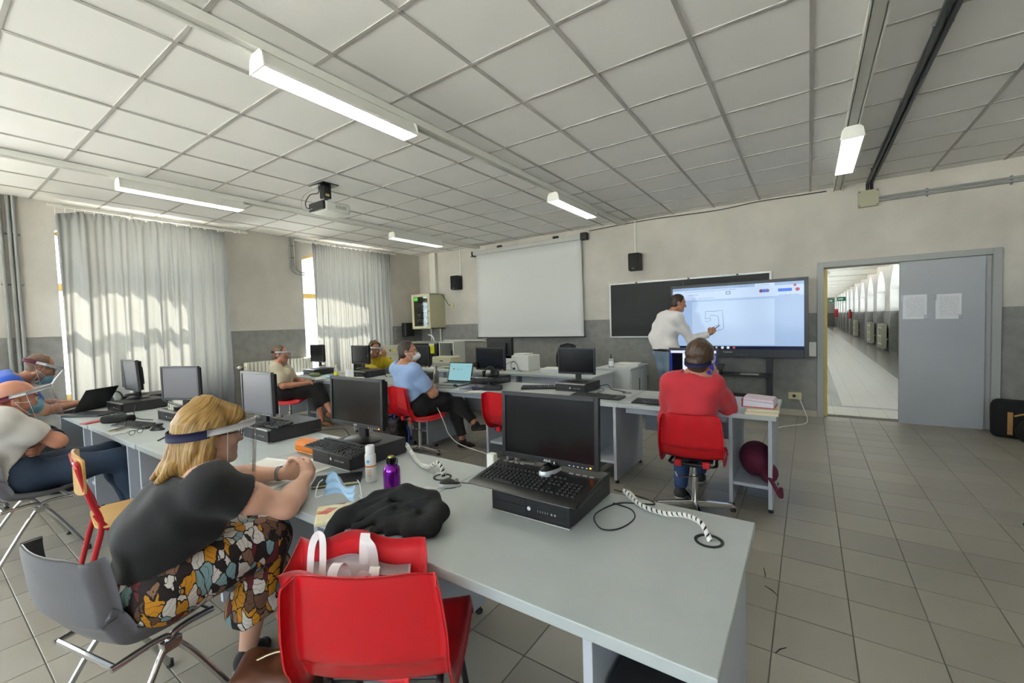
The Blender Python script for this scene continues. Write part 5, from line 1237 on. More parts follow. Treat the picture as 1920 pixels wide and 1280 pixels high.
def rct(x0, x1, z0, z1): return k.math('MULTIPLY', k.math('COMPARE', sx.outputs[0], (x0+x1)/2, (x1-x0)/2), k.math('COMPARE', sx.outputs[2], (z0+z1)/2, (z1-z0)/2))
c = k.mix(rct(.17, .24, .62, .70), '#9ccfd6', '#b0702a')
for r in ((.35, .45, .63, .67), (.52, .6, .63, .67), (.75, .82, .83, .86), (.86, .95, .83, .86), (.06, .12, .83, .86)): c = k.mix(k.math('MULTIPLY', rct(*r), k.math('GREATER_THAN', n.outputs[0], .5)), c, '#3d7d8c')
em = k.n('Emission', i_Strength=.25); k.l(c, em.inputs[0]); k.l(em.outputs[0], k.nt.nodes['Material Output'].inputs[0])
laptop(-3.55, 3.72, .10, 'open laptop with pale teal screen in the second row', k.M, base_m=mat('laptop_grey', '#8a8c8b', .4, .4))
laptop(-6.02, .93, -.95, 'open black laptop with pale screen at the window end of the near row', mat('pale_screen', '#8f8f93', .25), .34, .24, 2.15)
# small things on the near row
def slab(name, label, cat, x, y, rz, w, d, h, m_, bev=.004, z=ZD, group=None):
    o = O(name, MB().box(-w/2, w/2, -d/2, d/2, 0, h), m_, bevel=bev, seg=3); o.location = (x, y, z); o.rotation_euler = (0, 0, rz); return T(o, label, cat, group)
slab('tablet_case', 'flat dark grey case lying in front of the left papers', 'case', -5.48, 1.0, .55, .36, .22, .016, mat('case_dark', '#35363b', .5))
slab('phone', 'phone in a coral red cover beside the black pencil case', 'phone', -4.97, .915, .35, .075, .15, .011, mat('coral', '#b9484f', .4))
e = E('phone', 'phone with dark screen and pale rim next to the folded glasses', 'phone', (-4.40, .965, ZD), .6); O('body', MB().box(-.036, .036, -.074, .074, 0, .008), mat('phone_rim', '#d0c6a8', .3, .3), e, bevel=.003); O('screen', MB().box(-.032, .032, -.068, .068, .008, .0088), M_scrn, e)
e = E('notebook', 'black notebook with cream pages beside the clasped hands', 'notebook', (-1.845, 1.165, ZD), -.72); book(e, .13, .21, .018, mat('cover_black', '#17171a', .4), mat('pages_ivory', '#d8cfa8', .8))
e = E('notebook', 'notebook with purple cover and cream pages before the open laptop', 'notebook', (-3.12, 3.66, ZD), -.25); book(e, .16, .21, .016, mat('cover_violet', '#4d3f78', .5), mat('pages_ivory', '#d8cfa8', .8))
def patch_mat():
    k = NT('harlequin_cover', .5); tc = k.n('TexCoord'); mp = k.n('Mapping'); mp.inputs['Rotation'].default_value = (0, 0, .5); mp.inputs['Scale'].default_value = (36, 24, 0); k.l(tc.outputs['Object'], mp.inputs[0])
    v = k.n('TexVoronoi', i_Scale=1.0, i_Randomness=0.0); v.distance = 'CHEBYCHEV'; k.l(mp.outputs[0], v.inputs['Vector']); s_ = k.n('SeparateColor'); k.l(v.outputs['Color'], s_.inputs[0]); r = k.n('ValToRGB'); r.color_ramp.interpolation = 'CONSTANT'
    cols = ['#dcd3a8', '#b5453f', '#d9cfae', '#c77a6a', '#e0dab8', '#a8555a', '#c99a55', '#8fa3a8', '#dcd3a8', '#c2584a']
    e = r.color_ramp.elements; e[0].color = hx(cols[0]); e[1].position = .1; e[1].color = hx(cols[1])
    for q, c in enumerate(cols[2:]): x = e.new(.2+.1*q); x.color = hx(c)
    k.l(s_.outputs[0], r.inputs[0]); k.l(r.outputs[0], k.b.inputs['Base Color']); return k.M
slab('pouch', 'flat pouch with a patchwork of red, cream and orange lozenges under the face mask', 'pouch', -1.485, .985, -.62, .155, .25, .02, patch_mat(), .008)
slab('plastic_sleeve', 'clear plastic sleeve lying beside the purple bottle', 'sleeve', -1.44, 1.26, .3, .2, .14, .0015, mat('sleeve_clear', '#e6eaee', .15, alpha=.35), 0)
slab('speaker_case', 'orange rounded case left of the computer under the slim keyboard', 'case', -2.415, 1.36, .12, .20, .09, .085, mat('orange_leather', '#c96f10', .45), .03)
q = MB()
for kk in range(8): q.box(-2.50+kk*.024, -2.487+kk*.024, 1.309, 1.3115, ZD+.018, ZD+.021)
o = O('stitching', q, mat('stitch_white', '#e6d3b0', .6), bpy.data.objects['speaker_case'], kind='stuff'); o.matrix_local = bpy.data.objects['speaker_case'].matrix_basis.inverted()
# pencil case and other soft things
def soft(name, label, cat, loc, build, m_, h=.006, rz=0, group=None, soft_=2):
    s_ = SDF(.02); build(s_); V, Q = s_.mesh(h); o = SO(name, [(V, Q)], m_, None, soft=soft_); o.location = loc; o.rotation_euler = (0, 0, rz); return T(o, label, cat, group)
M_bcloth = mat('black_cloth', '#0b0b0c', .85, bump=.3, bscale=300)
soft('pencil_case', 'soft black pencil case beside the coral phone', 'pencil case', (-4.77, 1.03, ZD), lambda s_: s_.box((0, 0, .03), (.10, .028, .012), .018).noise(.004, 40, 2), M_bcloth, rz=.62)
def jk(s_):
    rim = [(-.20, -.10, -.02), (-.185, -.06, .035), (-.12, .05, .075), (-.02, .115, .095), (.09, .13, .085), (.165, .085, .06), (.175, .02, .035), (.12, -.02, .022)]
    for a, b in zip(rim, rim[1:]): s_.cap(a, b, .034, .034, .02)
    s_.ell((.01, .04, .035), (.15, .085, .045), k=.04)
    folds = [((-.15, -.06, .02), (-.05, .03, .085), .016), ((-.11, -.07, .015), (.0, .0, .075), .018), ((-.03, -.06, .012), (.10, .02, .07), .018), ((.03, -.05, .012), (.15, .03, .055), .014), ((-.08, .0, .06), (.10, .09, .095), .014)]
    for a, b, r_ in folds: s_.cap(a, b, r_, r_*1.1, .014)
    for a, b in (((-.09, -.03, .085), (.06, .06, .125)), ((-.02, -.035, .075), (.13, .045, .09)), ((-.15, .0, .085), (-.05, .09, .13))): s_.cap(a, b, .012, .008, .012, '-')
    s_.cap((-.20, -.09, .01), (-.19, -.12, -.06), .03, .026, .02)
    s_.noise(.006, 40, 4).noise(.003, 85, 5).cut((0, 0, .002), (0, 0, -1), ((.05, .06, 0), .17))
JK = soft('jacket', 'crumpled black jacket lying over the desk edge in front of the purple bottle', 'jacket', (-1.245, .985, ZD), jk, M_bcloth, .005, .12, soft_=1); JK.scale = (.95, .95, .9)
# disposable mask standing crumpled on the pouch
G = np.zeros((22, 14, 3))
for i in range(22):
    for j in range(14):
        u, v = i/21, j/13; G[i, j] = (-.085+.17*u, .03*math.sin(u*PI*1.5+v)+.006*math.sin(v*16), .012+.075*v+.018*math.sin(u*5+.5)*(.3+v))
e = E('face_mask', 'used light blue surgical mask crumpled on the patchwork pouch', 'mask', (-1.60, 1.02, ZD+.018), .5)
M_mask = mat('mask_blue', '#a5c6e0', .8, var=.12, vscale=14); M_maskw = mat('mask_white', '#d5dde6', .8)
G[:, :, 0] *= .85
O('mask_sheet', MB().grid(G, thick=.0015), M_mask, e, smooth=True); G2 = G.copy(); G2[:, :, 1] += .02; G2[:, :, 2] = G2[:, :, 2]*.8; O('mask_inside', MB().grid(G2[3:16], thick=.0015), M_maskw, e, smooth=True)
for s_ in (-1, 1): O('ear_loop', MB().tube(bez([(s_*.08, 0, .02), (s_*.10, -.02, .02), (s_*.09, -.01, .07), (s_*.075, .0, .085)]), .002, 6), M_maskw, e, smooth=True)
# folded glasses
def glasses(e, m_):
    for s_ in (-1, 1):
        O('rim', MB().tube([(s_*.032+.022*math.cos(a), 0, .02+.017*math.sin(a)) for a in np.linspace(0, 2*PI, 17)[:-1]], .0022, 6, closed=True), m_, e); O('temple', MB().tube([(s_*.056, 0, .027), (s_*.058, .10, .012), (s_*.055, .135, .004)], .002, 6), m_, e)
    O('bridge', MB().tube([(-.011, 0, .024), (0, -.002, .028), (.011, 0, .024)], .002, 6), m_, e)
e = E('reading_glasses', 'folded dark-framed glasses lying near the desk edge', 'glasses', (-4.06, .97, ZD), 2.1); glasses(e, mat('frame_dark', '#1a1a1c', .3))
slab('pen', 'dark pen lying across the left papers', 'pen', -5.87, 1.03, .8, .012, .14, .01, M_blk, .003, ZD+.003); slab('pen', 'thin pen on the bare desk in front of the blonde woman', 'pen', -3.70, 1.02, .9, .008, .12, .008, M_blk, .002)
e = E('headphones', 'black headphones heaped beside the open laptop', 'headphones', (-6.02, 1.30, ZD), .4)
O('headband', MB().tube([(.085*math.cos(a), 0, .05+.09*math.sin(a)) for a in np.linspace(0, PI, 15)], .009, 8), M_blk, e, smooth=True)
for s_ in (-1, 1): O('ear_cup', MB().lathe([(.03, 0), (.042, .008), (.042, .03), (.025, .038)], 16, M=TR(s_*.085, 0, .045, 0, 0, s_*PI/2)), M_blk, e, smooth=.7)
# second-row small things
soft('cloth_pouch', 'small olive green cloth pouch before the woman in cream', 'pouch', (-6.27, 3.66, ZD), lambda s_: s_.ell((0, 0, .03), (.10, .06, .035)).noise(.006, 45, 3).cut((0, 0, .002), (0, 0, -1)), mat('olive_cloth', '#76805a', .9), rz=.3)
soft('mask_bundle', 'pale turquoise crumpled mask on the papers of the second row', 'mask', (-5.86, 3.62, ZD), lambda s_: s_.ell((0, 0, .02), (.07, .05, .03)).noise(.007, 60, 6).cut((0, 0, .002), (0, 0, -1)), mat('mask_turquoise', '#a9cdd2', .85))
for x, y, a, lb in ((-6.05, 3.72, .3, 'white sheet between olive pouch and yellow-capped bottle'), (-5.92, 3.60, -.2, 'white sheet hanging slightly over the second-row desk edge'), (-5.50, 3.66, .5, 'cream sheet lying flat under the rolled paper')): sheet(x, y, ZD+.001*abs(a), a, lb)
o = O('folded_card', MB().grid(np.array([[(-.0, -.06, 0), (-.0, -.06, .14)], [(.02, 0, 0), (.02, 0, .145)], [(0, .07, 0), (0, .07, .14)]]), thick=.002), M_paper); o.location = (-5.45, 3.70, ZD); o.rotation_euler = (0, 0, -1.1); T(o, 'upright folded white card in front of the second-row computer', 'card')
T(O('paper_roll', MB().tube([(-5.50, 3.63, ZD+.018), (-5.16, 3.74, ZD+.018)], .017, 12), mat('roll_cream', '#d8d0bc', .8)), 'rolled cream paper lying on the second row', 'paper roll')
slab('pen', 'dark pen beside the yellow-capped bottle', 'pen', -5.98, 3.80, 1.2, .01, .14, .01, M_blk, .003, ZD+.003)
slab('tablet', 'thin grey tablet lying before the open laptop of the second row', 'tablet', -3.50, 3.63, .06, .30, .10, .012, mat('tablet_grey', '#77797a', .35, .3))
slab('headset_case', 'long black hard case near the headset on the second row', 'case', -2.86, 3.72, .42, .20, .10, .05, M_blk, .008)
soft('shield_strap', 'navy blue strap coiled on a white sheet of the second row', 'strap', (-3.0, 3.63, ZD+.002), lambda s_: s_.cap((-.06, 0, .018), (.06, .015, .018), .016).noise(.003, 50, 1).cut((0, 0, .001), (0, 0, -1)), mat('navy_band', '#1b1d3c', .7), rz=.25)
sheet(-2.98, 3.62, ZD, .25, 'white sheet below the navy strap')
e = E('headset', 'black headset standing on the computer right of the laptop', 'headphones', (-3.12, 4.02, ZT+.0), .4)
O('headband', MB().tube([(.07*math.cos(a), 0, .05+.075*math.sin(a)) for a in np.linspace(0, PI, 15)], .008, 8), M_blk, e, smooth=True)
for s_ in (-1, 1): O('ear_cup', MB().lathe([(.028, 0), (.04, .008), (.04, .026), (.022, .032)], 16, M=TR(s_*.07, 0, .042, 0, 0, s_*PI/2)), M_blk, e, smooth=.7)
O('microphone', MB().tube(bez([(-.08, 0, .04), (-.09, -.04, .02), (-.07, -.09, .015)]), .003, 6), M_blk, e)
G = np.array([[(.09*math.sin(a), -.09*math.cos(a)+.05, z_) for z_ in np.linspace(.0, .13, 6)] for a in np.linspace(-1.2, 1.2, 14)]); o = O('spare_visor', MB().grid(G, thick=.001), thin_glass('visor_clear', (.95, .96, .97, 1), .05), smooth=True); o.location = (-3.08, 3.80, ZD); o.rotation_euler = (0, 0, .5); T(o, 'spare clear visor sheet standing by the headset', 'visor')
# ---- machines on the front desks
M_beige = mat('instrument_beige', '#b8b4a2', .5); M_yel = mat('label_yellow2', '#cfd01f', .5)
e = E('instrument_case', 'beige two-drawer instrument case with yellow labels in the corner', 'instrument', (-6.72, 5.55, ZD))
O('body', MB().box(-.30, .27, 0, .4, 0, .36), M_beige, e, bevel=.006)
for k_, (z0_, z1_) in enumerate(((.19, .34), (.03, .17))):
    dr = O('drawer_front', MB().box(-.17, .26, -.008, 0, z0_, z1_), M_beige, e, bevel=.003)
    for xx in (-.06, .19): O('handle_slot', MB().box(xx-.014, xx+.014, -.011, -.008, (z0_+z1_)/2-.02, (z0_+z1_)/2+.025), M_blk, dr)
    O('sticker', MB().box(.03 if k_ == 0 else -.12, .10 if k_ == 0 else -.085, -.010, -.008, (z0_+z1_)/2-.025, (z0_+z1_)/2+.03), M_yel, dr)
for zz in (.27, .09): O('label', MB().box(-.27, -.2, -.002, 0, zz-.012, zz+.012), mat('label_lime', '#b9cf2a', .5), e)
e = E('copier', 'black boxy machine with a yellow tag behind the blue-shirted man', 'machine', (-6.02, 5.60, ZD))
O('body', MB().box(-.43, .46, 0, .42, 0, .40), M_blk, e, bevel=.008); O('front_glass', MB().box(-.40, .25, -.006, 0, .02, .33), M_scrl, e, bevel=.002); O('top_cover', MB().box(-.44, .47, -.01, .43, .40, .425), mat('cover_grey', '#8d8b80', .5), e, bevel=.004)
O('yellow_tag', MB().box(.27, .40, -.010, -.002, .22, .37), M_yel, e); O('tag_top', MB().box(.27, .40, -.011, -.002, .37, .40), M_wht, e); text('!', .09, M_blk, 'tag_mark', e, wall_txt(.335, -.011, .29), .0002); O('small_tag', MB().box(.20, .25, -.010, -.002, .2, .29), M_yel, e)
O('desk_lamp_arm', MB().tube(bez([(.2, .2, .425), (.16, .2, .52), (.05, .2, .56)]), .01, 8), M_wht, e, smooth=True)
e = E('frame_cabinet', 'white open-fronted frame box with a dark spool inside', 'machine', (-5.35, 5.62, ZD))
for sx in (-1, 1): O('side', MB().box(sx*.17-.012, sx*.17+.012, 0, .3, 0, .43), mat('frame_white', '#c5c6bf', .5), e, bevel=.002)
O('top', MB().box(-.158, .158, 0, .3, .406, .43), _M['frame_white'], e); O('back', MB().box(-.158, .158, .28, .3, 0, .406), mat('frame_back', '#7f8078', .6), e); O('bottom', MB().box(-.158, .158, 0, .28, 0, .02), _M['frame_white'], e)
O('spool', MB().lathe([(.02, 0), (.05, .005), (.05, .05), (.02, .055)], 16, M=TR(0, .22, .22, 0, PI/2)), M_blk, e, smooth=.6)
e = E('desk_printer', 'beige rounded printer in front of the white frame box', 'printer', (-5.18, 5.30, ZD))
pb = SDF(.02); pb.box((0, .13, .11), (.20, .11, .06), .02).cut((0, .0, .075), (0, 0, -1)); V, Q = pb.mesh(.01); o = SO('upper_shell', [(V, Q)], mat('printer_cream', '#b9b69a', .5), None, soft=1); o.parent = e
O('lower_shell', MB().box(-.22, .22, 0, .26, 0, .085), mat('printer_grey', '#8b8b85', .5), e, bevel=.01); O('paper_slot', MB().box(-.02, .05, -.008, .01, .115, .13), M_blk, e); O('output_tray', MB().box(.05, .26, -.05, .2, .02, .035), mat('printer_cream', '#b9b69a', .5), e, bevel=.004)
e = E('white_printer', 'white laser printer with black power cord on the teacher desk', 'printer', (-3.66, 5.36, ZD))
O('body', MB().box(-.26, .22, 0, .34, 0, .235), mat('printer_white', '#d3d4d0', .45), e, bevel=.012); O('paper_tray', MB().box(-.15, .12, .04, .3, .235, .255), mat('printer_white', '#d3d4d0', .45), e, bevel=.004); O('rear_label', MB().box(-.24, -.02, -.002, 0, .02, .19), printed('printer_label', 3, .48), e)
O('side_panel', MB().box(.0, .215, -.003, 0, .01, .225), mat('printer_white2', '#dadbd7', .4), e); O('socket', MB().box(-.06, -.02, -.006, 0, .02, .05), M_blk, e)
O('power_cord', MB().tube(bez([(-.04, -.006, .035), (-.07, -.02, .03), (-.08, -.03, .1), (-.03, -.03, .145), (.03, -.03, .1), (.06, -.03, .02), (.12, -.03, .006)]), .004, 6), M_blk, e, smooth=True); O('data_cable', MB().tube(bez([(-.03, -.004, .15), (-.1, -.03, .13), (-.2, -.05, .07), (-.27, -.05, .01)]), .0035, 6), M_blk, e, smooth=True)
soft('orange_pouch', 'small orange-brown leather case on the front desk', 'pouch', (-4.43, 5.5, ZD), lambda s_: s_.ell((0, 0, .03), (.10, .06, .05)).cut((0, 0, .002), (0, 0, -1)), mat('tan_leather', '#a8652a', .5))
soft('cable_heap', 'dark heap of cables on the front desk beside the leather case', 'cables', (-4.62, 5.62, ZD), lambda s_: s_.ell((0, 0, .04), (.12, .08, .05)).noise(.012, 50, 4).cut((0, 0, .002), (0, 0, -1)), M_blk)
# ---- bags
e = E('shopping_bag', 'red non-woven shopping bag with white stripes and handles, standing open on the near red chair', 'bag', (-1.146, .787, .447), .50)
M_bagr = mat('bag_red', '#d1101c', .55, sheen=.2); M_bagw = mat('bag_white', '#e2dada', .6)
def bagwall(sy, y0, y1, m_=None, ztop=.335, amp=.015, seed=0):
    G = np.zeros((26, 12, 3))
    for i in range(26):
        for j in range(12):
            u, v = i/25, j/11; yy = y0+(y1-y0)*v
            G[i, j] = (-.18+.36*u + (u-.5)*.05*v, yy+amp*math.sin(u*8+seed)*v+.01*math.sin(v*9+u*5), ztop*v - .035*v*abs(u-.5)**1.5*2*(1 if seed else .4) + .012*math.sin(u*11+seed)*v)
    return G
Gf, Gb = bagwall(-1, -.10, -.105, seed=0, ztop=.305), bagwall(1, -.02, .012, seed=3, ztop=.375, amp=.008)
O('front_side', MB().grid(Gf, thick=.002), M_bagr, e, smooth=True); O('back_side', MB().grid(Gb, thick=.002), M_bagr, e, smooth=True)
for c in (0, 25):
    Gs = np.zeros((8, 12, 3)); s_ = -1 if c == 0 else 1
    for i in range(8):
        for j in range(12):
            u = i/7; v = j/11; Gs[i, j] = Gf[c, j]*(1-u)+Gb[c, j]*u; Gs[i, j, 0] += s_*.02*math.sin(u*PI)*v*.8; Gs[i, j, 2] -= .04*math.sin(u*PI)*v
    O('gusset', MB().grid(Gs, thick=.002), M_bagr, e, smooth=True)
O('bottom', MB().box(-.18, .18, -.1, -.02, 0, .006), M_bagr, e)
st = Gf[7:13, 3:11].copy(); st[:, :, 1] -= .005; O('white_print', MB().grid(st, thick=.001), M_bagw, e, smooth=True)
G3 = Gb[2:24, 3:10].copy(); G3[:, :, 1] -= .014; O('white_lining', MB().grid(G3, thick=.001), M_bagw, e, smooth=True)
def handle(P, w_=.03, flat=True):
    P = bez(P, 6); rows = []
    for k_, p in enumerate(P):
        t_ = (P[min(k_+1, len(P)-1)]-P[max(k_-1, 0)]).normalized(); o_ = Vector((1, 0, 0)) if flat else t_.cross(Vector((0, 1, 0))).normalized(); rows.append([p-o_*w_/2, p+o_*w_/2])
    O('carry_handle', MB().grid(np.array(rows), thick=.0012), M_bagw, e, smooth=.6)
yf, yb = -.112, .0
handle([(-.03, yf, .12), (-.03, yf-.003, .27), (-.028, yf-.002, .318), (-.02, yf+.02, .335), (-.015, yf+.045, .30), (-.01, yf+.05, .24)])
handle([(.10, yf, .12), (.10, yf-.003, .27), (.095, yf-.002, .315), (.09, yf+.02, .328), (.085, yf+.04, .29), (.085, yf+.045, .22)])
handle([(.055, yf-.002, .24), (.05, yf-.005, .29), (.06, yf-.006, .318), (.08, yf-.004, .31), (.09, yf, .25)], .02, False)
handle([(-.15, yb-.03, .26), (-.148, yb-.02, .33), (-.14, yb-.012, .364), (-.125, yb-.01, .376), (-.112, yb-.016, .36), (-.11, yb-.025, .29), (-.11, yb-.04, .2)], .022, False)
handle([(.02, yb-.02, .29), (.02, yb-.012, .35), (.02, yb+.0, .378), (.03, yb-.02, .372), (.05, yb-.035, .362), (.055, yb-.03, .33), (.055, yb-.025, .28)], .03)
# brown handbag on the floor between the chairs
M_lea = mat('brown_leather', '#59301a', .42, var=.25, vscale=9, bump=.2, bscale=90)
e = E('handbag', 'brown leather handbag with folds on the floor between the two near chairs', 'bag', (-1.61, .73, 0), .75)
hb = SDF(.03); hb.box((0, 0, .13), (.11, .06, .09), .035).cap((-.1, .02, .2), (.11, .03, .24), .03, .025).cap((-.1, -.08, .06), (.02, -.09, .2), .014, .012).cap((-.03, -.09, .05), (.07, -.09, .2), .014, .012).cap((.05, -.09, .05), (.11, -.07, .2), .014, .012).noise(.012, 34, 3, [(1, .3, .2)]).noise(.006, 60, 5).cut((0, 0, .004), (0, 0, -1))
V, Q = hb.mesh(.008); o = SO('bag_body', [(V, Q)], M_lea, None, soft=2); o.parent = e
O('zip', MB().tube(bez([(-.12, .0, .235), (0, .01, .275), (.12, .01, .265)]), .005, 6), mat('zip_brass', '#b8a888', .3, .8), e, smooth=True); O('strap', MB().tube(bez([(.11, .02, .25), (.16, .05, .36), (.18, .1, .30), (.15, .12, .12)]), .009, 8), M_lea, e, smooth=True)
O('flap_trim', MB().tube(bez([(-.14, -.05, .1), (-.06, -.085, .21), (.06, -.09, .225), (.13, -.05, .2)]), .006, 6), mat('leather_pale', '#a98a86', .5), e, smooth=True)
# dark computer box inside the compartment of the nearest desk
e = E('floor_computer', 'dark perforated computer box on the shelf inside the nearest desk', 'computer', (-.325, 1.18, .195), 0); O('case', MB().box(-.10, .10, -.2, .2, 0, .34), M_pc, e, bevel=.004)
q = MB()
for a_ in range(10):
    for b_ in range(5): q.box(-.085+a_*.017, -.076+a_*.017, -.2015, -.2, .22+b_*.02, .23+b_*.02)
O('perforation', q, mat('perforation_pale', '#6f6d66', .5), e, kind='stuff')
# maroon rucksack on the shelf of the desk of the woman in red
M_mar = mat('maroon_cloth', '#5e1832', .8, bump=.3, bscale=200)
e = E('rucksack', 'maroon rucksack lying in the open compartment below the book stack', 'bag', (-.345, 3.86, .195), .2)
rb = SDF(.03); rb.ell((.0, 0, .13), (.12, .20, .13)).ell((.06, -.18, .08), (.06, .10, .07)).noise(.007, 24, 2).cut((0, 0, .004), (0, 0, -1)).cut((-.135, 0, 0), (-1, 0, 0)).cut((.11, 0, 0), (1, 0, 0), ((.15, .1, .1), .2)); V, Q = rb.mesh(.010); o = SO('bag_body', [(V, Q)], M_mar, None, soft=2); o.parent = e
O('strap', MB().tube(bez([(.0, -.18, .14), (.06, -.30, .06), (.11, -.36, -.03), (.12, -.30, .01)]), .014, 8), M_mar, e, smooth=True); O('zip', MB().tube(bez([(-.1, -.06, .2), (0, -.12, .235), (.1, -.1, .18)]), .004, 6), M_blk, e, smooth=True)
# blue patterned backpack behind the chair of the blue-shirted man
M_camo = NT('camo_cloth', .8); kk = M_camo; n = kk.n('TexNoise', i_Scale=26.0, i_Detail=3.0); tc = kk.n('TexCoord'); kk.l(tc.outputs['Object'], n.inputs['Vector']); r = kk.n('ValToRGB'); r.color_ramp.interpolation = 'CONSTANT'; el = r.color_ramp.elements; el[0].color = hx('#17161a'); el[1].position = .5; el[1].color = hx('#3c3130'); x_ = el.new(.6); x_.color = hx('#232a4a'); kk.l(n.outputs[0], r.inputs[0]); kk.l(r.outputs[0], kk.b.inputs['Base Color'])
M_blue = mat('bag_blue', '#24409c', .6)
e = E('backpack', 'dark patterned backpack with bright blue trim on the floor behind the second-row chairs', 'bag', (-4.13, 3.33, 0), .3)
rb = SDF(.03); rb.box((0, 0, .19), (.13, .09, .14), .045).box((0, -.12, .13), (.09, .02, .07), .03).noise(.006, 20, 7).cut((0, 0, .004), (0, 0, -1)); V, Q = rb.mesh(.011); o = SO('bag_body', [(V, Q)], M_camo.M, None, soft=2); o.parent = e
for P in ([(-.16, -.09, .05), (-.15, -.10, .25), (-.05, -.11, .36), (.08, -.10, .36)], [(.15, -.10, .05), (.15, -.10, .3), (.06, -.09, .39)], [(-.1, -.165, .06), (-.1, -.165, .2), (.1, -.165, .2), (.1, -.165, .06)]): O('blue_trim', MB().tube(bez(P), .009, 6), M_blue, e, smooth=True)
O('carry_loop', MB().tube(bez([(-.06, 0, .37), (-.05, 0, .43), (.05, 0, .43), (.06, 0, .37)]), .014, 8), M_blue, e, smooth=True); O('strap', MB().tube(bez([(.1, .1, .35), (.22, .05, .2), (.25, -.05, .02)]), .014, 8), M_blue, e, smooth=True)
# black rucksack under the near row
e = E('rucksack', 'black rucksack with a grey seam on the floor under the near row beside the jeans', 'bag', (-3.55, 1.1, 0), .4)
rb = SDF(.03); rb.ell((0, 0, .14), (.16, .14, .16)).cap((-.1, -.1, .2), (.1, -.14, .1), .03, .03).noise(.012, 26, 9).cut((0, 0, .004), (0, 0, -1)); V, Q = rb.mesh(.012); o = SO('bag_body', [(V, Q)], M_bcloth, None, soft=2); o.parent = e
O('seam', MB().tube(bez([(-.12, -.12, .14), (0, -.165, .17), (.12, -.12, .16)]), .004, 6), mat('seam_grey', '#8b8b8b', .6), e, smooth=True); O('strap', MB().tube(bez([(.05, -.12, .25), (.2, -.25, .33), (.28, -.32, .15), (.22, -.30, .02)]), .016, 8), M_bcloth, e, smooth=True)
# bags by the doorway at the right
e = E('trolley_bag', 'black upright bag with a tan stripe beside the door frame', 'bag', (1.93, 7.10, 0), -.3)
rb = SDF(.03); rb.box((0, 0, .21), (.16, .08, .15), .055).noise(.005, 18, 5).cut((0, 0, .004), (0, 0, -1)); V, Q = rb.mesh(.013); o = SO('bag_body', [(V, Q)], M_bcloth, None, soft=2); o.parent = e
O('tan_stripe', MB().box(-.08, -.04, -.142, -.132, .05, .3), mat('tan_print', '#a4793f', .6), e); O('tan_print', MB().tube(bez([(-.03, -.14, .26), (.05, -.145, .29), (.15, -.14, .26)]), .012, 6), mat('tan_print', '#a4793f', .6), e, smooth=True)
e = E('shoulder_bag', 'black low bag slumped in front of the striped bag', 'bag', (2.02, 6.78, 0), -.2)
rb = SDF(.03); rb.ell((0, 0, .13), (.2, .13, .16)).noise(.012, 20, 6).cut((0, 0, .004), (0, 0, -1)); V, Q = rb.mesh(.013); o = SO('bag_body', [(V, Q)], M_bcloth, None, soft=2); o.parent = e; O('strap', MB().tube(bez([(-.15, -.1, .1), (-.1, -.14, .3), (.1, -.12, .28)]), .014, 8), M_bcloth, e, smooth=True)
slab('floor_pad', 'dark flat object on the floor at the right edge', 'pad', 1.26, 4.2, .3, .16, .10, .025, M_blk, .01, 0)
# ================================================================ people
V3 = lambda *a: np.array(a, float)
nrm = lambda v: v/(np.linalg.norm(v)+1e-12)
def skin_mat(name, base, flush):
    k = NT(name, .5); g = k.n('NewGeometry'); n = k.n('TexNoise', i_Scale=9.0, i_Detail=4.0); k.l(g.outputs['Position'], n.inputs['Vector'])
    k.l(k.mix(n.outputs[0], base, flush), k.b.inputs['Base Color']); k.b.inputs['Subsurface Weight'].default_value = .08; k.b.inputs['Subsurface Radius'].default_value = (.012, .005, .003); k.b.inputs['Subsurface Scale'].default_value = .5; return k.M
def hair_mat(name, cols, scale=26):
    k = NT(name, .42); at = k.n('Attribute', attribute_name='strand'); mp = k.n('Mapping'); mp.inputs['Scale'].default_value = (scale, 3.0, 1); k.l(at.outputs['Vector'], mp.inputs[0])
    n = k.n('TexNoise', i_Scale=1.0, i_Detail=7.0, i_Roughness=.65); k.l(mp.outputs[0], n.inputs['Vector']); r = k.n('ValToRGB'); e = r.color_ramp.elements
    e[0].position = .3; e[0].color = hx(cols[0]); e[1].position = .72; e[1].color = hx(cols[-1])
    for q, c in enumerate(cols[1:-1]): x = e.new(.3+.42*(q+1)/(len(cols)-1)); x.color = hx(c)
    k.l(n.outputs[0], r.inputs[0]); k.l(r.outputs[0], k.b.inputs['Base Color']); bp = k.n('Bump', i_Strength=.6, i_Distance=.004); k.l(n.outputs[0], bp.inputs['Height']); k.l(bp.outputs[0], k.b.inputs['Normal']); return k.M
M_lip = mat('lips', '#b0605a', .4); M_brow = mat('eyebrow', '#4a382a', .7); M_eyew = mat('eye_white', '#d8d4cc', .2); M_iris = mat('iris', '#2b2118', .15)
M_band = mat('navy_strap', '#1d1e42', .75, bump=.3, bscale=300); M_bandm = mat('maroon_strap', '#5a1830', .75); M_bar = mat('shield_frame_white', '#d5d8da', .35)
M_vis = thin_glass('face_shield_film', (.93, .95, .96, 1), .045, .03)
def cloth(name, c, var=.08, bump=.15, bs=350, rough=.85, vs=6): return mat(name, c, rough, var=var, vscale=vs, bump=bump, bscale=bs, sheen=.15)
def denim(name, a, b):
    k = NT(name, .85); g = k.n('NewGeometry'); n = k.n('TexNoise', i_Scale=7.0, i_Detail=6.0); k.l(g.outputs['Position'], n.inputs['Vector']); n2 = k.n('TexNoise', i_Scale=260.0); k.l(g.outputs['Position'], n2.inputs['Vector'])
    f = k.math('MULTIPLY_ADD', n2.outputs[0], .3, k.math('MULTIPLY', n.outputs[0], .75)); k.l(k.mix(f, a, b), k.b.inputs['Base Color']); return k.M

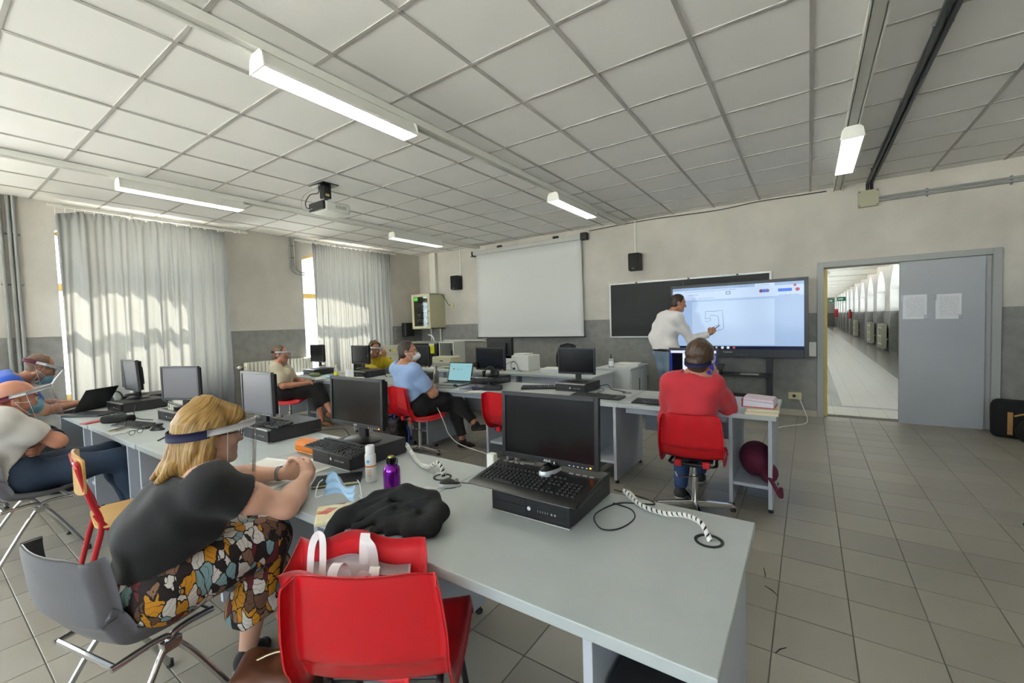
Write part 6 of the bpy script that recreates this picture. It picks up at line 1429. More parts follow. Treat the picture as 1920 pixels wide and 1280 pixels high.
class Human:
    def __init__(s, label, J, head, skin, w=1.0, fat=1.0, female=False, armr=1.0, legr=1.0):
        s.J = J = {k: np.array(v, float) for k, v in J.items()}; s.w = w
        c = (J['hipL']+J['hipR'])/2; s.e = E('person', label, 'person', (round(c[0], 3), round(c[1], 3), 0)); s.skin = skin
        pos, yaw, pitch, roll = head; s.hp = np.array(pos, float)
        f = V3(-math.sin(yaw)*math.cos(pitch), math.cos(yaw)*math.cos(pitch), -math.sin(pitch)); r = V3(math.cos(yaw), math.sin(yaw), 0); u = np.cross(r, f)
        r, u = r*math.cos(roll)+u*math.sin(roll), u*math.cos(roll)-r*math.sin(roll)
        s.HR = np.stack([r, f, u])
        P = s.P = []
        latS = nrm(J['shR']-J['shL']); latH = nrm(J['hipR']-J['hipL']); top = (J['shL']+J['shR'])/2; up = nrm(top-c)
        fwd = nrm(np.cross(up, latS)); s.fwd = fwd; s.up = up; s.top = top; s.pel = c
        bend = J.get('waist', c+(top-c)*.48-fwd*.0)
        chest = bend+(top-bend)*.55+fwd*.015; W = w
        for q in (-1, 1):
            P += [('torso', c+q*latH*.065*W, bend+q*latS*.055*W, .108*W*fat, .098*W*fat), ('torso', bend+q*latS*.055*W, chest+q*latS*.07*W, .098*W*fat, .108*W), ('torso', chest+q*latS*.07*W, top+q*latS*.09*W-up*.05, .105*W, .068*W)]
        P += [('torsoP', J['hipL'], J['hipR'], .10*W, .10*W)]
        for q in (-1, 1): P += [('torsoP', c+q*latH*.065*W, c+q*latH*.06*W+up*.10, .108*W*fat, .100*W*fat)]
        if fat > 1: P += [('torso', bend+fwd*.03, c+fwd*.05+up*.04, .11*fat, .10*fat)]
        if female:
            for q in (-1, 1): P += [('torso', chest+q*latS*.075+fwd*.075-up*.02, chest+q*latS*.07+fwd*.06-up*.05, .062, .066)]
        hb = s.L(0, -.03, -.085)
        P += [('torso', top-latS*.1+up*.01, top+latS*.1+up*.01, .062*W, .062*W)]
        for sd in 'LR':
            sh, el, wr = J['sh'+sd], J['el'+sd], J['wr'+sd]
            P += [('torso', top+up*.045, sh-up*.0, .055*W, .058*W)]
            P += [('arm'+sd, sh, sh+(el-sh)*.5, .056*W*armr, .050*W*armr), ('arm'+sd, sh+(el-sh)*.5, el, .050*W*armr, .041*W*armr)]
            m_ = el+(wr-el)*.35; P += [('fore'+sd, el, m_, .041*armr, .041*armr), ('fore'+sd, m_, wr, .041*armr, .027)]
            hip, kn, an = J['hip'+sd], J['kn'+sd], J['an'+sd]
            P += [('thigh'+sd, hip, hip+(kn-hip)*.5, .092*W*legr, .078*W*legr), ('thigh'+sd, hip+(kn-hip)*.5, kn, .078*W*legr, .060*legr)]
            m_ = kn+(an-kn)*.35-nrm(np.cross(np.cross(kn-hip, an-kn), an-kn))*0; P += [('calf'+sd, kn, m_, .058*legr, .056*legr), ('calf'+sd, m_, an, .056*legr, .036)]
        P += [('neck', J.get('neck', top+up*.06), hb, .058, .056)]
    def L(s, x, y, z): return s.hp + x*s.HR[0]+y*s.HR[1]+z*s.HR[2]
    def sdf(s, tags, inf=0, k=.035):
        d = SDF(k)
        for t, a, b, ra, rb in s.P:
            if any(t.startswith(q) for q in tags): d.cap(a, b, ra+inf, rb+inf)
        return d
    def head_sdf(s):
        d = SDF(.02); R = s.HR; L = s.L
        d.cap(s.P[-1][1], s.P[-1][2], .056, .054)
        d.ell(L(0, -.012, .042), (.074, .094, .083), R).ell(L(0, .035, -.03), (.061, .062, .085), R, .03)
        for q in (-1, 1): d.cap(L(q*.050, .0, -.06), L(q*.018, .068, -.098), .020, .017, .025); d.ell(L(q*.040, .070, -.022), (.020, .017, .02), R, .02)
        d.ell(L(0, .082, -.098), (.020, .015, .016), R, .02)
        d.cap(L(-.032, .079, .026), L(.032, .079, .026), .013, .013, .02)
        for q in (-1, 1): d.ell(L(q*.031, .098, .004), (.019, .013, .011), R, .012, '-')
        d.cap(L(0, .088, .012), L(0, .113, -.030), .008, .0115, .014)
        for q in (-1, 1): d.ell(L(q*.010, .100, -.034), (.008, .009, .007), R, .008)
        d.cap(L(-.018, .088, -.060), L(.018, .088, -.060), .0065, .0065, .008); d.cap(L(-.016, .087, -.072), L(.016, .087, -.072), .0075, .0075, .008)
        d.cap(L(-.022, .097, -.066), L(.022, .097, -.066), .0028, .0028, .004, '-')
        for q in (-1, 1):
            d.ell(L(q*.074, -.012, -.008), (.011, .020, .032), R, .012); d.ell(L(q*.083, -.006, -.006), (.008, .011, .019), R, .006, '-')
        return d
    def hand_sdf(s, sd, d_, n_, curl=.5, thumb=.6, spread=.06):
        wr = s.J['wr'+sd]; el = s.J['el'+sd]; d_ = nrm(np.array(d_, float)); n_ = np.array(n_, float); n_ = nrm(n_-d_*n_.dot(d_)); t_ = np.cross(d_, n_)*(1 if sd == 'R' else -1)
        # thumb side: for the right hand cross(dir, palm normal) points to the thumb
        o = SDF(.012); o.cap(wr-nrm(wr-el)*.06, wr, .031, .027, .02); R = np.stack([t_, d_, n_])
        o.cap(wr, wr+d_*.03, .026, .027, .02); o.box(wr+d_*.055, (.030, .032, .004), .012, R, .014)
        for i, ln in enumerate((.070, .078, .073, .058)):
            off = .030-.0195*i; b = wr+d_*.088+t_*off; a = -spread*(i-1.5)*1.0; dd = nrm(d_+t_*(-a)); ang = 0; rr = (.0088, .009, .0087, .0078)[i]
            for q, fr in enumerate((.44, .31, .25)):
                ang += curl*(.75 if q == 0 else 1.1)+.03*i*curl; e2 = dd*math.cos(ang)+n_*math.sin(ang); b2 = b+e2*ln*fr*1.12; o.cap(b, b2, rr*(1-.07*q), rr*(.95-.08*q), .004); b = b2
        b = wr+d_*.022+t_*.026; dd = nrm(d_*.62+t_*.72+n_*.25); m_ = b+dd*.042; dd2 = nrm(d_*(.9-.2*thumb)+t_*(.35-.7*thumb)+n_*(.3+.5*thumb)); m2 = m_+dd2*.032; dd3 = nrm(dd2+n_*.35*thumb-t_*.2*thumb); o.cap(b, m_, .0155, .0115, .012).cap(m_, m2, .0112, .0102, .006).cap(m2, m2+dd3*.026, .0102, .0085, .006)
        return o
    def body(s, hands, h=.011, hh=.0055, stubble=None, freckle=False):
        d = s.sdf(['torso', 'arm', 'fore', 'thigh', 'calf', 'neck']); pieces = [d.mesh(h)]
        hd = s.head_sdf(); lo = s.hp-.17; hi = s.hp+.16; pieces.append(hd.mesh(hh, lo, hi))
        for sd, a in hands.items(): pieces.append(s.hand_sdf(sd, **a).mesh(.0042))
        hp, R = s.hp, s.HR
        def reg(C):
            q = (C-hp) @ R.T; out = np.zeros(len(C), int); face = q[:, 1] > .06
            out[face & (np.abs(q[:, 2]+.066) < .011) & (np.abs(q[:, 0]) < .024-.6*np.abs(q[:, 2]+.066)) & (q[:, 1] > .082)] = 1
            out[face & (np.abs(q[:, 2]-.024-.1*np.abs(q[:, 0])) < .005) & (np.abs(np.abs(q[:, 0])-.032) < .017)] = 2
            if stubble: out[stubble(q) & (np.linalg.norm(q, axis=1) < .17)] = 3
            return out
        ms = [s.skin, M_lip, M_brow] + ([_M['stubble']] if stubble else [])
        b = SO('body', pieces, ms, s.e, reg, 2); s.bodyo = b
        for q in (-1, 1):
            m_ = MB(); c = Vector(s.L(q*.031, .078, .004))-Vector(s.e.location); rr = .0125
            for i_ in range(2):
                pass
            Rm_ = Matrix([list(R[0]), list(R[1]), list(R[2])]).transposed().to_4x4(); Mx = Matrix.Translation(c) @ Rm_ @ Euler((-PI/2, 0, 0)).to_matrix().to_4x4()
            m_.lathe([(.0, -rr), (.009, -.009), (rr, 0), (.0095, .0083), (.0062, .0109)], 14, M=Mx); m_.cur = 1; m_.lathe([(.0062, .0109), (.003, .0123), (.0, .0126)], 14, M=Mx)
            O('eye', m_, [M_eyew, M_iris], s.e, smooth=True)
    def garment(s, name, tags, m_, inf=.012, k=.05, cuts=(), noise=((.006, 28, 1),), h=.011, extra=None, it=2):
        d = s.sdf(tags, inf, k)
        if extra: extra(d)
        for n_ in noise: d.noise(*n_)
        for c in cuts: d.cut(*c)
        return SO(name, [d.mesh(h)], m_, s.e, None, it)
    def hair(s, build, m_, h=.006, cuts=(), noise=()):
        d = SDF(.025); build(d, s.L, s.HR)
        for n_ in noise: d.noise(*n_)
        for p, n_ in cuts: d.cut(s.L(*p), n_[0]*s.HR[0]+n_[1]*s.HR[1]+n_[2]*s.HR[2], None)
        o = SO('hair', [d.mesh(h)], m_, s.e, None, 2); s.strand(o); return o
    def strand(s, o):
        me = o.data; n = len(me.vertices); co = np.zeros(n*3, np.float32); me.vertices.foreach_get('co', co); q = (co.reshape(-1, 3)+np.array(s.e.location)-s.hp) @ s.HR.T
        a = np.arctan2(q[:, 0], -q[:, 1]+.3*q[:, 2]); ln = np.linalg.norm(q-np.array([0, -.01, .12]), axis=1); at = me.attributes.new('strand', 'FLOAT_VECTOR', 'POINT')
        at.data.foreach_set('vector', np.stack([a+.6*np.sin(ln*9), ln*4, np.zeros(n)], 1).astype(np.float32).ravel())
    def lp(s, pts): o = np.array(s.e.location); return [tuple(s.L(*p)-o) for p in pts]
    def shoe(s, sd, m_, sole, h=.007, hi=.07, name='shoe'):
        an, toe = s.J['an'+sd], s.J['toe'+sd]; d_ = nrm(toe-an); u = nrm(V3(0, 0, 1)-d_*d_[2]) if abs(d_[2]) < .9 else nrm(np.cross(np.cross(d_, V3(0, 0, 1)), d_))
        r_ = np.cross(d_, u); heel = an-d_*.045-u*.045; R = np.stack([r_, d_, u]); fl = an-u*.085
        d = SDF(.03); d.cap(an-u*(.085-.04)-d_*.03, an-u*.05+d_*.08, .037, .034).cap(an-u*.05+d_*.08, an-u*.06+d_*.155, .036, .026).cap(an-u*.03-d_*.02, an+u*(hi-.085), .038, .037)
        d.cut(fl+u*.012, -u); o = SO(name, [d.mesh(h)], m_, s.e, None, 1)
        q = SDF(.02); q.cap(fl+u*.006-d_*.035, fl+u*.006+d_*.08, .040, .040).cap(fl+u*.006+d_*.08, fl+u*.006+d_*.158, .040, .029); q.cut(fl+u*.016, u).cut(fl, -u); V, Q = q.mesh(.006); so = SO('sole', [(V, Q)], sole, s.e, None, 0); so.parent = o
        return o
    def shield(s, band, tilt=0., zb=.035, drop=.235, front=.165, hr=1.0, rise=0.):
        fs = lambda a, rx, ry, cy=-.012: (rx*math.sin(a), cy+ry*math.cos(a))
        def strip(a0, a1, rx, ry, z0, z1, n=22, dz=0.): return [[(fs(a, rx, ry)[0], fs(a, rx, ry)[1], z0+dz*math.cos(a)), (fs(a, rx, ry)[0], fs(a, rx, ry)[1], z1+dz*math.cos(a))] for a in np.linspace(a0, a1, n)]
        o = np.array(s.e.location)
        def sheet_(name, rows, thick, m_, parent): 
            G = np.array([[s.L(*p)-o for p in r] for r in rows]); return O(name, MB().grid(G, thick=thick), m_, parent, smooth=True)
        fsh = sheet_('face_shield', strip(-1.75, 1.75, .092*hr, front, zb-.008, zb+.016, 36, rise), .004, M_bar, s.e)
        sheet_('strap', strip(1.6, 2*PI-1.6, .0915*hr, .112*hr, zb-.014, zb+.018, 30, rise), .004, band, fsh)
        rows = []
        for a in np.linspace(-1.35, 1.35, 26):
            x, y = fs(a, .096, front+.006); c = []
            for t in np.linspace(0, 1, 6): c.append((x, y-tilt*drop*t, zb+.012-drop*t+rise*math.cos(a)))
            rows.append(c)
        v_ = sheet_('visor', rows, .0, M_vis, fsh)
        for r_ in (rows[0], rows[-1]): O('visor_edge', MB().tube([tuple(s.L(*p)-o) for p in r_], .0016, 5), mat('film_edge', '#dfe5e8', .2, alpha=.6), v_)  # film edges, coloured white to stand in for their reflection
        return fsh
    def mask(s, m_, ffp=False, low=0.):
        o = np.array(s.e.location); nu, nv = 15, 11; G = np.zeros((nu, nv, 3))
        for i in range(nu):
            for j in range(nv):
                u = -1+2*i/(nu-1); v = -1+2*j/(nv-1); wd = .064-.012*max(0, v)-.010*max(0, -v)
                y = .118-.062*abs(u)**1.7-.014*abs(v)**2+(.022*(1-abs(u)**.9)*(1-v*v) if ffp else .006*(1-u*u)); z = -.050+.052*v-low-(.004 if ffp else 0)*v
                if v < 0: y -= .012*v*v
                G[i, j] = s.L(u*wd, y, z)-o
        mk = O('face_mask', MB().grid(G, thick=.003), m_, s.e, smooth=True)
        for q in (-1, 1):
            for z in (.0, -.085): O('ear_loop', MB().tube([tuple(s.L(*p)-o) for p in ((q*.062, .058, z-.012-low), (q*.080, .02, (z-.03)/2-low*.6), (q*.082, -.018, -.01-.3*low))], .0022, 5), M_wht, mk)
        return mk
    def specs(s, m_):
        o = np.array(s.e.location); g = None
        for q in (-1, 1):
            r = O('glasses', MB().tube([tuple(s.L(q*.032+.022*math.cos(a), .107-.010*abs(math.cos(a))*(1 if math.cos(a)*q > 0 else 0), .002+.017*math.sin(a))-o) for a in np.linspace(0, 2*PI, 17)[:-1]], .002, 6, closed=True), m_, s.e if g is None else g); g = g or r
            O('temple', MB().tube([tuple(s.L(*p)-o) for p in ((q*.054, .100, .008), (q*.078, .05, .01), (q*.082, -.015, .008))], .002, 5), m_, g)
        O('bridge', MB().tube([tuple(s.L(*p)-o) for p in ((-.011, .109, .006), (0, .113, .008), (.011, .109, .006))], .002, 5), m_, g)
def short_hair(rx=.081, ry=.101, rz=.090, low=-.06, front=.075, fz=.055):
    return lambda d, L, R: d.ell(L(0, -.016, .045), (rx, ry, rz), R).ell(L(0, -.045, -.02), (rx*.92, .062, .065), R)
HCUT = [((0, .072, .062), (0, .86, -.50)), ((0, .012, -.03), (0, .95, -.30)), ((0, 0, -.085), (0, .2, -1))]
def seat(x, y, h, hs=.44, lean=-.1, tw=0., sw=.19, kneeL=None, kneeR=None, anL=None, anR=None, arms=None, slouch=.0, tall=.47, lg=.43):
    'joints of a seated figure; heading h (0 = +y, counter-clockwise), local arm points (right, forward, up)'
    f = V3(-math.sin(h), math.cos(h), 0); r = V3(math.cos(h), math.sin(h), 0); z = V3(0, 0, 1); o = V3(x, y, 0)
    G = lambda a: o+r*a[0]+f*a[1]+z*a[2]
    c = (0, -.06, hs+.125); tall = tall-.03; top = (0, -.06+tall*math.sin(lean), hs+.125+tall*math.cos(lean))
    J = {}
    for sd, q in (('L', -1), ('R', 1)):
        J['hip'+sd] = G((q*.09, c[1], c[2])); J['sh'+sd] = G((q*sw*math.cos(tw), top[1]+q*sw*math.sin(tw), top[2]-.01))
        kn = (kneeL if sd == 'L' else kneeR) or (q*.11, lg-.05, hs+.09); J['kn'+sd] = G(kn)
        an = (anL if sd == 'L' else anR) or (q*.11, lg-.02, .09); J['an'+sd] = G(an); J['toe'+sd] = J['an'+sd]+f*.16-z*.03
    for k_, v in (arms or {}).items(): J[k_] = G(v)
    J['waist'] = G((0, (c[1]+top[1])/2-slouch, (c[2]+top[2])/2-.02))
    return J, G, f, r
SK_a = skin_mat('skin_fair', '#d2a288', '#e0b59e'); SK_b = skin_mat('skin_rosy', '#bd7f63', '#cb917a'); SK_c = skin_mat('skin_tan', '#a97457', '#ba8568')
mat('stubble', '#6d5548', .7, var=.2, vscale=60)
M_black = cloth('black_jersey', '#121213', var=.15); M_blackt = cloth('black_trousers', '#151517', var=.2)

# ---- woman in black, foreground
J = dict(hipL=(-2.06, .525, .565), hipR=(-1.88, .50, .565), shL=(-2.075, .650, .90), shR=(-1.755, .615, .90), waist=(-1.945, .505, .74), elL=(-2.28, .86, .775), elR=(-1.70, .845, .765), wrL=(-2.06, 1.03, .775), wrR=(-1.85, 1.015, .80),
         knL=(-2.08, .84, .60), knR=(-1.86, .835, .60), anL=(-1.84, .95, .09), anR=(-2.00, .80, .09), toeL=(-1.73, 1.06, .06), toeR=(-2.11, .93, .06), neck=(-1.925, .615, .945))
P1 = Human('blonde woman in black T-shirt and face shield, hands clasped on the near desk', J, ((-1.93, .68, 1.058), .0, .06, 0), SK_a, w=.97, fat=1.05, female=True, armr=1.08, legr=1.02)
P1.body({'R': dict(d_=(-.72, .62, .30), n_=(-.65, -.55, -.2), curl=.62, thumb=.5), 'L': dict(d_=(.80, .52, .30), n_=(.5, -.7, .1), curl=.62, thumb=.5)}, h=.009, hh=.0045)
sl = lambda J, sd, t: (J['sh'+sd]+(J['el'+sd]-J['sh'+sd])*t, J['el'+sd]-J['sh'+sd])
cuts = [(*sl(P1.J, 'R', .42), (P1.J['elR'], .26)), (*sl(P1.J, 'L', .42), (P1.J['elL'], .26)), ((-1.95, .47, .655), (0, .28, -.96), None), (P1.L(0, .03, -.16), P1.HR[2]*1+P1.HR[1]*.25, (P1.L(0, 0, -.08), .13))]
P1.garment('tshirt', ['torso', 'armR', 'armL'], M_black, .014, .05, cuts, ((.009, 26, 3, [(0, .4, 1), (.3, .2, 1)]), (.004, 55, 5)), .009)
k = NT('leaf_print', .75); g = k.n('NewGeometry'); mp = k.n('Mapping'); mp.inputs['Rotation'].default_value = (.5, .4, .7); mp.inputs['Scale'].default_value = (36, 36, 17); k.l(g.outputs['Position'], mp.inputs[0])
nz = k.n('TexNoise', i_Scale=.8); k.l(mp.outputs[0], nz.inputs['Vector']); wv = k.n('VectorMath', operation='MULTIPLY_ADD'); k.l(nz.outputs['Color'], wv.inputs[0]); wv.inputs[1].default_value = (1.2, 1.2, 1.2); k.l(mp.outputs[0], wv.inputs[2])
v = k.n('TexVoronoi', i_Scale=.9); k.l(wv.outputs[0], v.inputs['Vector']); v2 = k.n('TexVoronoi', i_Scale=.9); v2.feature = 'DISTANCE_TO_EDGE'; k.l(wv.outputs[0], v2.inputs['Vector'])
sc = k.n('SeparateColor'); k.l(v.outputs['Color'], sc.inputs[0]); r = k.n('ValToRGB'); r.color_ramp.interpolation = 'CONSTANT'; e = r.color_ramp.elements; cs = ['#c8891a', '#d3cec6', '#6b4a38', '#241a19', '#7d9da0', '#d3cec6', '#6a1e26', '#8a6650', '#c8891a', '#2a1c1b']
e[0].color = hx(cs[0]); e[1].position = .1; e[1].color = hx(cs[1])
for q, c in enumerate(cs[2:]): x = e.new(.2+.1*q); x.color = hx(c)
k.l(sc.outputs[0], r.inputs[0]); c1 = k.mix(k.math('LESS_THAN', v2.outputs['Distance'], .045), r.outputs[0], '#17110f'); w3 = k.n('TexWave', i_Scale=.55, i_Distortion=6.0); k.l(mp.outputs[0], w3.inputs['Vector']); k.l(k.mix(k.math('COMPARE', w3.outputs[0], .5, .045), c1, '#1a1413'), k.b.inputs['Base Color'])
J = P1.J; cuts = [(J['knR']+(J['anR']-J['knR'])*.66, J['anR']-J['knR'], (J['anR'], .32)), (J['knL']+(J['anL']-J['knL'])*.66, J['anL']-J['knL'], (J['anL'], .32)), ((0, .40, .78), (0, -.45, .9), None)]
def wide(d):
    for sd in 'LR': d.cap(J['hip'+sd], J['kn'+sd]+V3(0, 0, .0), .100, .084); d.cap(J['kn'+sd], J['kn'+sd]+(J['an'+sd]-J['kn'+sd])*.72, .080, .112)
P1.garment('trousers', ['thigh', 'torsoP'], k.M, .012, .05, cuts, ((.008, 24, 8),), .010, wide)
bl = hair_mat('blonde_hair', ['#4a3218', '#8a6532', '#b8924f', '#dcc083'], 30)
def bob(d, L, R):
    d.ell(L(0, -.012, .050), (.086, .106, .094), R); d.ell(L(0, -.050, -.035), (.082, .066, .10), R)
    d.cap(L(-.045, .055, .085), L(.055, .075, .075), .038, .030, .03)
    for q in (-1, 1): d.cap(L(q*.080, -.02, .01), L(q*.066, -.035, -.13), .024, .026); d.cap(L(q*.06, -.05, -.06), L(q*.055, -.09, -.12), .032, .022)
    d.cap(L(0, -.07, -.03), L(0, -.105, -.105), .050, .03); d.cap(L(.03, -.13, -.10), L(.05, -.175, -.13), .024, .010); d.cap(L(.07, -.05, -.09), L(.075, -.06, -.175), .026, .016); d.cap(L(-.03, -.13, -.10), L(-.02, -.17, -.13), .026, .010)
    rr_ = np.random.default_rng(11)
    for a in np.arange(-2.6, 2.61, .17):
        a = a+rr_.uniform(-.05, .05); sx_, cx_ = math.sin(a), -math.cos(a); ex = rr_.uniform(.95, 1.12); ez = rr_.uniform(-.135, -.085)
        if cx_ > .35: continue
        if 1.2 < abs(a) < 1.85: ez = -.02
        p0 = (.030*sx_, .03*cx_-.01, .142); p1 = (.082*sx_, .097*cx_-.012, .06); p2 = (.084*sx_*ex, (.098*cx_-.012)*ex, -.035); p3 = (.078*sx_*ex, (.112*cx_-.022)*ex, ez)
        r_ = rr_.uniform(.010, .016); d.cap(L(*p0), L(*p1), r_*.8, r_, .007).cap(L(*p1), L(*p2), r_, r_*1.05, .007).cap(L(*p2), L(*p3), r_*1.05, r_*.5, .007)
    for q in np.linspace(-.06, .07, 7): d.cap(L(q*.5, -.01, .148), L(q*.9, .07, .105), .010, .011, .007).cap(L(q*.9, .07, .105), L(q*1.1-.01, .098, .058), .011, .007, .007)
    d.ell(L(0, .135, -.03), (.10, .06, .085), R, .02, '-'); d.ell(L(.088, .012, -.015), (.022, .028, .03), R, .02, '-'); d.ell(L(0, .10, -.12), (.06, .09, .08), R, .02, '-')
P1.hair(bob, bl, .005, noise=((.002, 150, 4, [(1, .2, 0)]), (.003, 55, 6)))
P1.shield(M_band, tilt=.0, zb=.024, hr=1.10, rise=.015, front=.175)
P1.specs(mat('frame_brown', '#3a2018', .3))
for sd in 'LR': P1.shoe(sd, cloth('black_canvas', '#17171a'), mat('sole_grey', '#a9a69e', .7), name='slip_on_shoe', hi=.04)
o_ = np.array(P1.e.location); a, b = P1.J['wrL'], P1.J['elL']; d_ = nrm(b-a); m_ = a+d_*.03; q = MB(); u = nrm(np.cross(d_, V3(0, 0, 1))); w = np.cross(d_, u)
for i_ in range(1): q.grid(np.array([[m_+d_*dd+(u*math.cos(t)+w*math.sin(t))*.0335-o_ for dd in (-.008, .008)] for t in np.linspace(0, 2*PI, 21)]), thick=.002)
O('bracelet', q, mat('bracelet_steel', '#77736c', .35, .7), P1.e, smooth=True)

# ---- bald man in white T-shirt
J, G, f, r = seat(-4.28, .46, .03, .43, -.14, arms=dict(elL=(-.22, .12, .74), elR=(.21, .11, .775), wrR=(.02, .10, .80), wrL=(.02, .05, .73)), kneeL=(-.15, .44, .56), kneeR=(.15, .44, .56), anL=(-.15, .56, .09), anR=(.14, .54, .09), sw=.205, tall=.45)
J['neck'] = (J['shL']+J['shR'])/2+V3(0, .03, .06)
P2 = Human('bald man in white T-shirt with blue mask and face shield, arms folded', J, ((-4.22, .425, 1.065), .0, .08, 0), SK_b, w=1.0, fat=1.0)
P2.body({'R': dict(d_=(-.8, -.1, .5), n_=(-.2, -1, 0), curl=.35, thumb=.3), 'L': dict(d_=(.9, -.2, -.1), n_=(0, -1, .2), curl=.3, thumb=.3)})
k = NT('white_tee_print', .85); g = k.n('NewGeometry'); n = k.n('TexNoise', i_Scale=55.0, i_Detail=3.0); k.l(g.outputs['Position'], n.inputs['Vector']); sx = k.n('SeparateXYZ'); k.l(g.outputs['Position'], sx.inputs[0])
inside = k.math('MULTIPLY', k.math('COMPARE', sx.outputs[0], -4.13, .10), k.math('MULTIPLY', k.math('COMPARE', sx.outputs[2], .80, .055), k.math('GREATER_THAN', sx.outputs[1], .46))); k.l(k.mix(k.math('MULTIPLY', inside, k.math('GREATER_THAN', n.outputs[0], .53)), '#cbc8c2', '#26262c'), k.b.inputs['Base Color'])
cuts = [(*sl(P2.J, 'R', .72), (P2.J['elR'], .2)), (*sl(P2.J, 'L', .72), (P2.J['elL'], .2)), (P2.pel+V3(0, 0, -.02), (0, .1, -1), None), (P2.L(0, .0, -.165), (0, .25, 1), (P2.L(0, 0, -.08), .13))]
P2.garment('tshirt', ['torso', 'arm'], k.M, .018, .05, cuts, ((.008, 24, 2),))
P2.garment('jeans', ['thigh', 'calf', 'torsoP'], denim('jeans_dark', '#1c2738', '#33455f'), .014, .05, [(P2.J['anR'], (0, 0, -1), None)], ((.006, 26, 4),))
P2.shield(M_bandm, tilt=-.30, drop=.22, rise=.05, zb=.03); P2.mask(mat('mask_cyan', '#7fb4c8', .8))
for sd in 'LR': P2.shoe(sd, cloth('dark_leather', '#1c1a1a'), M_foot)
a, b = P2.J['wrR'], P2.J['elR']; d_ = nrm(b-a); m_ = a+d_*.05; u = nrm(np.cross(d_, V3(0, 0, 1))); w = np.cross(d_, u); o_ = np.array(P2.e.location)
O('wristwatch', MB().grid(np.array([[m_+d_*dd+(u*math.cos(t)+w*math.sin(t))*.037-o_ for dd in (-.011, .011)] for t in np.linspace(0, 2*PI, 21)]), thick=.004), M_blk, P2.e, smooth=True)

# ---- man in blue at the window end
swivel_chair(-5.92, .36, .1, 'swivel chair under the man in the blue polo shirt, its chrome base just visible', hs=.42)
J, G, f, r = seat(-5.90, .38, .0, .43, .40, arms=dict(elL=(-.24, .38, .82), elR=(.21, .36, .80), wrR=(-.02, .60, .80), wrL=(-.16, .62, .79)), sw=.20, tall=.59, slouch=.03, kneeL=(-.14, .40, .53), kneeR=(.14, .40, .53))
J['neck'] = V3(-5.9, .655, 1.075)
P3 = Human('man with shaved head in blue polo shirt and face shield bent over the open laptop', J, ((-5.87, .745, 1.185), -.05, .42, 0), SK_c, w=1.08)
P3.body({'R': dict(d_=(-.2, .95, -.1), n_=(0, -.1, -1), curl=.3, thumb=.2), 'L': dict(d_=(.2, .95, -.1), n_=(0, -.1, -1), curl=.3, thumb=.2)}, stubble=lambda q: (q[:, 2] > .02+.0*q[:, 1]) & (q[:, 1] < .055-.3*(q[:, 2]-.02)) & (q[:, 2] < .118) | ((q[:, 2] > -.05) & (q[:, 1] < -.02)))
cuts = [(*sl(P3.J, 'R', .75), (P3.J['elR'], .2)), (*sl(P3.J, 'L', .75), (P3.J['elL'], .2)), (P3.pel, (0, 0, -1), None), (P3.L(0, .0, -.135), P3.HR[2]+P3.HR[1]*.3, (P3.L(0, 0, -.08), .12))]
P3.garment('polo_shirt', ['torso', 'arm'], cloth('royal_blue', '#1d4fb4'), .016, .05, cuts, ((.007, 24, 3),))
P3.garment('trousers', ['thigh', 'calf', 'torsoP'], M_blackt, .014, .05, [(P3.J['anR'], (0, 0, -1), None)])
P3.shield(M_bandm, tilt=.15, drop=.2); P3.mask(_M['mask_cyan'], low=.045); P3.specs(_M['frame_dark'])
for sd in 'LR': P3.shoe(sd, _M['dark_leather'], M_foot)

# ---- woman in cream by the radiator
J, G, f, r = seat(-6.36, 3.30, -.72, .42, -.17, sw=.165, tall=.42, arms=dict(elL=(-.24, .05, .68), elR=(.24, -.02, .66), wrL=(-.05, .27, .66), wrR=(.07, .25, .66)), kneeR=(.02, .40, .58), kneeL=(.04, .38, .50), anL=(.06, .44, .09), anR=(.14, .60, .20))
J['toeR'] = J['anR']+(f*.15-V3(0, 0, .10)); J['neck'] = (J['shL']+J['shR'])/2+f*.02+V3(0, 0, .05)
P4 = Human('woman with short brown hair, cream top and black trousers, legs crossed, sitting by the radiator', J, (tuple((J['shL']+J['shR'])/2+f*.035+V3(0, 0, .185)), -.85, .02, 0), SK_b, w=.97, female=True)
P4.body({'R': dict(d_=f*.7-r*.6, n_=-r+V3(0, 0, -.5), curl=.5, thumb=.4), 'L': dict(d_=f*.6+r*.7, n_=V3(0, 0, -1)+r*.3, curl=.5, thumb=.4)})
cuts = [(*sl(P4.J, 'R', .85), (P4.J['elR'], .18)), (*sl(P4.J, 'L', .85), (P4.J['elL'], .18)), (P4.pel+V3(0, 0, .0), (0, 0, -1), None), (P4.L(0, .02, -.165), P4.HR[2]+P4.HR[1]*.35, (P4.L(0, 0.02, -.08), .12))]
P4.garment('knitted_top', ['torso', 'arm'], cloth('cream_knit', '#c9c0a8', bump=.5, bs=140), .016, .05, cuts, ((.006, 28, 4),))
P4.garment('cropped_trousers', ['thigh', 'calf', 'torsoP'], M_blackt, .012, .05, [] + [(P4.J['kn'+s_]+(P4.J['an'+s_]-P4.J['kn'+s_])*.62, P4.J['an'+s_]-P4.J['kn'+s_], (P4.J['an'+s_], .19)) for s_ in 'LR'], ((.004, 28, 5),))
P4.hair(short_hair(.085, .104, .096), hair_mat('brown_hair_grey', ['#3a2a1e', '#6d5640', '#8f7a62']), .007, HCUT, ((.005, 60, 3),)); P4.shield(M_bandm, tilt=.1, drop=.22)
for sd in 'LR': P4.shoe(sd, mat('tan_sandal', '#8a5a34', .5), mat('sole_brown', '#4a3526', .6), name='sandal', hi=.03)

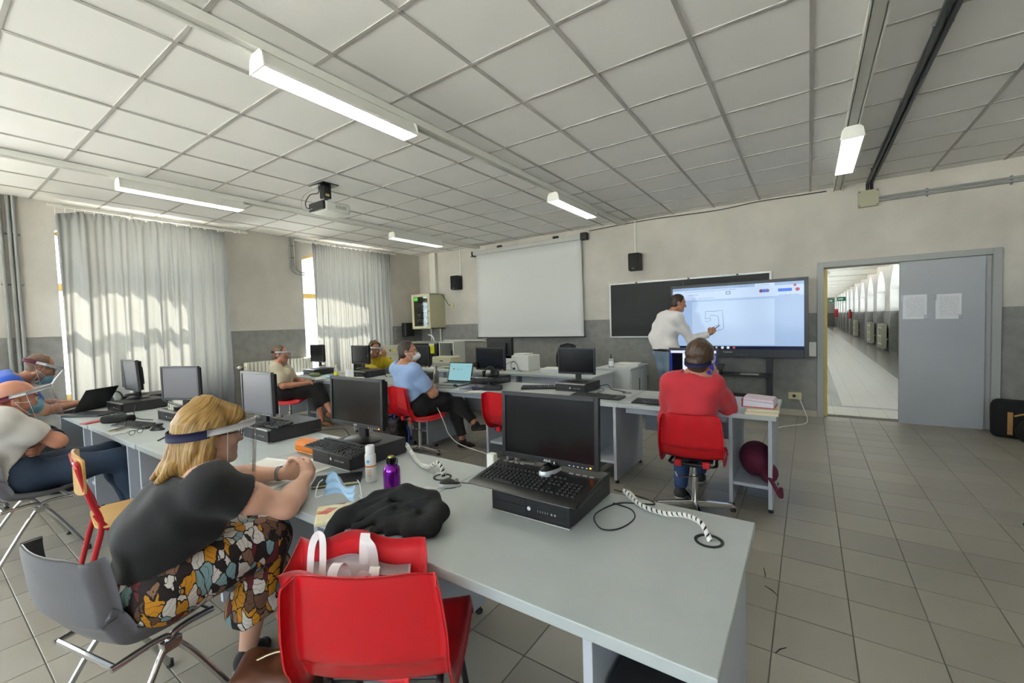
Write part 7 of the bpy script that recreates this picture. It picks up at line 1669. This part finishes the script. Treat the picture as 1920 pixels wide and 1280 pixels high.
# ---- woman in yellow, far behind the monitor
office_chair(-6.22, 4.66, -1.2, 'dark office chair under the woman in yellow, almost hidden by desk and monitor', .92)
J, G, f, r = seat(-6.16, 4.64, -1.55, .45, .22, sw=.165, tall=.40, arms=dict(elL=(-.20, .26, .78), elR=(.22, .24, .78), wrL=(-.06, .24, .96), wrR=(.28, .45, .78)))
J['neck'] = (J['shL']+J['shR'])/2+f*.03+V3(0, 0, .05)
P5 = Human('woman with curly brown hair and yellow top, half hidden behind a monitor', J, (tuple((J['shL']+J['shR'])/2+f*.06+V3(0, 0, .165)), -1.75, .12, 0), SK_c, w=.95, female=True)
P5.body({'R': dict(d_=f, n_=V3(0, 0, -1), curl=.4, thumb=.3), 'L': dict(d_=V3(.0, .0, 1), n_=-f, curl=.8, thumb=.5)})
P5.garment('yellow_top', ['torso', 'arm', 'fore'], cloth('yellow_knit', '#cdb416'), .016, .05, [(P5.pel+V3(0, 0, .0), (0, 0, -1), None), (P5.L(0, 0, -.15), P5.HR[2], (P5.L(0, 0, -.08), .12)), (P5.J['wrL'], V3(0, 0, 1), (P5.J['wrL'], .1)), (P5.J['wrR'], f, (P5.J['wrR'], .1))], ((.006, 28, 4),))
P5.garment('trousers', ['thigh', 'calf', 'torsoP'], M_blackt, .012, .05, [])
P5.hair(short_hair(.098, .116, .105), hair_mat('curly_brown', ['#2e2119', '#5c4632', '#7d6549'], 14), .007, HCUT, ((.014, 75, 8), (.006, 130, 9))); P5.shield(M_bar, tilt=.05, drop=.2); P5.specs(_M['frame_dark'])
for sd in 'LR': P5.shoe(sd, _M['dark_leather'], M_foot)

# ---- man in light blue shirt
J, G, f, r = seat(-3.70, 3.40, -.25, .43, -.22, sw=.20, tall=.47, arms=dict(elL=(-.24, .06, .72), elR=(.27, .03, .70), wrL=(.08, .15, .68), wrR=(.04, .18, .72)), kneeR=(.14, .40, .59), kneeL=(.10, .40, .51), anL=(.26, .42, .09), anR=(.42, .50, .30))
J['toeR'] = J['anR']+(f*.08+r*.13+V3(0, 0, .02)); J['neck'] = (J['shL']+J['shR'])/2+f*.02+V3(0, 0, .06)
P6 = Human('man in light blue shirt with white mask, legs crossed, on a red chair', J, (tuple((J['shL']+J['shR'])/2+f*.045+V3(0, 0, .195)), -.84, -.02, 0), SK_c, w=1.05)
P6.body({'R': dict(d_=-r*.8+f*.3, n_=-f, curl=.4, thumb=.3), 'L': dict(d_=r*.9, n_=-f, curl=.4, thumb=.3)})
cuts = [(*sl(P6.J, 'R', .78), (P6.J['elR'], .2)), (*sl(P6.J, 'L', .78), (P6.J['elL'], .2)), (P6.pel+V3(0, 0, .0), (0, 0, -1), None), (P6.L(0, .0, -.165), P6.HR[2]+P6.HR[1]*.25, (P6.L(0, 0, -.08), .13))]
P6.garment('shirt', ['torso', 'arm'], cloth('light_blue_cotton', '#93aed8'), .020, .05, cuts, ((.009, 22, 6),), .010)
P6.garment('trousers', ['thigh', 'calf', 'torsoP'], M_blackt, .015, .05, [] + [(P6.J['kn'+s_]+(P6.J['an'+s_]-P6.J['kn'+s_])*.86, P6.J['an'+s_]-P6.J['kn'+s_], (P6.J['an'+s_], .12)) for s_ in 'LR'], ((.006, 24, 5),))
P6.hair(short_hair(.0785, .098, .087), hair_mat('dark_brown_crop', ['#1d1612', '#3b2e26', '#54463a'], 60), .006, HCUT); P6.mask(mat('ffp_white', '#dfe2e4', .7), True); P6.specs(_M['frame_dark'])
d = SDF(.02); c_ = P6.L(0, -.025, -.145); d.ell(c_, (.080, .082, .028), P6.HR); d.cut(c_+P6.HR[2]*.018, P6.HR[2]); SO('collar', [d.mesh(.007)], _M['light_blue_cotton'], P6.e, None, 1)
for sd in 'LR': P6.shoe(sd, cloth('dark_suede', '#26231f'), mat('sole_tan', '#8e8171', .7), hi=.09)

# ---- woman in red sweater from behind
J, G, f, r = seat(-.725, 3.42, .06, .43, .05, sw=.15, tall=.45, arms=dict(elL=(-.20, .05, .665), elR=(.225, .17, .755), wrL=(-.16, .28, .765), wrR=(.155, .15, .955)), anL=(-.12, .12, .10), anR=(-.03, .54, .10), kneeR=(.06, .42, .52), kneeL=(-.12, .36, .50))
J['neck'] = (J['shL']+J['shR'])/2+f*.01+V3(0, 0, .06)
P7 = Human('woman in red sweater seen from behind, one hand at her cheek', J, (tuple((J['shL']+J['shR'])/2+f*.04+r*.055+V3(0, 0, .185)), -.15, .05, -.06), SK_b, w=.90, female=True)
P7.body({'R': dict(d_=V3(-.10, .12, 1), n_=-r, curl=.18, thumb=.1), 'L': dict(d_=f, n_=V3(0, 0, -1), curl=.3, thumb=.2)})
P7.garment('sweater', ['torso', 'arm', 'fore'], cloth('red_knit', '#c5303a', bump=.5, bs=220), .020, .05, [(P7.pel+V3(0, 0, .02), (0, 0, -1), None), (P7.L(0, 0, -.135), P7.HR[2]+P7.HR[1]*.15, (P7.L(0, 0, -.08), .09)), (P7.J['wrR']-V3(0, 0, .03), V3(0, 0, 1), (P7.J['wrR']+V3(0, 0, .0), .07)), (P7.J['wrL'], f, (P7.J['wrL'], .08))], ((.006, 24, 4),), .010)
P7.garment('jeans', ['thigh', 'calf', 'torsoP'], denim('jeans_blue', '#20345c', '#3a5687'), .013, .05, [(P7.J['anR'], (0, 0, -1), None)])
P7.hair(lambda d, L, R: d.ell(L(0, -.020, .050), (.096, .114, .106), R).ell(L(0, -.055, -.03), (.084, .066, .078), R).cap(L(-.05, .06, .07), L(.05, .06, .07), .035, .035), hair_mat('warm_brown', ['#2a1d15', '#4f3a2b', '#7b6450'], 24), .006, [((0, .10, .05), (0, .9, -.4)), ((0, .012, -.03), (0, .95, -.30))], ((.004, 110, 4), (.006, 50, 5)))
P7.shield(M_band, tilt=-.15, drop=.22, zb=-.012, hr=1.08, rise=.04)
for sd in 'LR': P7.shoe(sd, mat('grey_sneaker', '#3a3a3e', .6), mat('sole_grey', '#a9a69e', .7))

# ---- man writing on the display
J = dict(hipL=(-1.83, 6.60, .95), hipR=(-1.67, 6.50, .95), shL=(-1.83, 6.66, 1.47), shR=(-1.56, 6.42, 1.46), waist=(-1.76, 6.57, 1.15), elL=(-1.955, 6.58, 1.19), wrL=(-1.85, 6.52, .97), elR=(-1.395, 6.55, 1.13), wrR=(-1.19, 6.735, 1.215),
         knL=(-1.80, 6.66, .51), knR=(-1.66, 6.52, .51), anL=(-1.84, 6.66, .09), anR=(-1.69, 6.50, .09), toeL=(-1.73, 6.77, .06), toeR=(-1.57, 6.60, .06), neck=(-1.665, 6.555, 1.535))
P8 = Human('young man in white shirt and pale jeans standing and writing on the big display', J, ((-1.575, 6.575, 1.675), -1.12, .22, 0), SK_c, w=1.0)
P8.body({'R': dict(d_=(.62, .45, .64), n_=(-.4, .8, -.2), curl=.75, thumb=.6), 'L': dict(d_=(.2, -.1, -1), n_=(1, .5, 0), curl=.4, thumb=.2)})
P8.garment('shirt', ['torso', 'arm', 'fore'], cloth('white_cotton', '#e2dddb', var=.04), .020, .05, [(V3(0, 0, 1.0), (0, 0, -1), None), (P8.L(0, .0, -.15), P8.HR[2]+P8.HR[1]*.2, (P8.L(0, 0, -.08), .13)), (P8.J['wrR']-nrm(P8.J['wrR']-P8.J['elR'])*.02, P8.J['wrR']-P8.J['elR'], (P8.J['wrR'], .12)), (P8.J['wrL'], (0, 0, -1), (P8.J['wrL'], .08))], ((.010, 22, 3, [(0, .5, 1), (1, .3, .6)]), (.004, 55, 4)), .010)
P8.garment('jeans', ['thigh', 'calf', 'torsoP'], denim('jeans_pale', '#5d7388', '#8fa3b3'), .012, .05, [(V3(0, 0, 1.0), (0, 0, 1), None), (V3(0, 0, .07), (0, 0, -1), None)], ((.005, 26, 6),))
d = P8.sdf(['torso'], .022, .04); d.cut((0, 0, 1.012), (0, 0, 1)).cut((0, 0, .975), (0, 0, -1)); SO('belt', [d.mesh(.007)], mat('belt_black', '#161414', .4), P8.e, None, 0)
P8.hair(short_hair(.080, .100, .090), hair_mat('dark_hair', ['#1a1310', '#352821', '#4c3b30'], 50), .006, HCUT)
d = SDF(.02); c_ = P8.L(0, -.025, -.140); d.ell(c_, (.076, .080, .030), P8.HR); d.cut(c_+P8.HR[2]*.02, P8.HR[2]); SO('collar', [d.mesh(.007)], _M['white_cotton'], P8.e, None, 1)
a, b = P8.J['wrR'], P8.J['elR']; d_ = nrm(b-a); m_ = a+d_*.005; u = nrm(np.cross(d_, V3(0, 0, 1))); w = np.cross(d_, u); o_ = np.array(P8.e.location)
O('wristwatch', MB().grid(np.array([[m_+d_*dd+(u*math.cos(t)+w*math.sin(t))*.032-o_ for dd in (-.010, .010)] for t in np.linspace(0, 2*PI, 21)]), thick=.004), mat('watch_steel', '#b5b2aa', .25, .8), P8.e, smooth=True)
for sd in 'LR': P8.shoe(sd, _M['dark_leather'], M_foot)
tip = V3(-1.085, 6.975, 1.335); hb = P8.J['wrR']+nrm(V3(.62, .45, .64))*.08
T(O('stylus', MB().tube([tuple(hb-nrm(tip-hb)*.03), tuple(tip-(tip-hb)*.1), tuple(tip)], [.006, .006, .002], 8), M_blk), 'black stylus held by the man at the display', 'pen')
